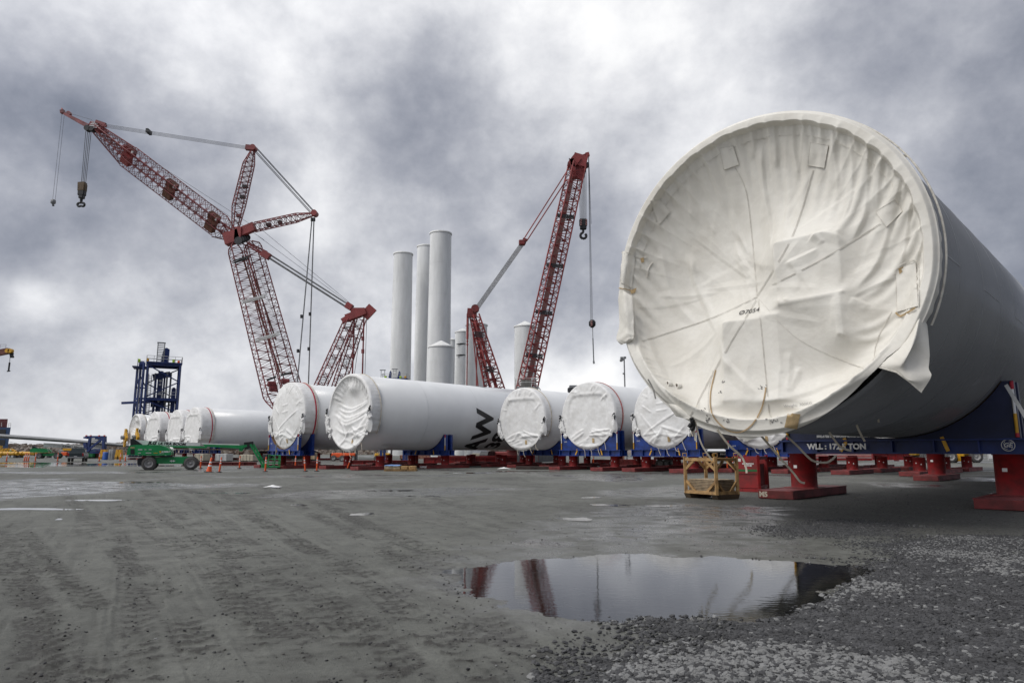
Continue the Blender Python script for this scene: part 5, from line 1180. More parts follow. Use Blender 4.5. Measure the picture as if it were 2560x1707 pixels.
    for k in range(4):
        b = MB(); y = 306 + k * 4; b.bar(P(229 - k * 2.6, y, -.06), P(240 + k * 3.6, y + 1, -.06), .04, .16); b.build('warning_stripe', M_REFL, jh, offset=base)
    b = MB(); b.lathe([(.6, -.5), (.6, .5)], P(220, 322), (0, 1, 0), 14); b.lathe([(.5, -.5), (.5, .5)], P(231, 324), (0, 1, 0), 14); b.build('sheave_block', M_BLACK, root)
    b = MB()
    for d in (0, 2): b.bar(P(222, 319, d), P(157, 282, 1), .45, .5); b.bar(P(222, 312, d), P(172, 288, 1), .22, .22)
    b.bar(P(157, 284, 1), P(156, 276, 1), .7, .7); b.lathe([(.5, -.3), (.5, .3)], P(172, 285, 1), (0, 1, 0), 12); b.build('runner_tip', M_CRANE, root)
    b = MB(); b.tube(P(156, 277, 1), P(154.5, 271, 1), .12); b.build('warning_lamp', mat('red_lamp', (.6, .1, .05), .4), root)
    # masts
    b = MB(); eM = Vector((.75, .66, 0))
    lattice(b, P(588, 574), P(597, 515), eM, 1.0, 1.0, 2.0, 1.9, 6, .11, .055); lattice(b, P(597, 515), P(622, 410), eM, 2.0, 1.9, 1.8, 1.7, 16, .11, .055); lattice(b, P(622, 410), P(633, 374), eM, 1.8, 1.7, .5, .5, 6, .11, .055)
    b.build('rear_mast', M_CRANE, root)
    b = MB(); eN = Vector((.1, .8, .6)); lattice(b, P(637, 568), P(740, 545), eN, 1.5, 1.6, 1.5, 1.5, 16, .11, .055); lattice(b, P(740, 545), P(784, 536), eN, 1.5, 1.5, .5, .5, 6, .11, .055); b.build('luffing_mast', M_CRANE, root)
    for x, y in ((597, 540), (612, 467), (606, 493), (700, 556), (672, 562)):
        b = MB(); b.box(P(x, y, .4), (.8, .8, .6)); b.build('mast_bracket', M_DARK if x in (612, 606, 700, 672) else M_CRANE, root)
    for x, y in ((634, 371), (787, 534)):
        b = MB(); b.lathe([(.6, -.7), (.6, .7)], P(x, y), (0, 1, 0), 14); b.build('mast_head', M_CRANE2, root)
    def ropes(name, segs, r, m=M_ROPE):
        for a, c in segs:
            b = MB(); b.tube(a, c, r, n=5); b.build(name, m, root)
    ropes('pendant_line', [(P(263, 311 + k * 2.6, k), P(616, 366 + k * 2.4, k)) for k in range(4)], .045)
    b = MB(); b.bar(P(240, 304), P(264, 312), .5, .6); b.bar(P(252, 312), P(266, 316), .4, .5); b.build('pendant_yoke', M_CRANE, root)
    b = MB(); b.box(P(372, 330, 1), (.5, 1.6, .8)); b.build('pendant_link', M_BLACK, root); b = MB(); b.bar(P(615, 369), P(632, 371), .9, 1.0); b.build('pendant_yoke', M_CRANE, root)
    ropes('luffing_rope', [(P(637 + dx, 373 + dy, z), P(783 + dx, 534 + dy, z)) for dx, dy, z in ((0, 2, 0), (-2, 4, .3), (4, -1, 2), (5, -3, 2.2), (1, 3, .6))], .075)
    ropes('pendant_line', [(P(780, 548), P(743, 960)), (P(785, 548, 2), P(771, 968, 2))], .13, M_GREY)
    for x, y in ((754, 791), (775, 785), (745, 877), (772, 872), (780, 549), (785, 549)):
        b = MB(); b.tube(P(x, y - 4, 0), P(x, y + 4, 0), .28); b.build('rope_socket', M_DARK, root)
    ropes('boom_pendant', [(P(618, 608), P(660, 634)), (P(615, 604, 2), P(668, 630, 2)), (P(614, 612), P(656, 636))], .17, M_CRANE)
    b = MB(); b.bar(P(655, 632), P(674, 643), 1.0, 1.3); b.build('pendant_yoke', M_CRANE2, root)
    ropes('boom_pendant', [(P(668 + dx, 637 + dy, z), P(868 + dx, 764 + dy, z)) for dx, dy, z in ((0, 4, 0), (0, 5.5, .4), (4, -2, 2), (6, -1, 2.4))], .16, M_GREY)
    ropes('thin_rope', [(P(250, 318), P(625, 560)), (P(330, 375), P(660, 600)), (P(655, 575), P(880, 762)), (P(645, 590), P(885, 768)), (P(620, 612), P(752, 968)), (P(158, 279), P(230, 300))], .035)
    # derrick mast behind
    b = MB(); lattice(b, P(792, 985), P(876, 800), e, 1.8, 1.8, 1.8, 1.8, 16, .12, .06); lattice(b, P(838, 990, 3), P(901, 795, 3), e, 1.9, 1.9, 1.8, 1.8, 16, .12, .06); dm = b.build('derrick_mast', M_CRANE, root)
    for t in (.2, .45, .7, .92):
        for a, c, d in (((792, 985), (876, 800), -1), ((838, 990), (901, 795), 2)):
            x = a[0] + (c[0] - a[0]) * t; y = a[1] + (c[1] - a[1]) * t; b = MB()
            for k in range(4): b.bar(P(x - 9, y - 6 + k * 4, d), P(x + 9, y - 4 + k * 3, d), .08, .08)
            b.build('mast_tie', M_BLACK, dm, offset=base)
    b = MB(); b.bar(P(866, 796), P(915, 778), 1.6, 1.3); b.bar(P(878, 776), P(912, 776), 1.0, .9); b.bar(P(912, 772), P(930, 788), 2.6, .5, up=(0, 1, 0)); b.bar(P(866, 790), P(872, 800), 2.4, .8, up=(0, 1, 0)); b.build('mast_head', M_CRANE2, root)
    b = MB(); b.bar(P(866, 762), P(880, 770), 1.3, 1.2); b.build('pendant_yoke', M_CRANE2, root)
    ropes('back_stay', [(P(910, 790), P(906, 945)), (P(886, 800), P(881, 940))], .16, M_CRANE); ropes('thin_rope', [(P(917, 790), P(912, 945)), (P(898, 850), P(886, 935)), (P(866, 900), P(865, 950))], .05)
    for x, y in ((907, 878), (907, 846), (883, 890)): b = MB(); b.tube(P(x, y - 5), P(x, y + 5), .3); b.build('rope_socket', M_CRANE, root)
    ropes('hoist_rope', [(P(214.5 + k * 4.5, 328, k * .5), P(203.0 + k * 3.6, 462, k * .5)) for k in range(4)], .06); ropes('hoist_rope', [(P(155, 284, 1), P(131.5, 501, 1)), (P(160.5, 290, 1), P(138, 501, 1))], .03)
    crawler_base(root, base, M_CRANE, 0.5)
    # hooks hang from the ropes: things of their own
    hk = thing('hook_block', 'big tan and black hook block hanging from the left crane jib', 'hook block', P(206, 510))
    b = MB(); b.bar(P(206, 457), P(205.5, 475), 1.3, 1.0, up=(0, 1, 0)); b.bbox(P(206, 470), (1.5, 1.1, 1.7), b=.2); b.build('cheek_plate', mat('dull_ochre', (.10, .062, .028), .6, var=.3), hk)
    b = MB(); b.bbox(P(205, 482), (1.35, 1.0, 1.3), b=.15); b.bbox(P(204.5, 491), (.95, .9, 1.0), b=.12); b.build('weight', M_BLACK, hk)
    b = MB(); b.tube(P(204, 494), P(202.5, 508), .32, .22)
    for sg in (-1, 1):
        b.pipe([P(202.5, 507), P(202.5 + sg * 7, 508), P(202.5 + sg * 9.3, 512), P(202.5 + sg * 6, 516.5), P(202.5, 515)], .22, 7)
    b.build('double_hook', M_BLACK, hk)
    bl = thing('headache_ball', 'small grey overhaul weight on a thin rope below the left crane tip', 'hook block', P(133, 506, 1)); b = MB(); b.lathe([(.25, .5), (.45, .35), (.48, -.25), (.2, -.5)], P(133, 505, 1), n=12); b.build('weight', M_GREY, bl)
    b = MB(); b.tube(P(133, 507, 1), P(132.5, 513, 1), .12); b.bar(P(131, 514, 1), P(135, 514, 1), .25, .25); b.build('hook', M_BLACK, bl)
def crawler_base(root, base, paint, rot):
    u = Vector((math.cos(rot), math.sin(rot), 0)); v = Vector((-math.sin(rot), math.cos(rot), 0)); R = Matrix(((u.x, v.x, 0), (u.y, v.y, 0), (0, 0, 1)))
    for sg in (-1, 1):
        b = MB(); c = base + v * (sg * 3.6); n = 20; L = 4.2; r = .75; path = [(-L, 0), (L, 0)]
        pr = []
        for k in range(11): a = -math.pi / 2 + math.pi * k / 10; pr.append((L + r * math.cos(a), r + r * math.sin(a)))
        for k in range(11): a = math.pi / 2 + math.pi * k / 10; pr.append((-L + r * math.cos(a), r + r * math.sin(a)))
        b.prism(pr, c - v * .6, u, UPV, v, 1.2); b.build('crawler_track', M_DARK, root)
    b = MB(); b.bbox(base + UPV * 1.0, (4.5, 6.4, .8), R, .1); b.bbox(base + UPV * 1.7, (3.0, 3.0, .7), R, .1); b.build('undercarriage', paint, root)
    b = MB(); b.bbox(base + UPV * 2.9 - u * 1.5, (9, 2.9, 1.8), R, .15); b.build('machinery_house', paint, root)
    b = MB(); b.bbox(base + UPV * 2.9 + u * 4.0 + v * 2.2, (1.9, 1.3, 1.8), R, .15); cb = b.build('cab', paint, root)
    b = MB(); b.bbox(base + UPV * 3.1 + u * 4.96 + v * 2.2, (.03, 1.1, 1.1), R, .01); b.build('cab_window', M_GLASS, cb, offset=base)
    for k in range(4): b = MB(); b.bbox(base + UPV * (2.3 + k * .55) - u * 7.2, (1.6, 4.6, .5), R, .05); b.build('counterweight', M_DRED, root)
def crane_b():
    Y = 100.0; P = lambda x, y, d=0.0: at(x, y, Y + d); base = Vector((P(1300, 1100).x, Y, 0))
    root = thing('crawler_crane', 'bright red crawler crane at centre with one straight lattice boom and a short mast', 'crane', base)
    e = Vector((.93, .36, 0)); b = MB(); lattice(b, P(1296, 1065), P(1443, 412), e, 2.5, 2.1, 2.1, 1.9, 48, .13, .07, start=.06); boom = b.build('main_boom', M_CRANE2, root)
    b = MB(); b.bar(P(1312, 1000, .3), P(1432, 430, .3), .75, .12, up=(0, 1, 0)); b.build('walkway', mat('walkway_mesh', (.17, .075, .07), .7, var=.2), boom, offset=base)
    for y in (540, 663, 780, 888):
        t = (1065 - y) / (1065 - 412); x = 1296 + 147 * t; b = MB()
        for q in range(3): b.bar(P(x - 21, y - 5 + q * 3.5, -1.2), P(x + 21, y + q * 3.5, -1.2), .13, .16)
        for q in range(4): b.bar(P(x - 20 + q * 11, y - 5, -1.2), P(x - 14 + q * 11, y + 6, -1.2), .10, .1)
        b.build('boom_tie', M_BLACK, boom, offset=base)
    b = MB(); b.bar(P(1427, 400), P(1444, 412), 1.6, 1.8); b.bar(P(1432, 398), P(1466, 408), 1.2, 1.8); b.bar(P(1428, 402), P(1436, 446), .6, 1.6); b.bar(P(1456, 410), P(1446, 448), .5, 1.6); b.build('boom_head', M_CRANE2, root)
    b = MB(); lattice(b, P(1440, 404), P(1470, 386), Vector((0, 1, 0)), .9, .8, .3, .3, 6, .09, .06); b.bar(P(1464, 388), P(1473, 386), .5, .6); b.build('tip_jib', M_CRANE2, root)
    b = MB()
    for k in range(4): b.lathe([(.55, -.12), (.55, .12)], P(1448 + k * 5.5, 411 + k * .7, .4 * k), (0, 1, 0), 12)
    b.build('sheave_block', M_DARK, root); b = MB(); b.tube(P(1424, 402), P(1423, 396), .07); b.build('anemometer', M_DARK, root)
    b = MB(); lattice(b, P(1250, 1020, 2), P(1186, 788, 2), Vector((.85, .5, 0)), 2.5, 2.0, 1.0, 1.2, 20, .13, .07); mast = b.build('mast', M_CRANE2, root)
    b = MB(); b.bar(P(1252, 1010, 3), P(1190, 800, 3), .5, .4); b.bar(P(1236, 1010, 3), P(1182, 800, 3), .5, .4); b.build('mast_leg', M_CRANE2, mast, offset=base)
    for x, y in ((1197, 836), (1224, 923)):
        b = MB()
        for q in range(3): b.bar(P(x - 11, y - 6 + q * 5, .4), P(x + 12, y - 4 + q * 5, .4), .16, .2)
        b.build('mast_tie', M_BLACK, mast, offset=base)
    b = MB(); b.bar(P(1168, 782, 2), P(1192, 784, 2), .6, 1.4); b.lathe([(.6, -.5), (.6, .5)], P(1188, 772, 2), (0, 1, 0), 14); b.bar(P(1176, 780, 2), P(1190, 774, 2), .3, .9); b.build('mast_head', M_DRED, root)
    def ropes(name, segs, r, m):
        for a, c in segs: b = MB(); b.tube(a, c, r, n=5); b.build(name, m, root)
    ropes('back_stay', [(P(1169.5, 784, 2), P(1168.5, 848, 2))], .19, M_CRANE2); ropes('back_stay', [(P(1168.5, 848, 2), P(1167, 985, 2)), (P(1182, 830, 2), P(1197, 985, 2)), (P(1192, 870, 2), P(1191, 985, 2)), (P(1200, 880, 2), P(1212, 985, 2))], .09, M_CRANE2)
    for y in (853, 861): b = MB(); b.tube(P(1168.4, y - 2, 2), P(1168.3, y + 2, 2), .16); b.build('rope_socket', M_CRANE2, root)
    ropes('luffing_rope', [(P(1185 + k * 1.5, 772 + k * .8, 2), P(1300 + k * 1.5, 609 + k * .8, 2)) for k in range(7)], .045, M_GREY)
    b = MB(); b.bbox(P(1305, 607, 2), (1.0, .9, .8), b=.12); b.bar(P(1306, 601, 2), P(1316, 604, 2), .35, .8); b.build('luffing_block', M_DRED, root)
    ropes('boom_pendant', [(P(1308, 600, 2), P(1424, 418, 1)), (P(1316, 604, 2), P(1416, 450, 0))], .10, M_CRANE2)
    ropes('hoist_rope', [(P(1448 + k * 3.4, 418, .2 * k), P(1450.5 + k * 2.9, 549, .2 * k)) for k in range(6)], .05, M_ROPEL); ropes('hoist_rope', [(P(1471, 392), P(1476.5, 800)), (P(1471.5, 392), P(1479, 800)), (P(1472, 392), P(1481.5, 800)), (P(1472, 390), P(1478, 560))], .028, M_ROPE)
    crawler_base(root, base, M_CRANE2, 1.2)
    hk = thing('hook_block', 'black hook block with pink striped cheeks hanging from the central red crane', 'hook block', P(1458, 580)); b = MB(); b.bbox(P(1458, 557), (1.2, .7, 1.2), b=.15); b.bbox(P(1458, 568), (1.0, .6, .8), b=.12); b.build('sheave_frame', M_BLACK, hk)
    for x in (1450.5, 1464):
        for k in range(4): b = MB(); b.bar(P(x, 551 + k * 4, -.42), P(x + 4, 549 + k * 4, -.42), .10, .06); b.build('warning_stripe', mat('pink_stripe', (.55, .28, .26), .6), hk)
    b = MB(); b.tube(P(1458, 573), P(1458, 581), .18); b.pipe([P(1458, 581), P(1452, 585), P(1451, 592), P(1457, 597), P(1464, 595), P(1466, 589), P(1463, 585)], .2, 7); b.build('hook', M_BLACK, hk)
    ax = thing('auxiliary_hook', 'small striped auxiliary block with a long chain sling at the central crane', 'hook block', P(1481, 808)); b = MB(); b.lathe([(.3, .55), (.52, .25), (.5, -.3), (.2, -.6)], P(1480.5, 809), n=14); b.build('block', M_BLACK, ax)
    for k in range(4): b = MB(); b.bar(P(1476.5, 804 + k * 3.5, -.5), P(1481, 802 + k * 3.5, -.5), .09, .08); b.build('warning_stripe', MATS['pink_stripe'], ax)
    b = MB(); b.tube(P(1481.5, 818), P(1482.2, 845), .05); b.tube(P(1482.2, 845), P(1484.5, 908), .09); b.bar(P(1484, 902), P(1485, 909), .25, .25); b.build('sling', M_GREY, ax)
crane_a(); crane_b()
# ================================================================== MACHINES, VEHICLES, PEOPLE
class SidePlane:                                     # upright plane through a ground point along a heading
    def __init__(s, P0, yaw): s.P0 = Vector(P0); s.u = Vector((math.cos(yaw), math.sin(yaw), 0)); s.v = Vector((-math.sin(yaw), math.cos(yaw), 0))
    def __call__(s, px, py):
        d = raydir(px, py); o = Vector((0, 0, EYE)) - s.P0; t = -o.dot(s.v) / d.dot(s.v); p = o + d * t
        return p.dot(s.u), p.z
    def w(s, x, y, z): return s.P0 + s.u * x + s.v * y + UPV * z
def wheel(b_t, b_r, c, ax, r, wd, m_parent=None):
    b_t.lathe([(r * .60, -wd / 2), (r * .9, -wd / 2), (r, -wd * .36), (r, wd * .36), (r * .9, wd / 2), (r * .60, wd / 2)], c, ax, 28, caps=False)
    for k in range(26):
        a = 2 * math.pi * k / 26; d = Vector(ax).normalized(); u = Vector((0, 0, 1)); s = d.cross(u).normalized(); p = Vector(c) + (s * math.cos(a) + u * math.sin(a)) * r
        b_t.bar(p - d * wd * .45, p + d * wd * .45, .05, .07, up=(s * math.cos(a) + u * math.sin(a)))
    b_r.lathe([(r * .62, -wd * .40), (r * .50, -wd * .42), (r * .44, -wd * .16), (r * .2, -wd * .14), (r * .18, -wd * .3), (0, -wd * .3)], c, ax, 24, caps=False)
    b_r.lathe([(r * .62, wd * .40), (r * .3, wd * .2), (0, wd * .2)], c, ax, 24, caps=False)
def boom_lift(P0, yaw, px_of, label, near=True, scale=1.0, own=None):
    S = SidePlane(P0, yaw); root = thing('boom_lift', label, 'boom lift', P0, group='green telescopic boom lifts')
    q = px_of
    def prism(pts, y0, y1, nm, m, par=root):
        b = MB(); pp = [q(x, y) for x, y in pts]; b.prism(pp, S.w(0, y0, 0), S.u, UPV, S.v, y1 - y0); return b.build(nm, m, par, offset=P0 if par is not root else None)
    W = 2.45 * scale
    for (cx, cy), yy in (((371.4, 1160.6), .25), ((476, 1160.6), .25), ((371.4, 1160.6), W - .25), ((476, 1160.6), W - .25)):
        x, z = q(cx, cy); bt = MB(); br = MB(); r = .52 * scale; wheel(bt, br, S.w(x, yy * scale, r), S.v, r, .44 * scale)
        w = thing_part('wheel', root, P0, bt, M_TYRE); br.build('rim', M_RIM, w, offset=P0)
    prism([(378, 1143), (476, 1141), (478, 1156), (470, 1159), (385, 1159), (376, 1152)], .45, W - .45, 'chassis', M_GREEN)
    prism([(341, 1146), (377, 1146), (377, 1163), (341, 1163)], .55, W - .55, 'axle', M_DARK); prism([(455, 1150), (485, 1150), (485, 1164), (455, 1164)], .6, W - .6, 'axle', M_GREEN)
    prism([(318, 1139), (430, 1139), (432, 1142), (318, 1142)], .2, W - .2, 'turntable', M_DARK)
    hood = prism([(316, 1137), (319, 1122), (324, 1113), (342, 1111.5), (396, 1111.8), (410, 1115), (422, 1122), (428, 1130), (428, 1137), (400, 1138.5)], .02, .95, 'hood', M_GREEN)
    prism([(316, 1137), (319, 1122), (324, 1113), (342, 1111.5), (396, 1111.8), (410, 1115), (422, 1122), (428, 1130), (428, 1137), (400, 1138.5)], 1.55, W - .02, 'hood', M_GREEN)
    if near:
        prism([(326, 1123), (336.5, 1123), (336.5, 1135), (326, 1135)], -.01, .02, 'grille', M_BLACK, hood)
        for x0, x1, y0, y1, m in ((345, 356, 1122, 1125, M_LGREY), (345, 352, 1131, 1133, M_LGREY), (364, 378, 1131, 1133, M_LGREY), (384, 394, 1131.5, 1133, M_YELLOW), (398.5, 403, 1127, 1131, M_YELLOW), (361, 366, 1122.5, 1124.5, M_LGREY), (372, 379, 1122.5, 1124.5, M_LGREY), (326, 337, 1117, 1120, M_TAN)):
            prism([(x0, y1), (x1, y1), (x1, y0), (x0, y0)], -.012, .02, 'decal', m, hood)
        x, z = q(404.5, 1129); put_text('lettering', 'SUNBELT', .20, S.w(x, -.02, z), S.u, UPV, M_LETW, hood, .008, 'LEFT') if False else None
        x, z = q(404, 1129); put_text('lettering', 'SUNBELT', .15, S.w(x, -.02, z), S.u, UPV, M_LETW, root, .008, 'LEFT')
        x, z = q(398, 1133); put_text('lettering', 'RENTALS', .085, S.w(x, -.02, z), S.u, UPV, M_LETW, root, .0, 'LEFT')
        b = MB(); c = S.w(*[q(430, 1152)[0], .43, q(430, 1152)[1]]); b.add([c + S.u * (x_ * .17) + UPV * (z_ * .17) for x_, z_ in ((-1.3, 0), (-.2, .55), (-.2, .2), (.3, .2), (.3, .55), (1.3, 0), (.3, -.55), (.3, -.2), (-.2, -.2), (-.2, -.55))], [(0, 1, 2, 8, 9), (2, 3, 7, 8), (3, 4, 5, 6, 7)], False); b.build('arrow_mark', M_LETW, root)
    y0, y1 = W / 2 - .28, W / 2 + .28
    prism([(322, 1096), (331, 1096), (352, 1110), (352, 1114), (322, 1114)], y0 - .12, y1 + .12, 'boom_heel', M_BLACK)
    if own:
        b = MB(); pp = [S(x, y) for x, y in own[0]]; b.prism(pp, S.w(0, y0, 0), S.u, UPV, S.v, y1 - y0); b.build('base_boom', M_WHITE, root)
        b = MB(); pp = [S(x, y) for x, y in own[1]]; b.prism(pp, S.w(0, y0 - .1, 0), S.u, UPV, S.v, y1 - y0 + .2); b.build('jib', M_GREEN, root)
        x, z = S(180, 1117); put_text('lettering', 'SUNBELT RENTALS', .46, S.w(x, y0 - .02, z), S.u + UPV * -.06, UPV, M_LETB, root, .01)
        return root
    b1 = prism([(334, 1098), (360, 1101), (497, 1106), (500, 1112), (497, 1115), (410, 1114), (352, 1112)], y0, y1, 'base_boom', M_WHITE)
    prism([(410, 1113.5), (497, 1114.2), (517, 1116), (515, 1120), (430, 1118)], y0 - .02, y1 + .02, 'boom_stripe', M_GREEN)
    prism([(500, 1106.5), (599, 1109.5), (599, 1112.4), (505, 1110)], y0 + .08, y1 - .08, 'fly_boom', M_WHITE); prism([(505, 1110), (599, 1112.5), (618, 1111), (618, 1116), (603, 1121), (512, 1116)], y0 + .05, y1 - .05, 'mid_boom', M_GREEN)
    prism([(430, 1118), (590, 1123), (590, 1126), (430, 1121)], y0 + .1, y0 + .2, 'hose_carrier', M_PLYE)
    prism([(598, 1117), (612, 1118), (606, 1128), (598, 1127)], y0 + .1, y1 - .1, 'boom_bracket', M_GREEN)
    if near:
        x, z = q(368, 1106.5); put_text('lettering', 'JLG', .34, S.w(x, y0 - .015, z), S.u + UPV * -.035, UPV + S.u * .25, M_LETB, root, .02, 'LEFT', 1.15)
        x, z = q(392.5, 1108); put_text('lettering', 'ULTRA BOOM', .30, S.w(x, y0 - .015, z), S.u + UPV * -.035, UPV + S.u * .22, M_LETB, root, .012, 'LEFT', 1.08)
        xs, zs = q(363, 1111); put_text('lettering', '\u25e2', .1, S.w(xs, y0 - .015, zs), S.u, UPV, M_LETB, root) if False else None
    b = MB(); x, z = q(622, 1113); 
    for k in range(8): b.tube(S.w(x - .3 + .09 * k, y0 + .1, z + .2 - .04 * k), S.w(x - .2 + .07 * k, y1 - .05, z - .3 + .03 * k), .05, n=6)
    b.bar(S.w(x - .35, (y0 + y1) / 2, z), S.w(x + .4, (y0 + y1) / 2, z + .1), .45, .5); b.build('boom_knuckle', M_BLACK, root)
    b = MB(); xa, za = q(630, 1110); xb, zb = q(661, 1163)
    for dx in (-.11, .13): b.bar(S.w(xa + dx, y0 + .12, za), S.w(xb + dx, y0 + .12, zb), .14, .16); b.bar(S.w(xa + dx, y1 - .12, za), S.w(xb + dx, y1 - .12, zb), .14, .16)
    b.bar(S.w(xb - .2, (y0 + y1) / 2, zb - .05), S.w(xb + .3, (y0 + y1) / 2, zb - .1), .5, .35); b.build('jib', M_GREEN, root)
    # basket
    x0, zf = q(671, 1167); x1, _ = q(700, 1167); _, zt = q(690, 1138); b = MB(); ya, yb = W / 2 - 1.1, W / 2 + 1.1; zf = max(zf, .12)
    b.bar(S.w((x0 + x1) / 2, ya, zf), S.w((x0 + x1) / 2, yb, zf), x1 - x0, .10)
    for z in (zt, zf + (zt - zf) * .66, zf + (zt - zf) * .33):
        for a, c in (((x0, ya), (x1, ya)), ((x1, ya), (x1, yb)), ((x1, yb), (x0, yb)), ((x0, yb), (x0, ya))): b.tube(S.w(*a, z), S.w(*c, z), .03, n=6)
    for x, y in ((x0, ya), (x1, ya), (x1, yb), (x0, yb), ((x0 + x1) / 2, ya), ((x0 + x1) / 2, yb), (x1, (ya + yb) / 2)): b.tube(S.w(x, y, zf), S.w(x, y, zt), .03, n=6)
    bk = b.build('basket', M_GREEN, root); b = MB(); b.bbox(S.w(x0 - .12, W / 2, zt - .1), (.45, .9, .45), b=.05); b.build('control_box', M_DARK, bk, offset=P0)
    b = MB(); b.tube(S.w(x1 - .3, yb, zf + .2), S.w(x1 - .25, yb, zt + 1.0), .05, n=6); b.build('hose', M_GREY, bk, offset=P0)
    return root
def thing_part(nm, root, P0, mb, m): return mb.build(nm, m, root)
LP = gp(372, 1175.2); LP = Vector((LP.x, LP.y, 0)); LYAW = RAD(22)
SL = SidePlane(LP, LYAW)
boom_lift(LP, LYAW, SL, 'near green boom lift, its long white boom lettered in black')
_s2 = .37; D2 = 138.0
P2 = at(97, 1142, D2); P2.z = 0; S2 = SidePlane(P2, RAD(20))
def far_px(px, py): 
    x, z = SL(px, py); return x, z
boom_lift(P2, RAD(18), far_px, 'distant green boom lift by the breakwater, its white boom behind the dark pickup', near=False, own=([(105, 1107), (119, 1107.5), (222, 1114), (222, 1122.5), (118, 1117.5), (105, 1118)], [(221, 1114.5), (229, 1114.5), (240, 1124), (234, 1128), (224, 1122)]))

def pickup():
    P0 = Vector((gp(196, 1153).x * 1.0, 0, 0)); D = 99.0; c = at(194, 1153, D); root = thing('pickup_truck', 'dark pickup truck seen from behind, parked among the orange posts', 'pickup truck', (c.x, D, 0), RAD(26))
    def part(b, nm, m, par=root): return b.build(nm, m, par, local=True)
    W = 1.0
    b = MB(); sec = [(-2.9, .62, 1.22), (-2.85, .58, 1.25), (-.9, .55, 1.25), (-.85, .5, 1.25), (2.2, .5, 1.22), (2.75, .52, 1.12), (2.85, .6, 1.0)]
    rows = []
    for y, z0, z1 in sec:
        rows.append([Vector((x, y, z)) for x, z in ((-W * .93, z0), (-W, z0 + .18), (-W * .99, (z0 + z1) / 2), (-W * .95, z1 - .04), (-W * .9, z1), (W * .9, z1), (W * .95, z1 - .04), (W * .99, (z0 + z1) / 2), (W, z0 + .18), (W * .93, z0))])
    b.grid(rows, smooth=False, wrap=True); b.add(rows[0], [tuple(range(10))], False); b.add(rows[-1], [tuple(range(10))[::-1]], False); body = part(b, 'body', M_PICK)
    b = MB(); b.box((0, -1.9, 1.256), (1.6, 1.7, .02)); part(b, 'cargo_bed', M_BLACK, body)
    b = MB(); lo = [(-.93, -.85), (.93, -.85), (.93, 1.35), (-.93, 1.35)]; hi = [(-.76, -.62), (.76, -.62), (.76, .62), (-.76, .62)]
    b.add([(x, y, 1.24) for x, y in lo] + [(x, y, 1.90) for x, y in hi], [(0, 1, 5, 4), (1, 2, 6, 5), (2, 3, 7, 6), (3, 0, 4, 7), (4, 5, 6, 7)], False); cab = part(b, 'cab', M_PICK)
    def quad(a, b_, c_, d, nm, m, par): q = MB(); q.add([a, b_, c_, d], [(0, 1, 2, 3)], False); part(q, nm, m, par)
    quad((-.80, -.815, 1.33), (.80, -.815, 1.33), (.68, -.655, 1.80), (-.68, -.655, 1.80), 'rear_window', M_GLASS, cab)
    for s in (-1, 1): quad((s * .905, -.7, 1.33), (s * .905, 1.05, 1.33), (s * .795, .55, 1.80), (s * .795, -.55, 1.80), 'side_window', M_GLASS, cab)
    quad((-.80, 1.28, 1.31), (.80, 1.28, 1.31), (.68, .72, 1.82), (-.68, .72, 1.82), 'windscreen', M_GLASS, cab)
    b = MB(); b.bbox((0, -2.93, .60), (1.9, .16, .2), b=.04); part(b, 'bumper', M_GREY)
    b = MB(); b.box((0, -2.915, 1.0), (1.5, .03, .46)); part(b, 'tailgate', M_PICK); b = MB(); b.box((0, -2.935, .74), (.34, .02, .17)); part(b, 'number_plate', M_LGREY)
    for s in (-1, 1):
        b = MB(); b.box((s * .86, -2.905, 1.02), (.16, .05, .40)); part(b, 'tail_lamp', M_TAIL)
        b = MB(); b.bbox((s * 1.12, .95, 1.30), (.24, .1, .2), b=.03); part(b, 'mirror', M_DARK)
        for y in (-1.75, 1.75):
            bt = MB(); br = MB(); wheel(bt, br, (s * .86, y, .39), (s * 1.0 * -1, 0, 0), .39, .28); w = part(bt, 'wheel', M_TYRE); part(br, 'rim', M_RIM, w)
pickup()

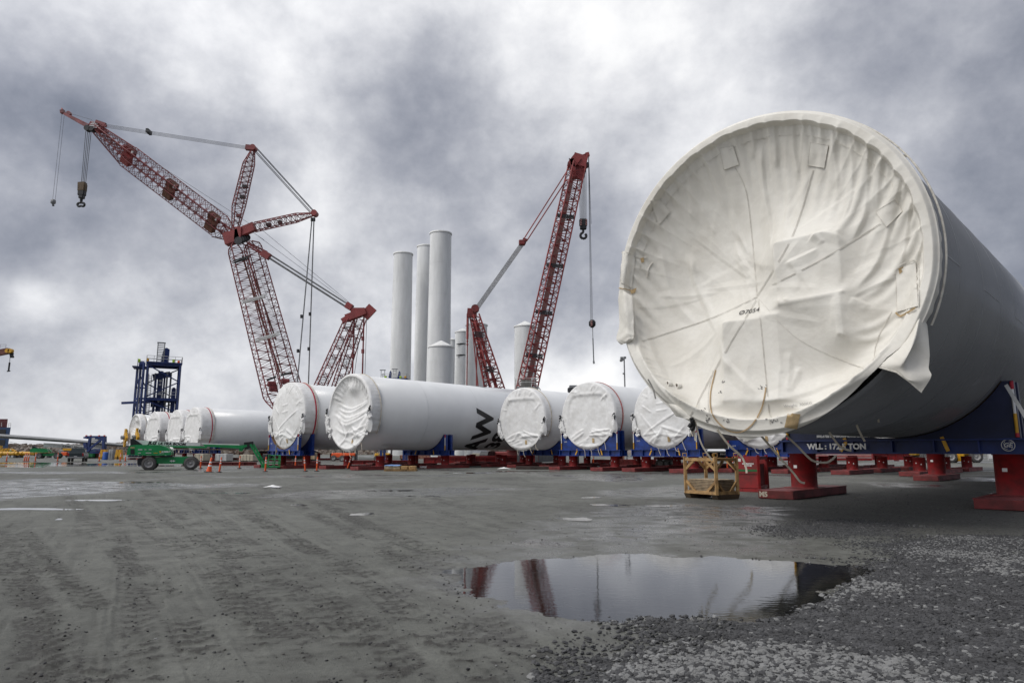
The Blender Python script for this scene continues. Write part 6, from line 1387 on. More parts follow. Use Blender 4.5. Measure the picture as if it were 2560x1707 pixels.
def person(P0, rot, label, vest=True):
    root = thing('person', label, 'person', P0, rot)
    v = [(0, 0, .92), (0, 0, 1.15), (0, 0, 1.40), (0, .01, 1.50), (0, .03, 1.62), (0, .03, 1.72), (.19, 0, 1.42), (.27, .02, 1.14), (.25, .12, .90), (-.19, 0, 1.42), (-.27, .02, 1.14), (-.25, .1, .88), (.1, 0, .86), (.11, .04, .48), (.11, .0, .08), (.12, .12, .04), (-.1, 0, .86), (-.13, -.02, .48), (-.14, -.08, .08), (-.14, .04, .04), (.25, .16, .82), (-.25, .14, .80)]
    e = [(0, 1), (1, 2), (2, 3), (3, 4), (4, 5), (2, 6), (6, 7), (7, 8), (8, 20), (2, 9), (9, 10), (10, 11), (11, 21), (0, 12), (12, 13), (13, 14), (14, 15), (0, 16), (16, 17), (17, 18), (18, 19)]
    r = [.15, .15, .17, .065, .10, .085, .075, .05, .04, .075, .05, .04, .095, .07, .05, .05, .095, .07, .05, .05, .035, .035]
    me = bpy.data.meshes.new('body'); me.from_pydata(v, e, []); o = bpy.data.objects.new('body_src', me); COL.objects.link(o)
    sk = o.modifiers.new('skin', 'SKIN'); sv = me.skin_vertices[0].data
    for k, x in enumerate(r): sv[k].radius = (x, x * (.72 if k in (0, 1, 2) else 1))
    sv[0].use_root = True; o.modifiers.new('sub', 'SUBSURF').levels = 1
    bpy.context.view_layer.update(); m2 = bpy.data.meshes.new_from_object(o.evaluated_get(bpy.context.evaluated_depsgraph_get())); bpy.data.objects.remove(o)
    for m in (M_JEANS, M_SKIN): m2.materials.append(m)
    for p in m2.polygons: p.material_index = 1 if (p.center.z > 1.52 or (p.center.z < .88 and abs(p.center.x) > .21)) else 0; p.use_smooth = True
    bo = bpy.data.objects.new('body', m2); COL.objects.link(bo); bo.parent = root
    if vest:
        b = MB(); b.grid([[Vector((rx * math.cos(a), ry * math.sin(a) + .0, z)) for a in (2 * math.pi * k / 16 for k in range(16))] for z, rx, ry in ((.90, .20, .155), (1.1, .205, .16), (1.3, .225, .165), (1.44, .19, .14), (1.49, .10, .10))], wrap=True); ve = b.build('vest', M_HIVIS, root, local=True)
        b = MB(); b.grid([[Vector((rx * math.cos(a), ry * math.sin(a), z)) for a in (2 * math.pi * k / 16 for k in range(16))] for z, rx, ry in ((1.06, .212, .167), (1.11, .213, .168))], wrap=True); b.build('reflective_band', M_REFL, ve, local=True)
    b = MB(); b.lathe([(.14, 1.70), (.135, 1.70), (.13, 1.75), (.10, 1.82), (.0, 1.85)], (0, .03, 0), n=16, caps=False); b.build('hard_hat', M_WHITE, root, local=True)
p = at(25, 1142, 150); person((p.x, 150, 0), 2.4, 'person in a yellow hi-vis vest and hard hat standing by the yellow pipes')

# ------------------------------------------------------------------ orange posts and cones
def make_post():
    root = thing('delineator_post', '', 'traffic post', group='orange delineator posts'); b = MB(); b.lathe([(.20, .0), (.20, .04), (.15, .07)], (0, 0, 0), n=8); b.build('base', M_BLACK, root, local=True)
    b = MB(); b.lathe([(.065, .07), (.055, .9), (.05, .98), (.03, 1.0), (.03, 1.03), (.055, 1.05), (.055, 1.09), (.0, 1.10)], (0, 0, 0), n=12); p = b.build('post', M_ORANGE, root, local=True)
    for z in (.62, .80): b = MB(); b.lathe([(.0605, z), (.0595, z + .09)], (0, 0, 0), n=12, caps=False); b.build('reflective_band', M_REFL, p, local=True)
    return root
pp = make_post()
POSTS = [(16, 1152, 2, 'leftmost orange post, beside the person in the vest'), (60, 1153.5, 8, 'leaning orange post, left of the cluster of three, mirrored in the wet'), (65.5, 1152, 5, 'middle orange post of the cluster of three at the left'), (70, 1152, 9, 'right leaning orange post of the cluster of three at the left'), (88, 1152, 0, 'orange post just left of the distant green lift'), (144, 1152, 0, 'orange post in front of the distant green lift'),
         (248, 1151, 0, 'orange post to the right of the pickup'), (300, 1151, 2, 'orange post near the yellow blocks and barrels'), (313, 1153, 1, 'orange post just left of the near green lift'), (282, 1133, 0, 'far orange post before the breakwater, left of two'), (304, 1131, 0, 'far orange post before the breakwater, right of two'), (292, 1131.5, 0, 'far orange post before the breakwater, the middle one'), (501, 1171, 0, 'orange post with a white band just right of the lift wheels'), (548, 1180.7, 5, 'leaning orange post right of the tall cone'), (598.6, 1171, 0, 'orange post below the lift boom'), (663, 1179, 1, 'orange post in front of the lift basket'), (738, 1171, 0, 'orange post right of the lift basket'), (763, 1178.5, -6, 'orange post leaning left beside the lettered section'), (791.6, 1178, 1, 'upright orange post left of the hanging cover'),
         (868, 1172, 17, 'strongly tilted orange post below the hanging cover'), (1819, 1179, 0, 'orange post behind the wooden rack'), (1833, 1179, 0, 'orange post squeezed between rack and red box'), (1483, 1152, 3, 'thin orange post seen under the middle section'), (1462, 1155, 2, 'thin orange post under the blue cradle of the middle section')]
for x, y, tilt, lab in POSTS:
    g = gp(x, y); d = g.y
    if y < 1155: 
        g = at(x, y, {True: 98, False: 150}[y > 1140]); d = g.y; g.z = 0
    if x > 1400 and x < 1500: g = at(x, y, 75); g.z = 0
    o = dup(pp, (g.x, g.y, 0), random.uniform(0, 3), lab); o.rotation_euler = (random.uniform(-.02, .02), RAD(tilt), 0)
    if 98 <= d: o.scale = (1.15, 1.15, 1.15)
for ch in list(pp.children):
    for gch in list(ch.children): bpy.data.objects.remove(gch)
    bpy.data.objects.remove(ch)
bpy.data.objects.remove(pp)
def cone():
    g = gp(522, 1180); root = thing('traffic_cone', 'tall orange traffic cone with white bands, leaning, right of the lift', 'traffic cone', (g.x, g.y, 0)); b = MB(); b.bbox((0, 0, .03), (.5, .5, .06), b=.01); b.build('base', M_BLACK, root, local=True)
    b = MB(); b.lathe([(.20, .06), (.14, .35), (.07, .8), (.055, 1.05), (.0, 1.06)], (0, 0, 0), n=16); c = b.build('cone_body', M_ORANGE, root, local=True)
    for z0, z1, r0, r1 in ((.42, .54, .131, .112), (.66, .78, .094, .076)): b = MB(); b.lathe([(r0, z0), (r1, z1)], (0, 0, 0), n=16, caps=False); b.build('reflective_band', M_REFL, c, local=True)
    root.rotation_euler = (0, RAD(7), 0)
cone()

# ------------------------------------------------------------------ wooden rack, plywood, red box
def rack():
    a = gp(1716, 1246); l = gp(1712, 1241); fr = gp(1795, 1249); rr = gp(1833, 1236)
    o = Vector((gp(1793, 1249).x, gp(1793, 1249).y, 0)); u = (Vector((gp(1716, 1243).x, gp(1716, 1243).y, 0)) - o); Lu = u.length; u.normalize(); v = Vector((-u.y, u.x, 0)); v = v if v.y > 0 else -v; Lv = .98; H = 1.36
    root = thing('wooden_rack', 'open yellow timber rack with corner braces, left of the red box', 'rack', o + u * Lu / 2 + v * Lv / 2)
    P = lambda x, y, z: o + u * (x * Lu) + v * (y * Lv) + UPV * z
    def part(nm, segs, w, m=M_WOOD, h=None):
        for s in segs: b = MB(); b.bar(P(*s[0]), P(*s[1]), w, h or w); b.build(nm, m, root)
    part('post', [((x, y, .14), (x, y, H)) for x in (0, 1) for y in (0, 1)], .095)
    part('rail', [((0, y, H - .10), (1, y, H - .10)) for y in (0, 1)] + [((x, .05, H - .10), (x, .95, H - .10)) for x in (0, 1)] + [((0, y, .20), (1, y, .20)) for y in (0, 1)] + [((x, .05, .20), (x, .95, .20)) for x in (0, 1)], .08, h=.10)
    br = []
    for y in (0, 1):
        for x0, s in ((0.03, 1), (.97, -1)): br += [((x0, y, H - .42), (x0 + s * .27, y, H - .14)), ((x0, y, .55), (x0 + s * .27, y, .23))]
    for x in (0, 1):
        for y0, s in ((.03, 1), (.97, -1)): br += [((x, y0, H - .42), (x, y0 + s * .32, H - .14)), ((x, y0, .55), (x, y0 + s * .32, .23))]
    part('brace', br, .055, h=.075)
    for x in (.06, .94): b = MB(); pts = [(-.12, .15), (-.02, .0), (1.02, .0), (1.12, .15)]; b.prism([(k * Lv * .92 + .04, z) for k, z in pts], P(x, 0, 0) - u * .12, v, UPV, u, .24); b.build('skid', mat('dark_timber', (.09, .06, .035), .85, var=.4), root)
    for x in (0, 1):
        for y in (0, 1):
            b = MB(); c = P(x, y, H); b.pipe([c - u * .09, c - u * .09 + UPV * .10, c + u * .09 + UPV * .10, c + u * .09], .016, 6); b.build('lifting_loop', M_WOOD, root)
    b = MB(); b.box(P(.5, .5, .26), (.01, .01, .01))
    st = thing('plywood_stack', 'stack of plywood sheets lying in the bottom of the timber rack', 'plywood', P(.5, .5, .25)); R = Matrix(((u.x, v.x, 0), (u.y, v.y, 0), (0, 0, 1))); rnd = random.Random(3)
    for k in range(15):
        b = MB(); z = .262 + k * .0245; b.box(P(.5 + rnd.uniform(-.006, .006), .5 + rnd.uniform(-.008, .008), z), (Lu * .90, Lv * .86, .020), R); b.build('plywood_sheet', M_PLY if k == 14 else (M_PLYE if k % 2 else M_PLY), st)
rack()
def red_box():
    o = gp(1843, 1228); o = Vector((o.x, o.y, 0)); f = gp(1902, 1230); u = Vector((f.x, f.y, 0)) - o; L = u.length; u.normalize(); v = Vector((-u.y, u.x, 0)); D = 1.15; H = 1.33
    if v.y < 0: v = -v
    R = Matrix(((u.x, v.x, 0), (u.y, v.y, 0), (0, 0, 1))); P = lambda x, y, z: o + u * x + v * y + UPV * z
    root = thing('storage_box', 'red steel storage box with a green stripe, between the rack and the M5 pier', 'storage box', o)
    b = MB(); t = .05
    b.box(P(L / 2, .03, .14 + (H - .14) / 2), (L, .06, H - .14), R); b.box(P(.03, D / 2, .14 + (H - .14) / 2), (.06, D - .13, H - .14), R); b.box(P(L / 2, D - .03, .14 + (H - .14) / 2), (L, .06, H - .14), R); b.box(P(L / 2, D / 2, .17), (L - .13, D - .13, .06), R)
    b.bar(P(L - .04, .07, H - .06), P(L - .04, D - .07, H - .06), .08, .12); b.bar(P(L - .04, .07, .2), P(L - .04, D - .07, .2), .08, .1); b.build('box_shell', M_RED, root)
    b = MB(); b.box(P(L - .12, D / 2, .62), (.02, D - .2, .85), R); b.build('side_panel', M_DRED, root)
    for x in (.02, L - .04):
        for y in (0, D): b = MB(); b.bar(P(x, y, .05), P(x, y, H + .05), .09, .09); b.build('corner_post', M_RED, root)
    b = MB(); b.box(P(L / 2, -.01, .70), (L - .06, .05, .045), R); b.build('hinge_rail', M_RED, root)
    b = MB(); b.box(P(L / 2, D / 2, .06), (.5, D, .12), R); b.box(P(.12, D / 2, .06), (.2, D, .12), R); b.box(P(L - .12, D / 2, .06), (.2, D, .12), R); b.build('skid', M_RED, root)
    b = MB(); b.box(P(L / 2 - .02, -.004, .80), (L - .12, .012, .075), R); b.build('green_stripe', mat('green_stripe', (.01, .13, .03), .5), root)
    b = MB(); b.box(P(.13, -.004, 1.19), (.14, .012, .11), R); b.build('document_plate', M_WHITE, root)
    put_text('lettering', 'GENERATION', .07, P(L / 2 + .02, -.006, 1.05), u, UPV, M_LETW, root, .004); put_text('lettering', 'SERVICES', .07, P(L / 2 + .02, -.006, .98), u, UPV, M_LETW, root, .004)
red_box()

# ------------------------------------------------------------------ blue rack tower, lifting frame, platforms
def railing(b, pts, z, h=1.1, r=.05):
    for a, c in zip(pts, pts[1:]):
        a = Vector(a); c = Vector(c); n = max(1, int((c - a).length / 1.6))
        for zz in (z + h, z + h * .55): b.tube(a + UPV * zz, c + UPV * zz, r, n=5)
        for k in range(n + 1): p = a + (c - a) * (k / n); b.tube(p + UPV * z, p + UPV * (z + h), r, n=5)
def ladder(b, p, z0, z1, u, w=.6, r=.05):
    p = Vector(p)
    for s in (-.5, .5): b.tube(p + u * (s * w) + UPV * z0, p + u * (s * w) + UPV * z1, r, n=5)
    n = int((z1 - z0) / .45)
    for k in range(n): z = z0 + (k + .5) * .45; b.tube(p - u * w / 2 + UPV * z, p + u * w / 2 + UPV * z, r * .8, n=4)
def blue_tower():
    Y = 178.0; k = Y / 1729; c0 = at(360, 1050, Y); base = Vector((c0.x, Y, 0)); root = thing('steel_rack_tower', 'dark blue open steel rack tower rising behind the distant left row', 'tower frame', base)
    th = RAD(28); u = Vector((math.cos(th), math.sin(th), 0)); v = Vector((-math.sin(th), math.cos(th), 0)); L = 7.6; Wd = 7.4; H = at(390, 908, Y).z
    def C(x, y, z): return base + u * (x * L - L * .02) + v * (y * Wd) + UPV * z - v * 1.5
    Z = [0, H * .34, H * .62, H]
    for x, y, h in ((0, 0, H), (1, 0, H), (1, 1, H), (0, 1, H), (-.12, .0, H), (-.32, 1, H * .965), (-.22, .5, H * .965)): b = MB(); b.bar(C(x, y, 0), C(x, y, h), .46, .46); b.build('leg', M_NAVY, root)
    ring = [(0, 0), (1, 0), (1, 1), (0, 1)]
    for i, z in enumerate(Z[1:]):
        for a, c in zip(ring, ring[1:] + ring[:1]): b = MB(); b.bar(C(*a, z - .3), C(*c, z - .3), .36, .55); b.build('beam', M_NAVY, root)
    for i in range(3):
        for a, c in zip(ring, ring[1:] + ring[:1]):
            z0, z1 = Z[i] + .3, Z[i + 1] - .6; m = (z0 + z1) / 2; b = MB(); b.bar(C(*a, z0), C(*c, m), .28, .28); b.bar(C(*c, m), C(*a, z1), .28, .28); b.build('brace', M_NAVY, root)
    for z in (H * .25, H * .5, H * .75):
        b = MB(); b.bar(C(-.32, 1, z), C(-.22, .5, z + 3), .22, .22); b.bar(C(-.22, .5, z + 3), C(0, 1, z), .22, .22); b.bar(C(-.32, 1, z), C(0, 1, z), .3, .3); b.build('brace', M_NAVY, root)
    b = MB(); b.bar(C(.5, -.06, H + .15), C(.5, 1.06, H + .15), L * 1.12, .35, up=UPV); b.build('top_deck', M_NAVY, root); b = MB(); b.bar(C(-.25, .2, H * .96), C(-.2, 1.0, H * .96), 3.4, .3); b.build('lower_deck', M_NAVY, root); b = MB(); b.bar(C(.5, 0, Z[2]), C(.5, 1, Z[2]), L, .25); b.build('middle_deck', M_NAVY, root)
    b = MB(); b.bar(C(-.7, .9, H * .575), C(.2, .4, H * .59), .6, .6); b.bar(C(-.3, .7, H * .62), C(.3, .0, H * .62), .5, .5); b.bar(C(-.35, .9, H * .27), C(1, .5, H * .27), .5, .7); b.build('outrigger_beam', M_NAVY, root)
    b = MB(); b.bar(C(.42, .5, H * .30), C(.42, .5, H * .93), 1.0, .8); b.bar(C(.55, .6, H * .2), C(.55, .6, H * .88), .35, .35); b.bar(C(.28, .4, H * .2), C(.28, .4, H * .9), .35, .35); b.bar(C(.18, .5, H * .86), C(.72, .5, H * .90), 1.0, 1.5); b.bar(C(.18, .5, H * .56), C(.62, .5, H * .56), 1.0, 1.3); b.build('hoist_frame', M_NAVY, root)
    for z in (.48, .6, .68, .78, .82): b = MB(); b.lathe([(.34, -.7), (.34, .7)], C(.42, .5, H * z), v, 10); b.build('bolt_cover', M_LGREY, root)
    b = MB(); ladder(b, C(.36, .1, 0), H + .2, H + 5.4, u, 1.6, .12); b.bar(C(.36, .1, H + 5.5) - u, C(.36, .1, H + 5.5) + u, .5, .3); b.build('top_ladder', M_GREY, root)
    b = MB(); ladder(b, C(.1, .7, 0), 2, H * .9, u, .7, .08); ladder(b, C(-.15, .2, 0), 1, H * .8, u, .7, .08); ladder(b, C(.45, -.05, 0), 1, H * .36, u, 2.0, .1); ladder(b, C(.24, .3, 0), 1, H * .9, v, .8, .07); b.build('ladder', M_GREY, root)
    for x, y in ((-.12, .02), (.75, .8), (.62, .3)): b = MB(); b.tube(C(x, y, .5), C(x, y, H * .92), .24, n=10); b.build('riser_pipe', M_GREY, root)
    b = MB(); b.tube(C(.86, .35, 0), C(.86, .35, H * .74), .55, n=12); b.bar(C(.82, .35, H * .745), C(.9, .35, H * .745), 1.7, .2); b.build('hydraulic_ram', M_NAVY, root)
    b = MB(); q = MB(); pl = [(-.9, 0), (.9, 0), (.9, 4.0), (.2, 4.4), (-.5, 4.2), (-.9, 2)]; q.prism(pl, C(.52, .5, H + .3), u, UPV, v, .5); q.build('guide_fin', M_NAVY, root)
    
    for a_, z_, h_, r_ in (([C(-.05, 0, 0), C(1.05, 0, 0), C(1.05, 1, 0), C(-.05, 1, 0), C(-.05, 0, 0)], H + .3, 1.6, .06), ([C(-.32, .2, 0), C(-.32, 1, 0), C(0, 1, 0)], H * .965 + .15, 1.8, .06), ([C(0, 0, 0), C(1, 0, 0), C(1, 1, 0)], Z[2] + .2, 1.5, .05), ([C(-.1, .4, 0), C(.3, .4, 0)], H * .40, 1.5, .05)): b = MB(); railing(b, a_, z_, h_, r_); b.build('railing', M_LGREY, root)
    b = MB(); b.lathe([(1.1, -.6), (1.1, .6)], C(-.2, .6, H * .99), u, 14); b.build('winch', M_NAVY, root)
    for x, y, m in ((.78, .1, M_HIVIS), (-.28, .5, M_HIVIS), (-.02, .2, M_YELLOW), (.95, .4, M_ORANGE)): b = MB(); b.bbox(C(x, y, H + .8), (.6, .5, 1.0), b=.15); b.build('deck_gear', m, root)
blue_tower()
def lifting_frame():
    Y = 135.0; P = lambda x, y, d=0: at(x, y, Y + d); base = P(238, 1140); base.z = 0; root = thing('blade_tip_frame', 'small blue frame clamped round the long grey blade', 'blade frame', base)
    for x, d in ((220, 0), (259, 0), (224, 4), (263, 4)): b = MB(); b.bar(P(x, 1130, d), P(x + (6 if x < 240 else 0), 1090, d), .42, .42); b.build('upright', M_NAVY, root)
    b = MB()
    for d in (0, 4): b.bar(P(214, 1091.5, d), P(262, 1091.5, d), .32, .36)
    b.build('top_beam', M_NAVY, root); b = MB(); b.bar(P(222, 1123), P(257, 1096), .36, .36); b.bar(P(230, 1124), P(260, 1124), .3, .3); b.build('brace', M_NAVY, root); 
    for a_, c_, w_ in ((P(216, 1092), P(215, 1096), .7), (P(247, 1092, 2), P(247, 1097, 2), .9), (P(213, 1107), P(217, 1122), .6)): b = MB(); b.bar(a_, c_, w_, w_); b.build('clamp', M_NAVY, root)
    b = MB()
    for x in (231, 236, 241, 246, 251): b.bar(P(x, 1094, 2.5), P(x, 1124, 2.5), .25, .25)
    for y in (1100, 1107, 1114, 1120): b.bar(P(230, y, 2.5), P(254, y, 2.5), .3, .3)
    b.build('inner_cage', M_LGREY, root)
    for x in (216, 227, 248, 261): b = MB(); b.tube(P(x, 1091), P(x, 1087.5), .18); b.build('pin', M_ORANGE, root)
    b = MB(); b.bar(P(212, 1131), P(226, 1123), .4, .35); b.bar(P(226, 1130, 2), P(262, 1130, 2), .7, .5); b.build('base_beam', M_NAVY, root)
    # blade: a long tapering fairing
    A_ = at(-220, 1078, 141.5); B_ = at(345, 1116, 137.0); ax = (B_ - A_).normalized(); e1 = Vector((0, 0, 1)); e1 = (e1 - ax * e1.dot(ax)).normalized(); e2 = ax.cross(e1); rows = []
    for i in range(24):
        t = i / 23; c = A_ + (B_ - A_) * t + UPV * (.25 * math.sin(t * 3.1)); s = 1.05 - .45 * t
        rows.append([c + e1 * (s * (.50 * math.sin(a) + .10 * math.cos(a) ** 2)) + e2 * (s * 1.5 * math.cos(a)) for a in (2 * math.pi * k / 20 for k in range(20))])
    b = MB(); b.grid(rows, wrap=True); b.add(rows[0], [tuple(range(20))], False); b.add(rows[-1], [tuple(range(20))[::-1]], False); bl = b.build('turbine_blade', mat('blade_paint', (.19, .195, .20), .5, var=.06), None, offset=base); tag(bl, 'long grey turbine blade lying across the yard at far left', 'turbine blade')
lifting_frame()
def platform(P0, H, sx, sy, label, m, rail=M_LGREY, kind='access_platform'):
    root = thing(kind, label, 'platform', P0); o = Vector(P0)
    for x in (-1, 1):
        for y in (-1, 1): b = MB(); b.bar(o + Vector((x * sx / 2, y * sy / 2, 0)), o + Vector((x * sx / 2, y * sy / 2, H)), .3, .3); b.build('leg', m, root)
    b = MB(); b.box(o + UPV * (H + .18), (sx + .5, sy + .5, .45)); b.build('deck', m, root)
    return root, o + UPV * (H + .4)
def tops():
    Y = 92.0; P = lambda x, y, d=0: at(x, y, Y + d); c = P(990, 946); root, o = platform((c.x, Y, 0), c.z - .5, 3.0, 2.4, 'blue working platform with fins and railings showing above the lettered section', M_NAVY)
    for x, h in ((-.85, 1.0), (.35, .95)): b = MB(); b.prism([(-.18, 0), (.22, 0), (.25, h), (.12, h + .25), (0, h)], o + Vector((x, -.3, -.1)), (1, 0, 0), UPV, (0, 1, 0), .4); b.build('guide_fin', M_NAVY, root)
    b = MB(); ladder(b, o + Vector((-.2, 0, 0)), 0, 1.35, Vector((1, 0, 0)), .42, .03); b.bar(o + Vector((-.6, 0, 1.38)), o + Vector((.2, 0, 1.38)), .3, .08); b.build('top_ladder', M_GREY, root)
    b = MB(); railing(b, [o + Vector((-1.6, -1.2, 0)), o + Vector((1.6, -1.2, 0)), o + Vector((1.6, 1.2, 0)), o + Vector((-1.6, 1.2, 0)), o + Vector((-1.6, -1.2, 0))], 0, .62, .025); b.build('railing', M_LGREY, root)
    for x, m in ((1.45, M_YELLOW), (-1.2, M_HIVIS), (.8, M_HIVIS)): b = MB(); b.bbox(o + Vector((x, -1.1, .1)), (.28, .3, .4), b=.04); b.build('deck_gear', m, root)
    c2 = P(957, 941, 2); b = MB(); s = thing('ladder_stand', 'thin grey ladder stand sticking up left of the blue working platform', 'ladder', (c2.x, Y + 2, 0)); ladder(b, Vector((c2.x, Y + 2, 0)), 0, P(957, 925, 2).z, Vector((1, 0, 0)), .5, .04); b.bar(P(950, 925, 2), P(964, 925, 2), .35, .08); b.build('rails', M_GREY, s)
    Y = 88.0; P = lambda x, y, d=0: at(x, y, Y + d); c = P(1318, 969); root, o = platform((c.x, Y, 0), c.z - .4, 2.3, 2.0, 'grey railed gangway box at the foot of the central crane boom', M_GREY); b = MB(); b.bbox(o + Vector((-.15, 0, .42)), (1.3, 1.4, 1.1), b=.03); b.build('cabin', mat('weathered_grey', (.17, .165, .15), .8, var=.35, streak=True), root)
    b = MB(); railing(b, [o + Vector((-1.5, -1.1, 0)), o + Vector((1.05, -1.1, 0)), o + Vector((1.05, 1.1, 0)), o + Vector((-1.5, 1.1, 0)), o + Vector((-1.5, -1.1, 0))], 0, 1.1, .022); railing(b, [o + Vector((.55, -1.1, 0)), o + Vector((1.05, -1.1, 0))], 0, 1.2, .022); b.build('railing', M_WHITE, root)
    b = MB(); b.bar(o + Vector((1.1, -1, .35)), o + Vector((1.7, -1, -.4)), .12, .1); b.build('stair', M_GREY, root)
    Y = 84.0; c = at(1433, 972, Y); root, o = platform((c.x, Y, 0), c.z - .3, .8, .9, 'small grey equipment box peeping over the tubes, left of the red-rimmed cover', M_DARK, kind='equipment_box'); b = MB(); b.bbox(o + UPV * .12, (.95, .9, .42), b=.03); b.build('cabinet', M_GREY, root)
    Y = 120.0; c = at(1563, 1000, Y); root = thing('light_mast', 'slim grey floodlight mast behind the tubes, left of the huge cover', 'light mast', (c.x, Y, 0)); ztop = at(1563, 897, Y).z; b = MB(); b.tube((c.x, Y, 0), (c.x, Y, ztop), .16, .11, 10); b.build('pole', M_GREY, root)
    for dx, dz in ((-.45, .15), (-.2, -.1), (-.55, -.3), (.1, .2)): b = MB(); b.bbox((c.x + dx, Y - .1, ztop + dz), (.48, .35, .42), b=.05); b.build('floodlight', M_GREY, root)
    b = MB(); b.box((c.x - .12, Y - .1, at(1563, 934, Y).z), (.4, .3, .25)); b.build('junction_box', M_GREY, root)
tops()
def ship():
    Y = 235.0; P = lambda x, y, d=0: at(x, y, Y + d); base = P(-30, 1126); base.z = 0; root = thing('cargo_ship', 'blue and maroon cargo ship cut off by the left frame edge', 'ship', base)
    b = MB(); b.prism([(0, 0), (-60, 0), (-60, P(0, 1068).z), (P(27, 1068).x - P(18, 1126).x, P(0, 1068).z)], (P(18, 1126).x, Y, 0), (1, 0, 0), UPV, Vector((-1262 / 1729, 1, 0)).normalized(), 14); h = b.build('hull', M_HULL, root)
    for y0, y1, x1 in ((1073, 1086, 15), (1099, 1113, 13)): b = MB(); a = P(-40, y1, -.05); c = P(x1, y0, -.05); b.box(((a.x + c.x) / 2, Y - .03, (a.z + c.z) / 2), (c.x - a.x, .1, c.z - a.z)); b.build('side_opening', M_BLACK, h, offset=base)
    b = MB(); a = P(-40, 1068, 2); c = P(19.5, 1047, 2); b.prism([(a.x, a.z + .05), (c.x, a.z + .05), (c.x, c.z), (a.x, c.z)], (0, Y + 2, 0), (1, 0, 0), UPV, Vector((-1262 / 1729, 1, 0)).normalized(), 8); b.build('deckhouse', M_MAROON, root)
    b = MB(); railing(b, [P(21, 1067.5), P(26, 1067.5)], 0, 1.4, .06); b.build('railing', M_LGREY, root); b = MB(); b.tube(P(4, 1066, 1.5), P(4, 1056, 1.5), .12); b.build('vent_pipe', M_LGREY, root)
    b = MB(); b.bar(P(-70, 895, 4), P(22, 877, 4), 1.6, 2.0); b.bar(P(-70, 872, 4), P(16, 876, 4), .5, .6); b.build('crane_jib', mat('brown_red_paint', (.16, .05, .035), .6, var=.3), root)
    b = MB(); railing(b, [P(-30, 873, 4), P(14, 872, 4)], 0, 1.6, .06); b.build('jib_railing', M_GREY, root)
    for x in (20, 27): b = MB(); b.lathe([(.75, -.6), (.75, .6)], P(x, 877, 3.4), (0, 1, 0), 14); b.build('sheave', M_YELLOW, root)
    b = MB()
    for x0, x1, y1 in ((27, 33, 894), (25, 28, 894), (30, 32, 886)): b.bar(P(x0, 876, 4), P(x1, y1, 4), .55, .5)
    b.build('jib_tip', M_BLACK, root); b = MB(); b.tube(P(25, 893, 4), P(24, 908, 4), .08); b.tube(P(24, 906, 4), P(21.5, 926, 4), .28); b.bar(P(18, 928, 4), P(25, 927, 4), .4, .35); b.build('cargo_hook', M_BLACK, root)
    b = MB(); b.tube(P(-60, 900, 4), Vector((P(-60, 900, 4).x, Y + 4, 2)), 1.2, n=14); b.build('crane_column', M_MAROON, root)
    b = MB(); b.bar(P(0, 1130, -3), P(0, 1114, -3), 1.0, 1.2); b.build('bollard_post', M_YELLOW, root)
    for k in range(3): b = MB(); b.tube(P(24, 1104 + k * 4, 1), P(62 - k * 6, 1114 + k * 3, 20), .06, n=5); b.build('mooring_line', M_ROPE, root)
ship()
# ------------------------------------------------------------------ yard clutter
def simple(name, label, cat, parts, loc, group=None):
    root = thing(name, label, cat, loc, group=group)
    for nm, b, m in parts: b.build(nm, m, root)
    return root
def girder(px0, px1, py, Y, h, label, m=M_RED, dy=0.0):
    a = at(px0, py, Y); c = at(px1, py, Y + dy); a.z = c.z = 0; z = max(.02, at(px0, py, Y).z - h); b = MB(); 
    for zz in (z + .03, z + h - .03): b.bar(a + UPV * zz, c + UPV * zz, .5, .06)
    b.bar(a + UPV * (z + h / 2), c + UPV * (z + h / 2), .08, h - .12); w = MB(); n = max(2, int((c - a).length / 1.2))
    for k in range(n + 1): p = a + (c - a) * (k / n); w.box(p + UPV * (z + h / 2), (.06, .4, h - .14))
    b.add(w.v, w.f, False); parts = [('girder_web', b, m)]
    if z > .1:
        s = MB()
        for k in range(3): p = a + (c - a) * (.1 + .4 * k); s.box(p + UPV * (z / 2 - .005), (.5, .6, z - .01))
        parts.append(('support_block', s, M_DRED))
    return simple('steel_girder', label, 'girder', parts, a, 'red steel girders in the yard')
girder(1095, 1320, 1141, 92, .85, 'long bright red girder with lugs behind the lettered section'); girder(1060, 1290, 1146, 86, .7, 'red girder in front of the bright lugged one')
girder(880, 1020, 1151, 78, .45, 'low red girder on the ground right of the hanging cover'); girder(1262, 1345, 1138, 90, .8, 'short bright red girder behind the cover in front of the AW letters'); girder(1480, 1540, 1150, 82, .5, 'short red girder under the middle section')
girder(700, 800, 1153, 74, .4, 'low dark red girder right of the lift basket', M_DRED); girder(460, 640, 1158, 72, .35, 'long low dark red girder behind the lift', M_DRED); girder(2180, 2300, 1133, 105, 1.0, 'red stacked girder behind the second bright pier', M_RED)
def mats_(x0, x1, py, Y, label, m=M_DARK):
    a = at(x0, py, Y); c = at(x1, py, Y); a.z = c.z = 0; b = MB()
    for k in range(4): b.bar(a + Vector((0, k * .42, .12)), c + Vector((0, k * .42, .12)), .38, .22)
    return simple('crane_mat', label, 'ground mat', [('planks', b, m)], a, 'dark timber mats under the piers')
M_MATT = mat('dark_mat_timber', (.05, .035, .03), .85, var=.4)
mats_(776, 930, 1165, 62, 'dark timber mat under the hanging cover', M_MATT); mats_(925, 1010, 1169, 58, 'dark timber mat behind the pallets', M_MATT); mats_(1035, 1150, 1162, 66, 'dark timber mat behind the lettered pier base', M_MATT); mats_(860, 960, 1167, 60, 'rusty mat in front of the pier right of the hanging cover', M_DRED)
mats_(1290, 1480, 1170, 58, 'dark timber mat under the middle section', M_MATT)
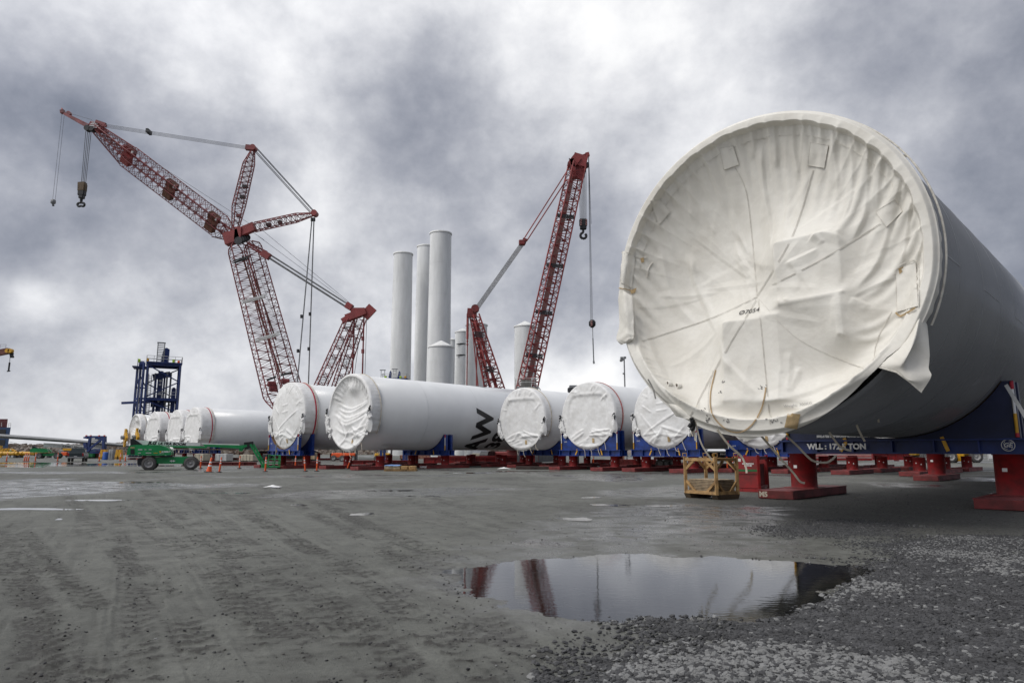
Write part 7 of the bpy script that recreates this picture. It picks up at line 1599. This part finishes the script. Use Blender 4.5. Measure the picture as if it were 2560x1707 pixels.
def pallets():
    rnd = random.Random(8)
    for k, (px, lab, sheet_) in enumerate(((983, 'left wooden pallet stack under blue sheets, in front of the lettered section', 1), (1022, 'right wooden pallet stack with crates beside the lettered pier base', 0))):
        g = gp(px, 1177); root = thing('pallet', lab, 'pallet', (g.x, g.y, 0), RAD(2 * k), 'pallets in front of the lettered section')
        b = MB()
        for y in (-.45, 0, .45): b.box((0, y, .06), (1.25, .1, .10))
        for q in range(7): b.box((-.56 + q * .187, 0, .123), (.13, 1.1, .022))
        b.build('deck', M_WOOD, root, local=True)
        if sheet_:
            for q in range(2): b = MB(); b.bbox((-.3 + q * .6, 0, .28), (.58, 1.0, .28), b=.02); b.build('board_bundle', M_PLY, root, local=True)
            b = MB(); b.grid([[Vector((-.6 + i * .2, -.55 + j * .22, .44 + rnd.uniform(0, .05) - (.06 if j in (0, 5) else 0))) for i in range(7)] for j in range(6)]); b.build('blue_sheet', M_BLSHEET, root, local=True)
        else:
            for q in range(2): b = MB(); b.bbox((-.32 + q * .62, 0, .26), (.52, .9, .25), b=.02); b.build('crate', M_WOOD, root, local=True)
pallets()
def box_thing(name, label, cat, px0, px1, py0, py1, Y, m, depth=2.4, extra=None, group=None):
    a = at(px0, py1, Y); c = at(px1, py0, Y); z0 = max(0.0, a.z); root = thing(name, label, cat, ((a.x + c.x) / 2, Y, 0), group=group); b = MB(); b.bbox(((a.x + c.x) / 2, Y + depth / 2, (z0 + c.z) / 2), (c.x - a.x, depth, c.z - z0), b=.04)
    if z0 > .05:
        for x in (a.x + .2, c.x - .2): f = MB(); f.box((x, Y + depth / 2, z0 / 2), (.3, depth * .8, z0)); f.build('foot', M_DARK, root)
    n = max(2, int((c.x - a.x) / .45)); r = MB()
    for k in range(n + 1): x = a.x + (c.x - a.x) * k / n; r.box((x, Y - .02, (z0 + c.z) / 2), (.07, .06, (c.z - z0) * .94))
    b.add(r.v, r.f, False); b.build('body', m, root); return root
box_thing('shipping_container', 'rusty orange container behind the pallets', 'container', 1000, 1072, 1137, 1147, 100, M_CONT); box_thing('shipping_container', 'cream container behind the red girders', 'container', 1180, 1205, 1133, 1143, 100, M_CREAM)
box_thing('crate_stack', 'stack of tan crates right of the lift basket', 'crates', 770, 787, 1131, 1148, 88, M_PLY, 1.2); box_thing('white_cabin', 'pale cabin panel below the far sections, behind the lift', 'cabin', 486, 508, 1134, 1152, 96, M_CREAM); box_thing('white_cabin', 'pale slatted panel behind the lift boom, below the far section', 'cabin', 538, 566, 1134, 1152, 96, M_LGREY); box_thing('white_cabin', 'pale panel left of the lift basket, below the far section', 'cabin', 598, 632, 1136, 1152, 96, M_CREAM)
box_thing('storage_bin', 'dark red bin between the blade frame and the orange post', 'bin', 233, 247, 1126, 1145, 140, M_BROWN, 1.6); box_thing('generator_box', 'small green box below the blade frame', 'generator', 216, 232, 1126, 1142, 139, M_GREEN, 1.5)
box_thing('shipping_container', 'pinkish stacked crates under the right-hand blue cradles', 'container', 1538, 1560, 1134, 1152, 84, M_CONT); box_thing('shipping_container', 'black tool container with yellow corner tags behind the rack', 'container', 1775, 1885, 1129, 1146, 62, M_BLACK)
def tags_():
    r = [o for o in bpy.data.objects if o.get('label', '').startswith('black tool container')][0]
    for x0, x1 in ((1763, 1770), (1780, 1786), (1843, 1848)): a = at(x0, 1141, 61.9); c = at(x1, 1134, 61.9); b = MB(); b.box(((a.x + c.x) / 2, 61.88, (a.z + c.z) / 2), (c.x - a.x, .04, c.z - a.z)); b.build('yellow_tag', M_YELLOW, r)
    p = at(1808, 1135, 61.9); put_text('lettering', 'PANEL', .2, p - Vector((0, .1, 0)), (1, 0, 0), UPV, M_LETW, r, .008)
    a = at(1725, 1136, 64); 
tags_()
box_thing('trailer_bed', 'dark red equipment trailer under the half hidden section, left part', 'trailer', 1545, 1640, 1148, 1168, 66, M_DRED, 2.2); box_thing('equipment_crate', 'grey bucket-like crate under the middle section', 'crate', 1527, 1538, 1154, 1162, 64, M_GREY, .6)
def trailer():
    Y = 63; a = at(1648, 1175, Y); root = thing('flatbed_trailer', 'low dark trailer with twin wheels left of the wooden rack', 'trailer', (a.x, Y, 0)); c = at(1715, 1150, Y); b = MB(); b.bbox(((a.x + c.x) / 2, Y + 1.2, .85), (c.x - a.x, 2.2, .25), b=.03); b.build('bed', M_DRED, root)
    for px in (1652, 1668, 1682): p = at(px, 1160, Y); bt = MB(); br = MB(); wheel(bt, br, (p.x, Y + .3, .38), (0, 1, 0), .38, .3); w = bt.build('wheel', M_TYRE, root); br.build('rim', M_RIM, w)
trailer()
def loader(px, Y, label, flip=1):
    g = at(px, 1150, Y); o = Vector((g.x, Y, 0)); root = thing('wheel_loader', label, 'loader', o, group='yellow machines behind the huge section')
    for dx in (-1.5, 1.5):
        for y in (0, 2.0): bt = MB(); br = MB(); wheel(bt, br, o + Vector((dx, y, .8)), (0, 1, 0), .8, .55); w = bt.build('wheel', M_TYRE, root); br.build('rim', M_RIM, w)
    b = MB(); b.bbox(o + Vector((-1.4 * flip, 1.0, 1.5)), (2.8, 1.5, 1.1), b=.15); b.build('engine_hood', M_YELLOW, root); b = MB(); b.bbox(o + Vector((.9 * flip, 1.0, 1.15)), (2.4, 1.2, .7), b=.1); b.build('front_frame', M_YELLOW, root); b = MB(); b.bbox(o + Vector((.1 * flip, 1.0, 2.5)), (1.4, 1.5, 1.7), b=.12); b.build('cab', M_YELLOW, root); b = MB(); b.bbox(o + Vector((.1 * flip, .22, 2.6)), (1.0, .06, 1.1), b=.02); b.build('cab_window', M_GLASS, root)
    b = MB(); b.bar(o + Vector((1.4 * flip, 1, 1.4)), o + Vector((3.0 * flip, 1, .7)), .8, .3); b.build('lift_arm', M_YELLOW, root); b = MB(); b.prism([(0, 0), (1.0, 0), (.9, .15), (.2, .25), (.1, 1.1), (0, 1.1)], o + Vector((2.9 * flip, -.4, .2)), (flip, 0, 0), UPV, (0, 1, 0), 2.8); b.build('bucket', M_YELLOW, root)
loader(2347, 88, 'yellow loader with big wheels between the bright red piers'); loader(2412, 90, 'second yellow loader half hidden by a dark pier, farther right', -1)
def forklift(px, Y, label, m):
    g = at(px, 1150, Y); o = Vector((g.x, Y, 0)); root = thing('forklift', label, 'forklift', o, group='orange yard machines behind the tubes')
    b = MB(); b.bbox(o + Vector((0, .6, .85)), (2.2, 1.2, .7), b=.12); b.build('chassis', m, root); b = MB()
    for x in (-.8, .6):
        for y in (.1, 1.1): b.tube(o + Vector((x, y, 1.1)), o + Vector((x * .8, y, 2.1)), .05, n=6)
    b.box(o + Vector((-.1, .6, 2.12)), (1.4, 1.1, .07)); b.build('roof_guard', M_DARK, root)
    for x in (-.75, .75): bt = MB(); br = MB(); wheel(bt, br, o + Vector((x, .05, .42)), (0, 1, 0), .42, .3); w = bt.build('wheel', M_TYRE, root); br.build('rim', M_RIM, w)
    b = MB(); b.bar(o + Vector((1.2, .6, .1)), o + Vector((1.2, .6, 1.9)), .9, .12, up=(1, 0, 0)); b.build('mast', M_DARK, root)
forklift(846, 104, 'orange yard machine just left of the hanging cover', M_ORANGE); forklift(868, 100, 'orange yard machine behind the tilted post', M_ORANGE); forklift(955, 98, 'yellow yard machine right of the hanging cover', M_YELLOW); forklift(2000, 96, 'orange machine showing just right of the red box', M_ORANGE)
def drums():
    for px, y0, m, lab in ((263, 1146.5, M_BLUEP, 'blue plastic drum by the yellow blocks'), (276, 1146, M_GREY, 'grey drum right of the blue one'), (281, 1146, M_GREY, 'slim grey cylinder next to the grey drum')):
        Y = 118; p = at(px, y0, Y); root = thing('drum', lab, 'drum', (p.x, Y, 0)); b = MB(); r = .42 if m is M_BLUEP else .3; h = 1.25 if m is M_BLUEP else 1.7; b.lathe([(r, .02), (r * 1.03, h * .33), (r, h * .35), (r * 1.03, h * .66), (r, h * .68), (r, h), (r * .8, h + .06), (0, h + .06)], (p.x, Y, 0), n=18); b.build('shell', m, root)
    for px, lab in ((252, 'first yellow wedge block right of the pickup'), (260, 'second yellow wedge block right of the pickup'), (291, 'first yellow wedge block left of the near lift'), (298, 'second yellow wedge block left of the near lift')):
        Y = 125; p = at(px, 1140, Y); root = thing('wheel_chock', lab, 'chock', (p.x, Y, 0), group='yellow wedge blocks'); b = MB(); b.prism([(-.42, .02), (.42, .02), (.12, 1.75), (-.12, 1.75)], (p.x, Y, 0), (1, 0, 0), UPV, (0, 1, 0), .7); b.build('wedge', M_YELLOW, root); b = MB(); b.bar((p.x - .3, Y - .02, .3), (p.x + .3, Y - .02, .3), .05, .1); b.build('handle', M_DARK, root)
drums()
def yellow_pipes():
    for x0, x1, y, Y, lab in ((-30, 45, 1130, 150, 'yellow spreader pipe at the left edge, behind the person'), (49, 128, 1129.5, 152, 'yellow spreader pipe between the person and the distant lift')):
        a = at(x0, y, Y); c = at(x1, y, Y); root = thing('spreader_pipe', lab, 'lifting beam', ((a.x + c.x) / 2, Y, 0), group='yellow spreader pipes'); zc = .9; a.z = c.z = zc; b = MB(); b.tube(a, c, .42, n=14); b.build('pipe', M_YELLOW, root)
        for t in (.05, .95): p = a + (c - a) * t; s = MB(); s.box((p.x, Y, .25), (.5, 1.0, .5)); s.build('stand', M_DARK, root)
        b = MB()
        for t in (.1, .5, .9): p = a + (c - a) * t; b.lathe([(.52, -.1), (.52, .1)], p, c - a, 14)
        b.build('collar', M_YELLOW, root)
    Y = 156; P = lambda x, y: at(x, y, Y); base = P(24, 1128); base.z = 0; root = thing('yellow_frame', 'yellow trapezium frame above the pipe behind the person', 'frame', base); b = MB()
    for a, c in (((2, 1128), (10, 1122.5)), ((10, 1122.5), (28, 1122.5)), ((28, 1122.5), (40, 1128)), ((10, 1122.5), (14, 1129)), ((20, 1122.5), (20, 1129))): b.bar(P(*a), P(*c), .35, .35)
    for x in (3, 39): p = P(x, 1128); b.bar(p, Vector((p.x, p.y, 0.02)), .35, .35)
    b.build('frame_bars', M_YELLOW, root)
    Y = 160; a = at(146, 1124, Y); root = thing('tool_trailer', 'grey and orange machine parked between the distant lift and the pickup', 'machine', (a.x, Y, 0)); c = at(176, 1124, Y); b = MB(); b.bbox(((a.x + c.x) / 2, Y + 1, 1.3), (c.x - a.x, 2, 1.0), b=.1); b.build('body', M_GREY, root); b = MB(); b.bar(at(158, 1123, Y - .1), at(180, 1123, Y - .1), .4, .5); b.build('beam', M_YELLOW, root); b = MB(); b.bbox((c.x - 1.2, Y, .8), (1.4, .8, .8), b=.1); b.build('bonnet', M_ORANGE, root); b = MB()
    for x in (a.x + .6, c.x - .6): b = MB(); b.lathe([(.45, -.2), (.45, .2)], (x, Y + .1, .46), (0, 1, 0), 16); b.build('wheel', M_TYRE, root)
yellow_pipes()
def fence():
    Y = 108; a = at(2470, 1140, Y); c = at(2640, 1140, Y); root = thing('fence', 'row of white fence panels at the far right beneath the huge section', 'fence', ((a.x + c.x) / 2, Y, 0)); n = 10
    for k in range(n): x = a.x + (c.x - a.x) * (k + .5) / n; b = MB(); b.box((x, Y, .95), ((c.x - a.x) / n - .12, .08, 1.3)); b.build('panel', M_WHITE, root)
    for k in range(n + 1): x = a.x + (c.x - a.x) * k / n; b = MB(); b.box((x, Y, .85), (.08, .1, 1.7)); b.build('post', M_LGREY, root)
    a = at(1960, 1140, 100); c = at(2180, 1140, 100); root = thing('girder_stack', 'stack of red and white striped girders behind the lettered beam', 'girder stack', ((a.x + c.x) / 2, 100, 0))
    for k in range(4): b = MB(); b.bbox(((a.x + c.x) / 2, 101, .3 + k * .45), (c.x - a.x, 2, .36), b=.03); b.build('girder', M_RED if k % 2 == 0 else mat('pale_red', (.38, .12, .11), .6), root)
    # stair ladder and rails under the far right
    p = gp(2530, 1180); root = thing('step_ladder', 'thin grey step ladder in the shade at the far right', 'ladder', (p.x, p.y, 0)); b = MB(); ladder(b, (p.x, p.y, 0), 0, 1.9, Vector((1, 0, 0)), .35, .02); b.build('front_rails', M_GREY, root); b = MB(); b.tube((p.x - .17, p.y, 1.9), (p.x - .1, p.y + .9, 0), .018); b.tube((p.x + .17, p.y, 1.9), (p.x + .25, p.y + .9, 0), .018); b.build('rear_rails', M_GREY, root)
    for k, (px, py, lab) in enumerate(((1260, 1172, 'crumpled grey cloth on the ground under the middle section, left'), (1405, 1171, 'crumpled pale cloth on the ground before the middle cradle'), (1590, 1171, 'crumpled pale cloth on the ground under the half hidden section'), (682, 1218, 'small scrap of white plastic on the mud below the lift basket'))):
        g = gp(px, py); b = MB(); rnd = random.Random(k); n = 9; s = .5 if k < 3 else .30
        b.grid([[Vector((g.x + (i - 4) * .14 * s * 2, g.y + (j - 3) * .16 * s * 2, .02 + .22 * s * math.exp(-((i - 4) ** 2 + (j - 3) ** 2) / 7) * rnd.uniform(.5, 1.6))) for i in range(9)] for j in range(7)], smooth=False); o = b.build('cloth_scrap', M_TARPW, None, offset=(g.x, g.y, 0)); tag(o, lab, 'cloth')
    # strut propped against the huge section's shell at right
    a = at(2515, 962, 18.6); c = at(2575, 1060, 17.6); b = MB(); b.ribbon([a, a * .6 + c * .4, c], .09, -AX, .02); root = [x for x in bpy.data.objects if x.get('label', '').startswith('near blue cradle')][0]; b.build('lashing_strap', M_LGREY, root)
fence()
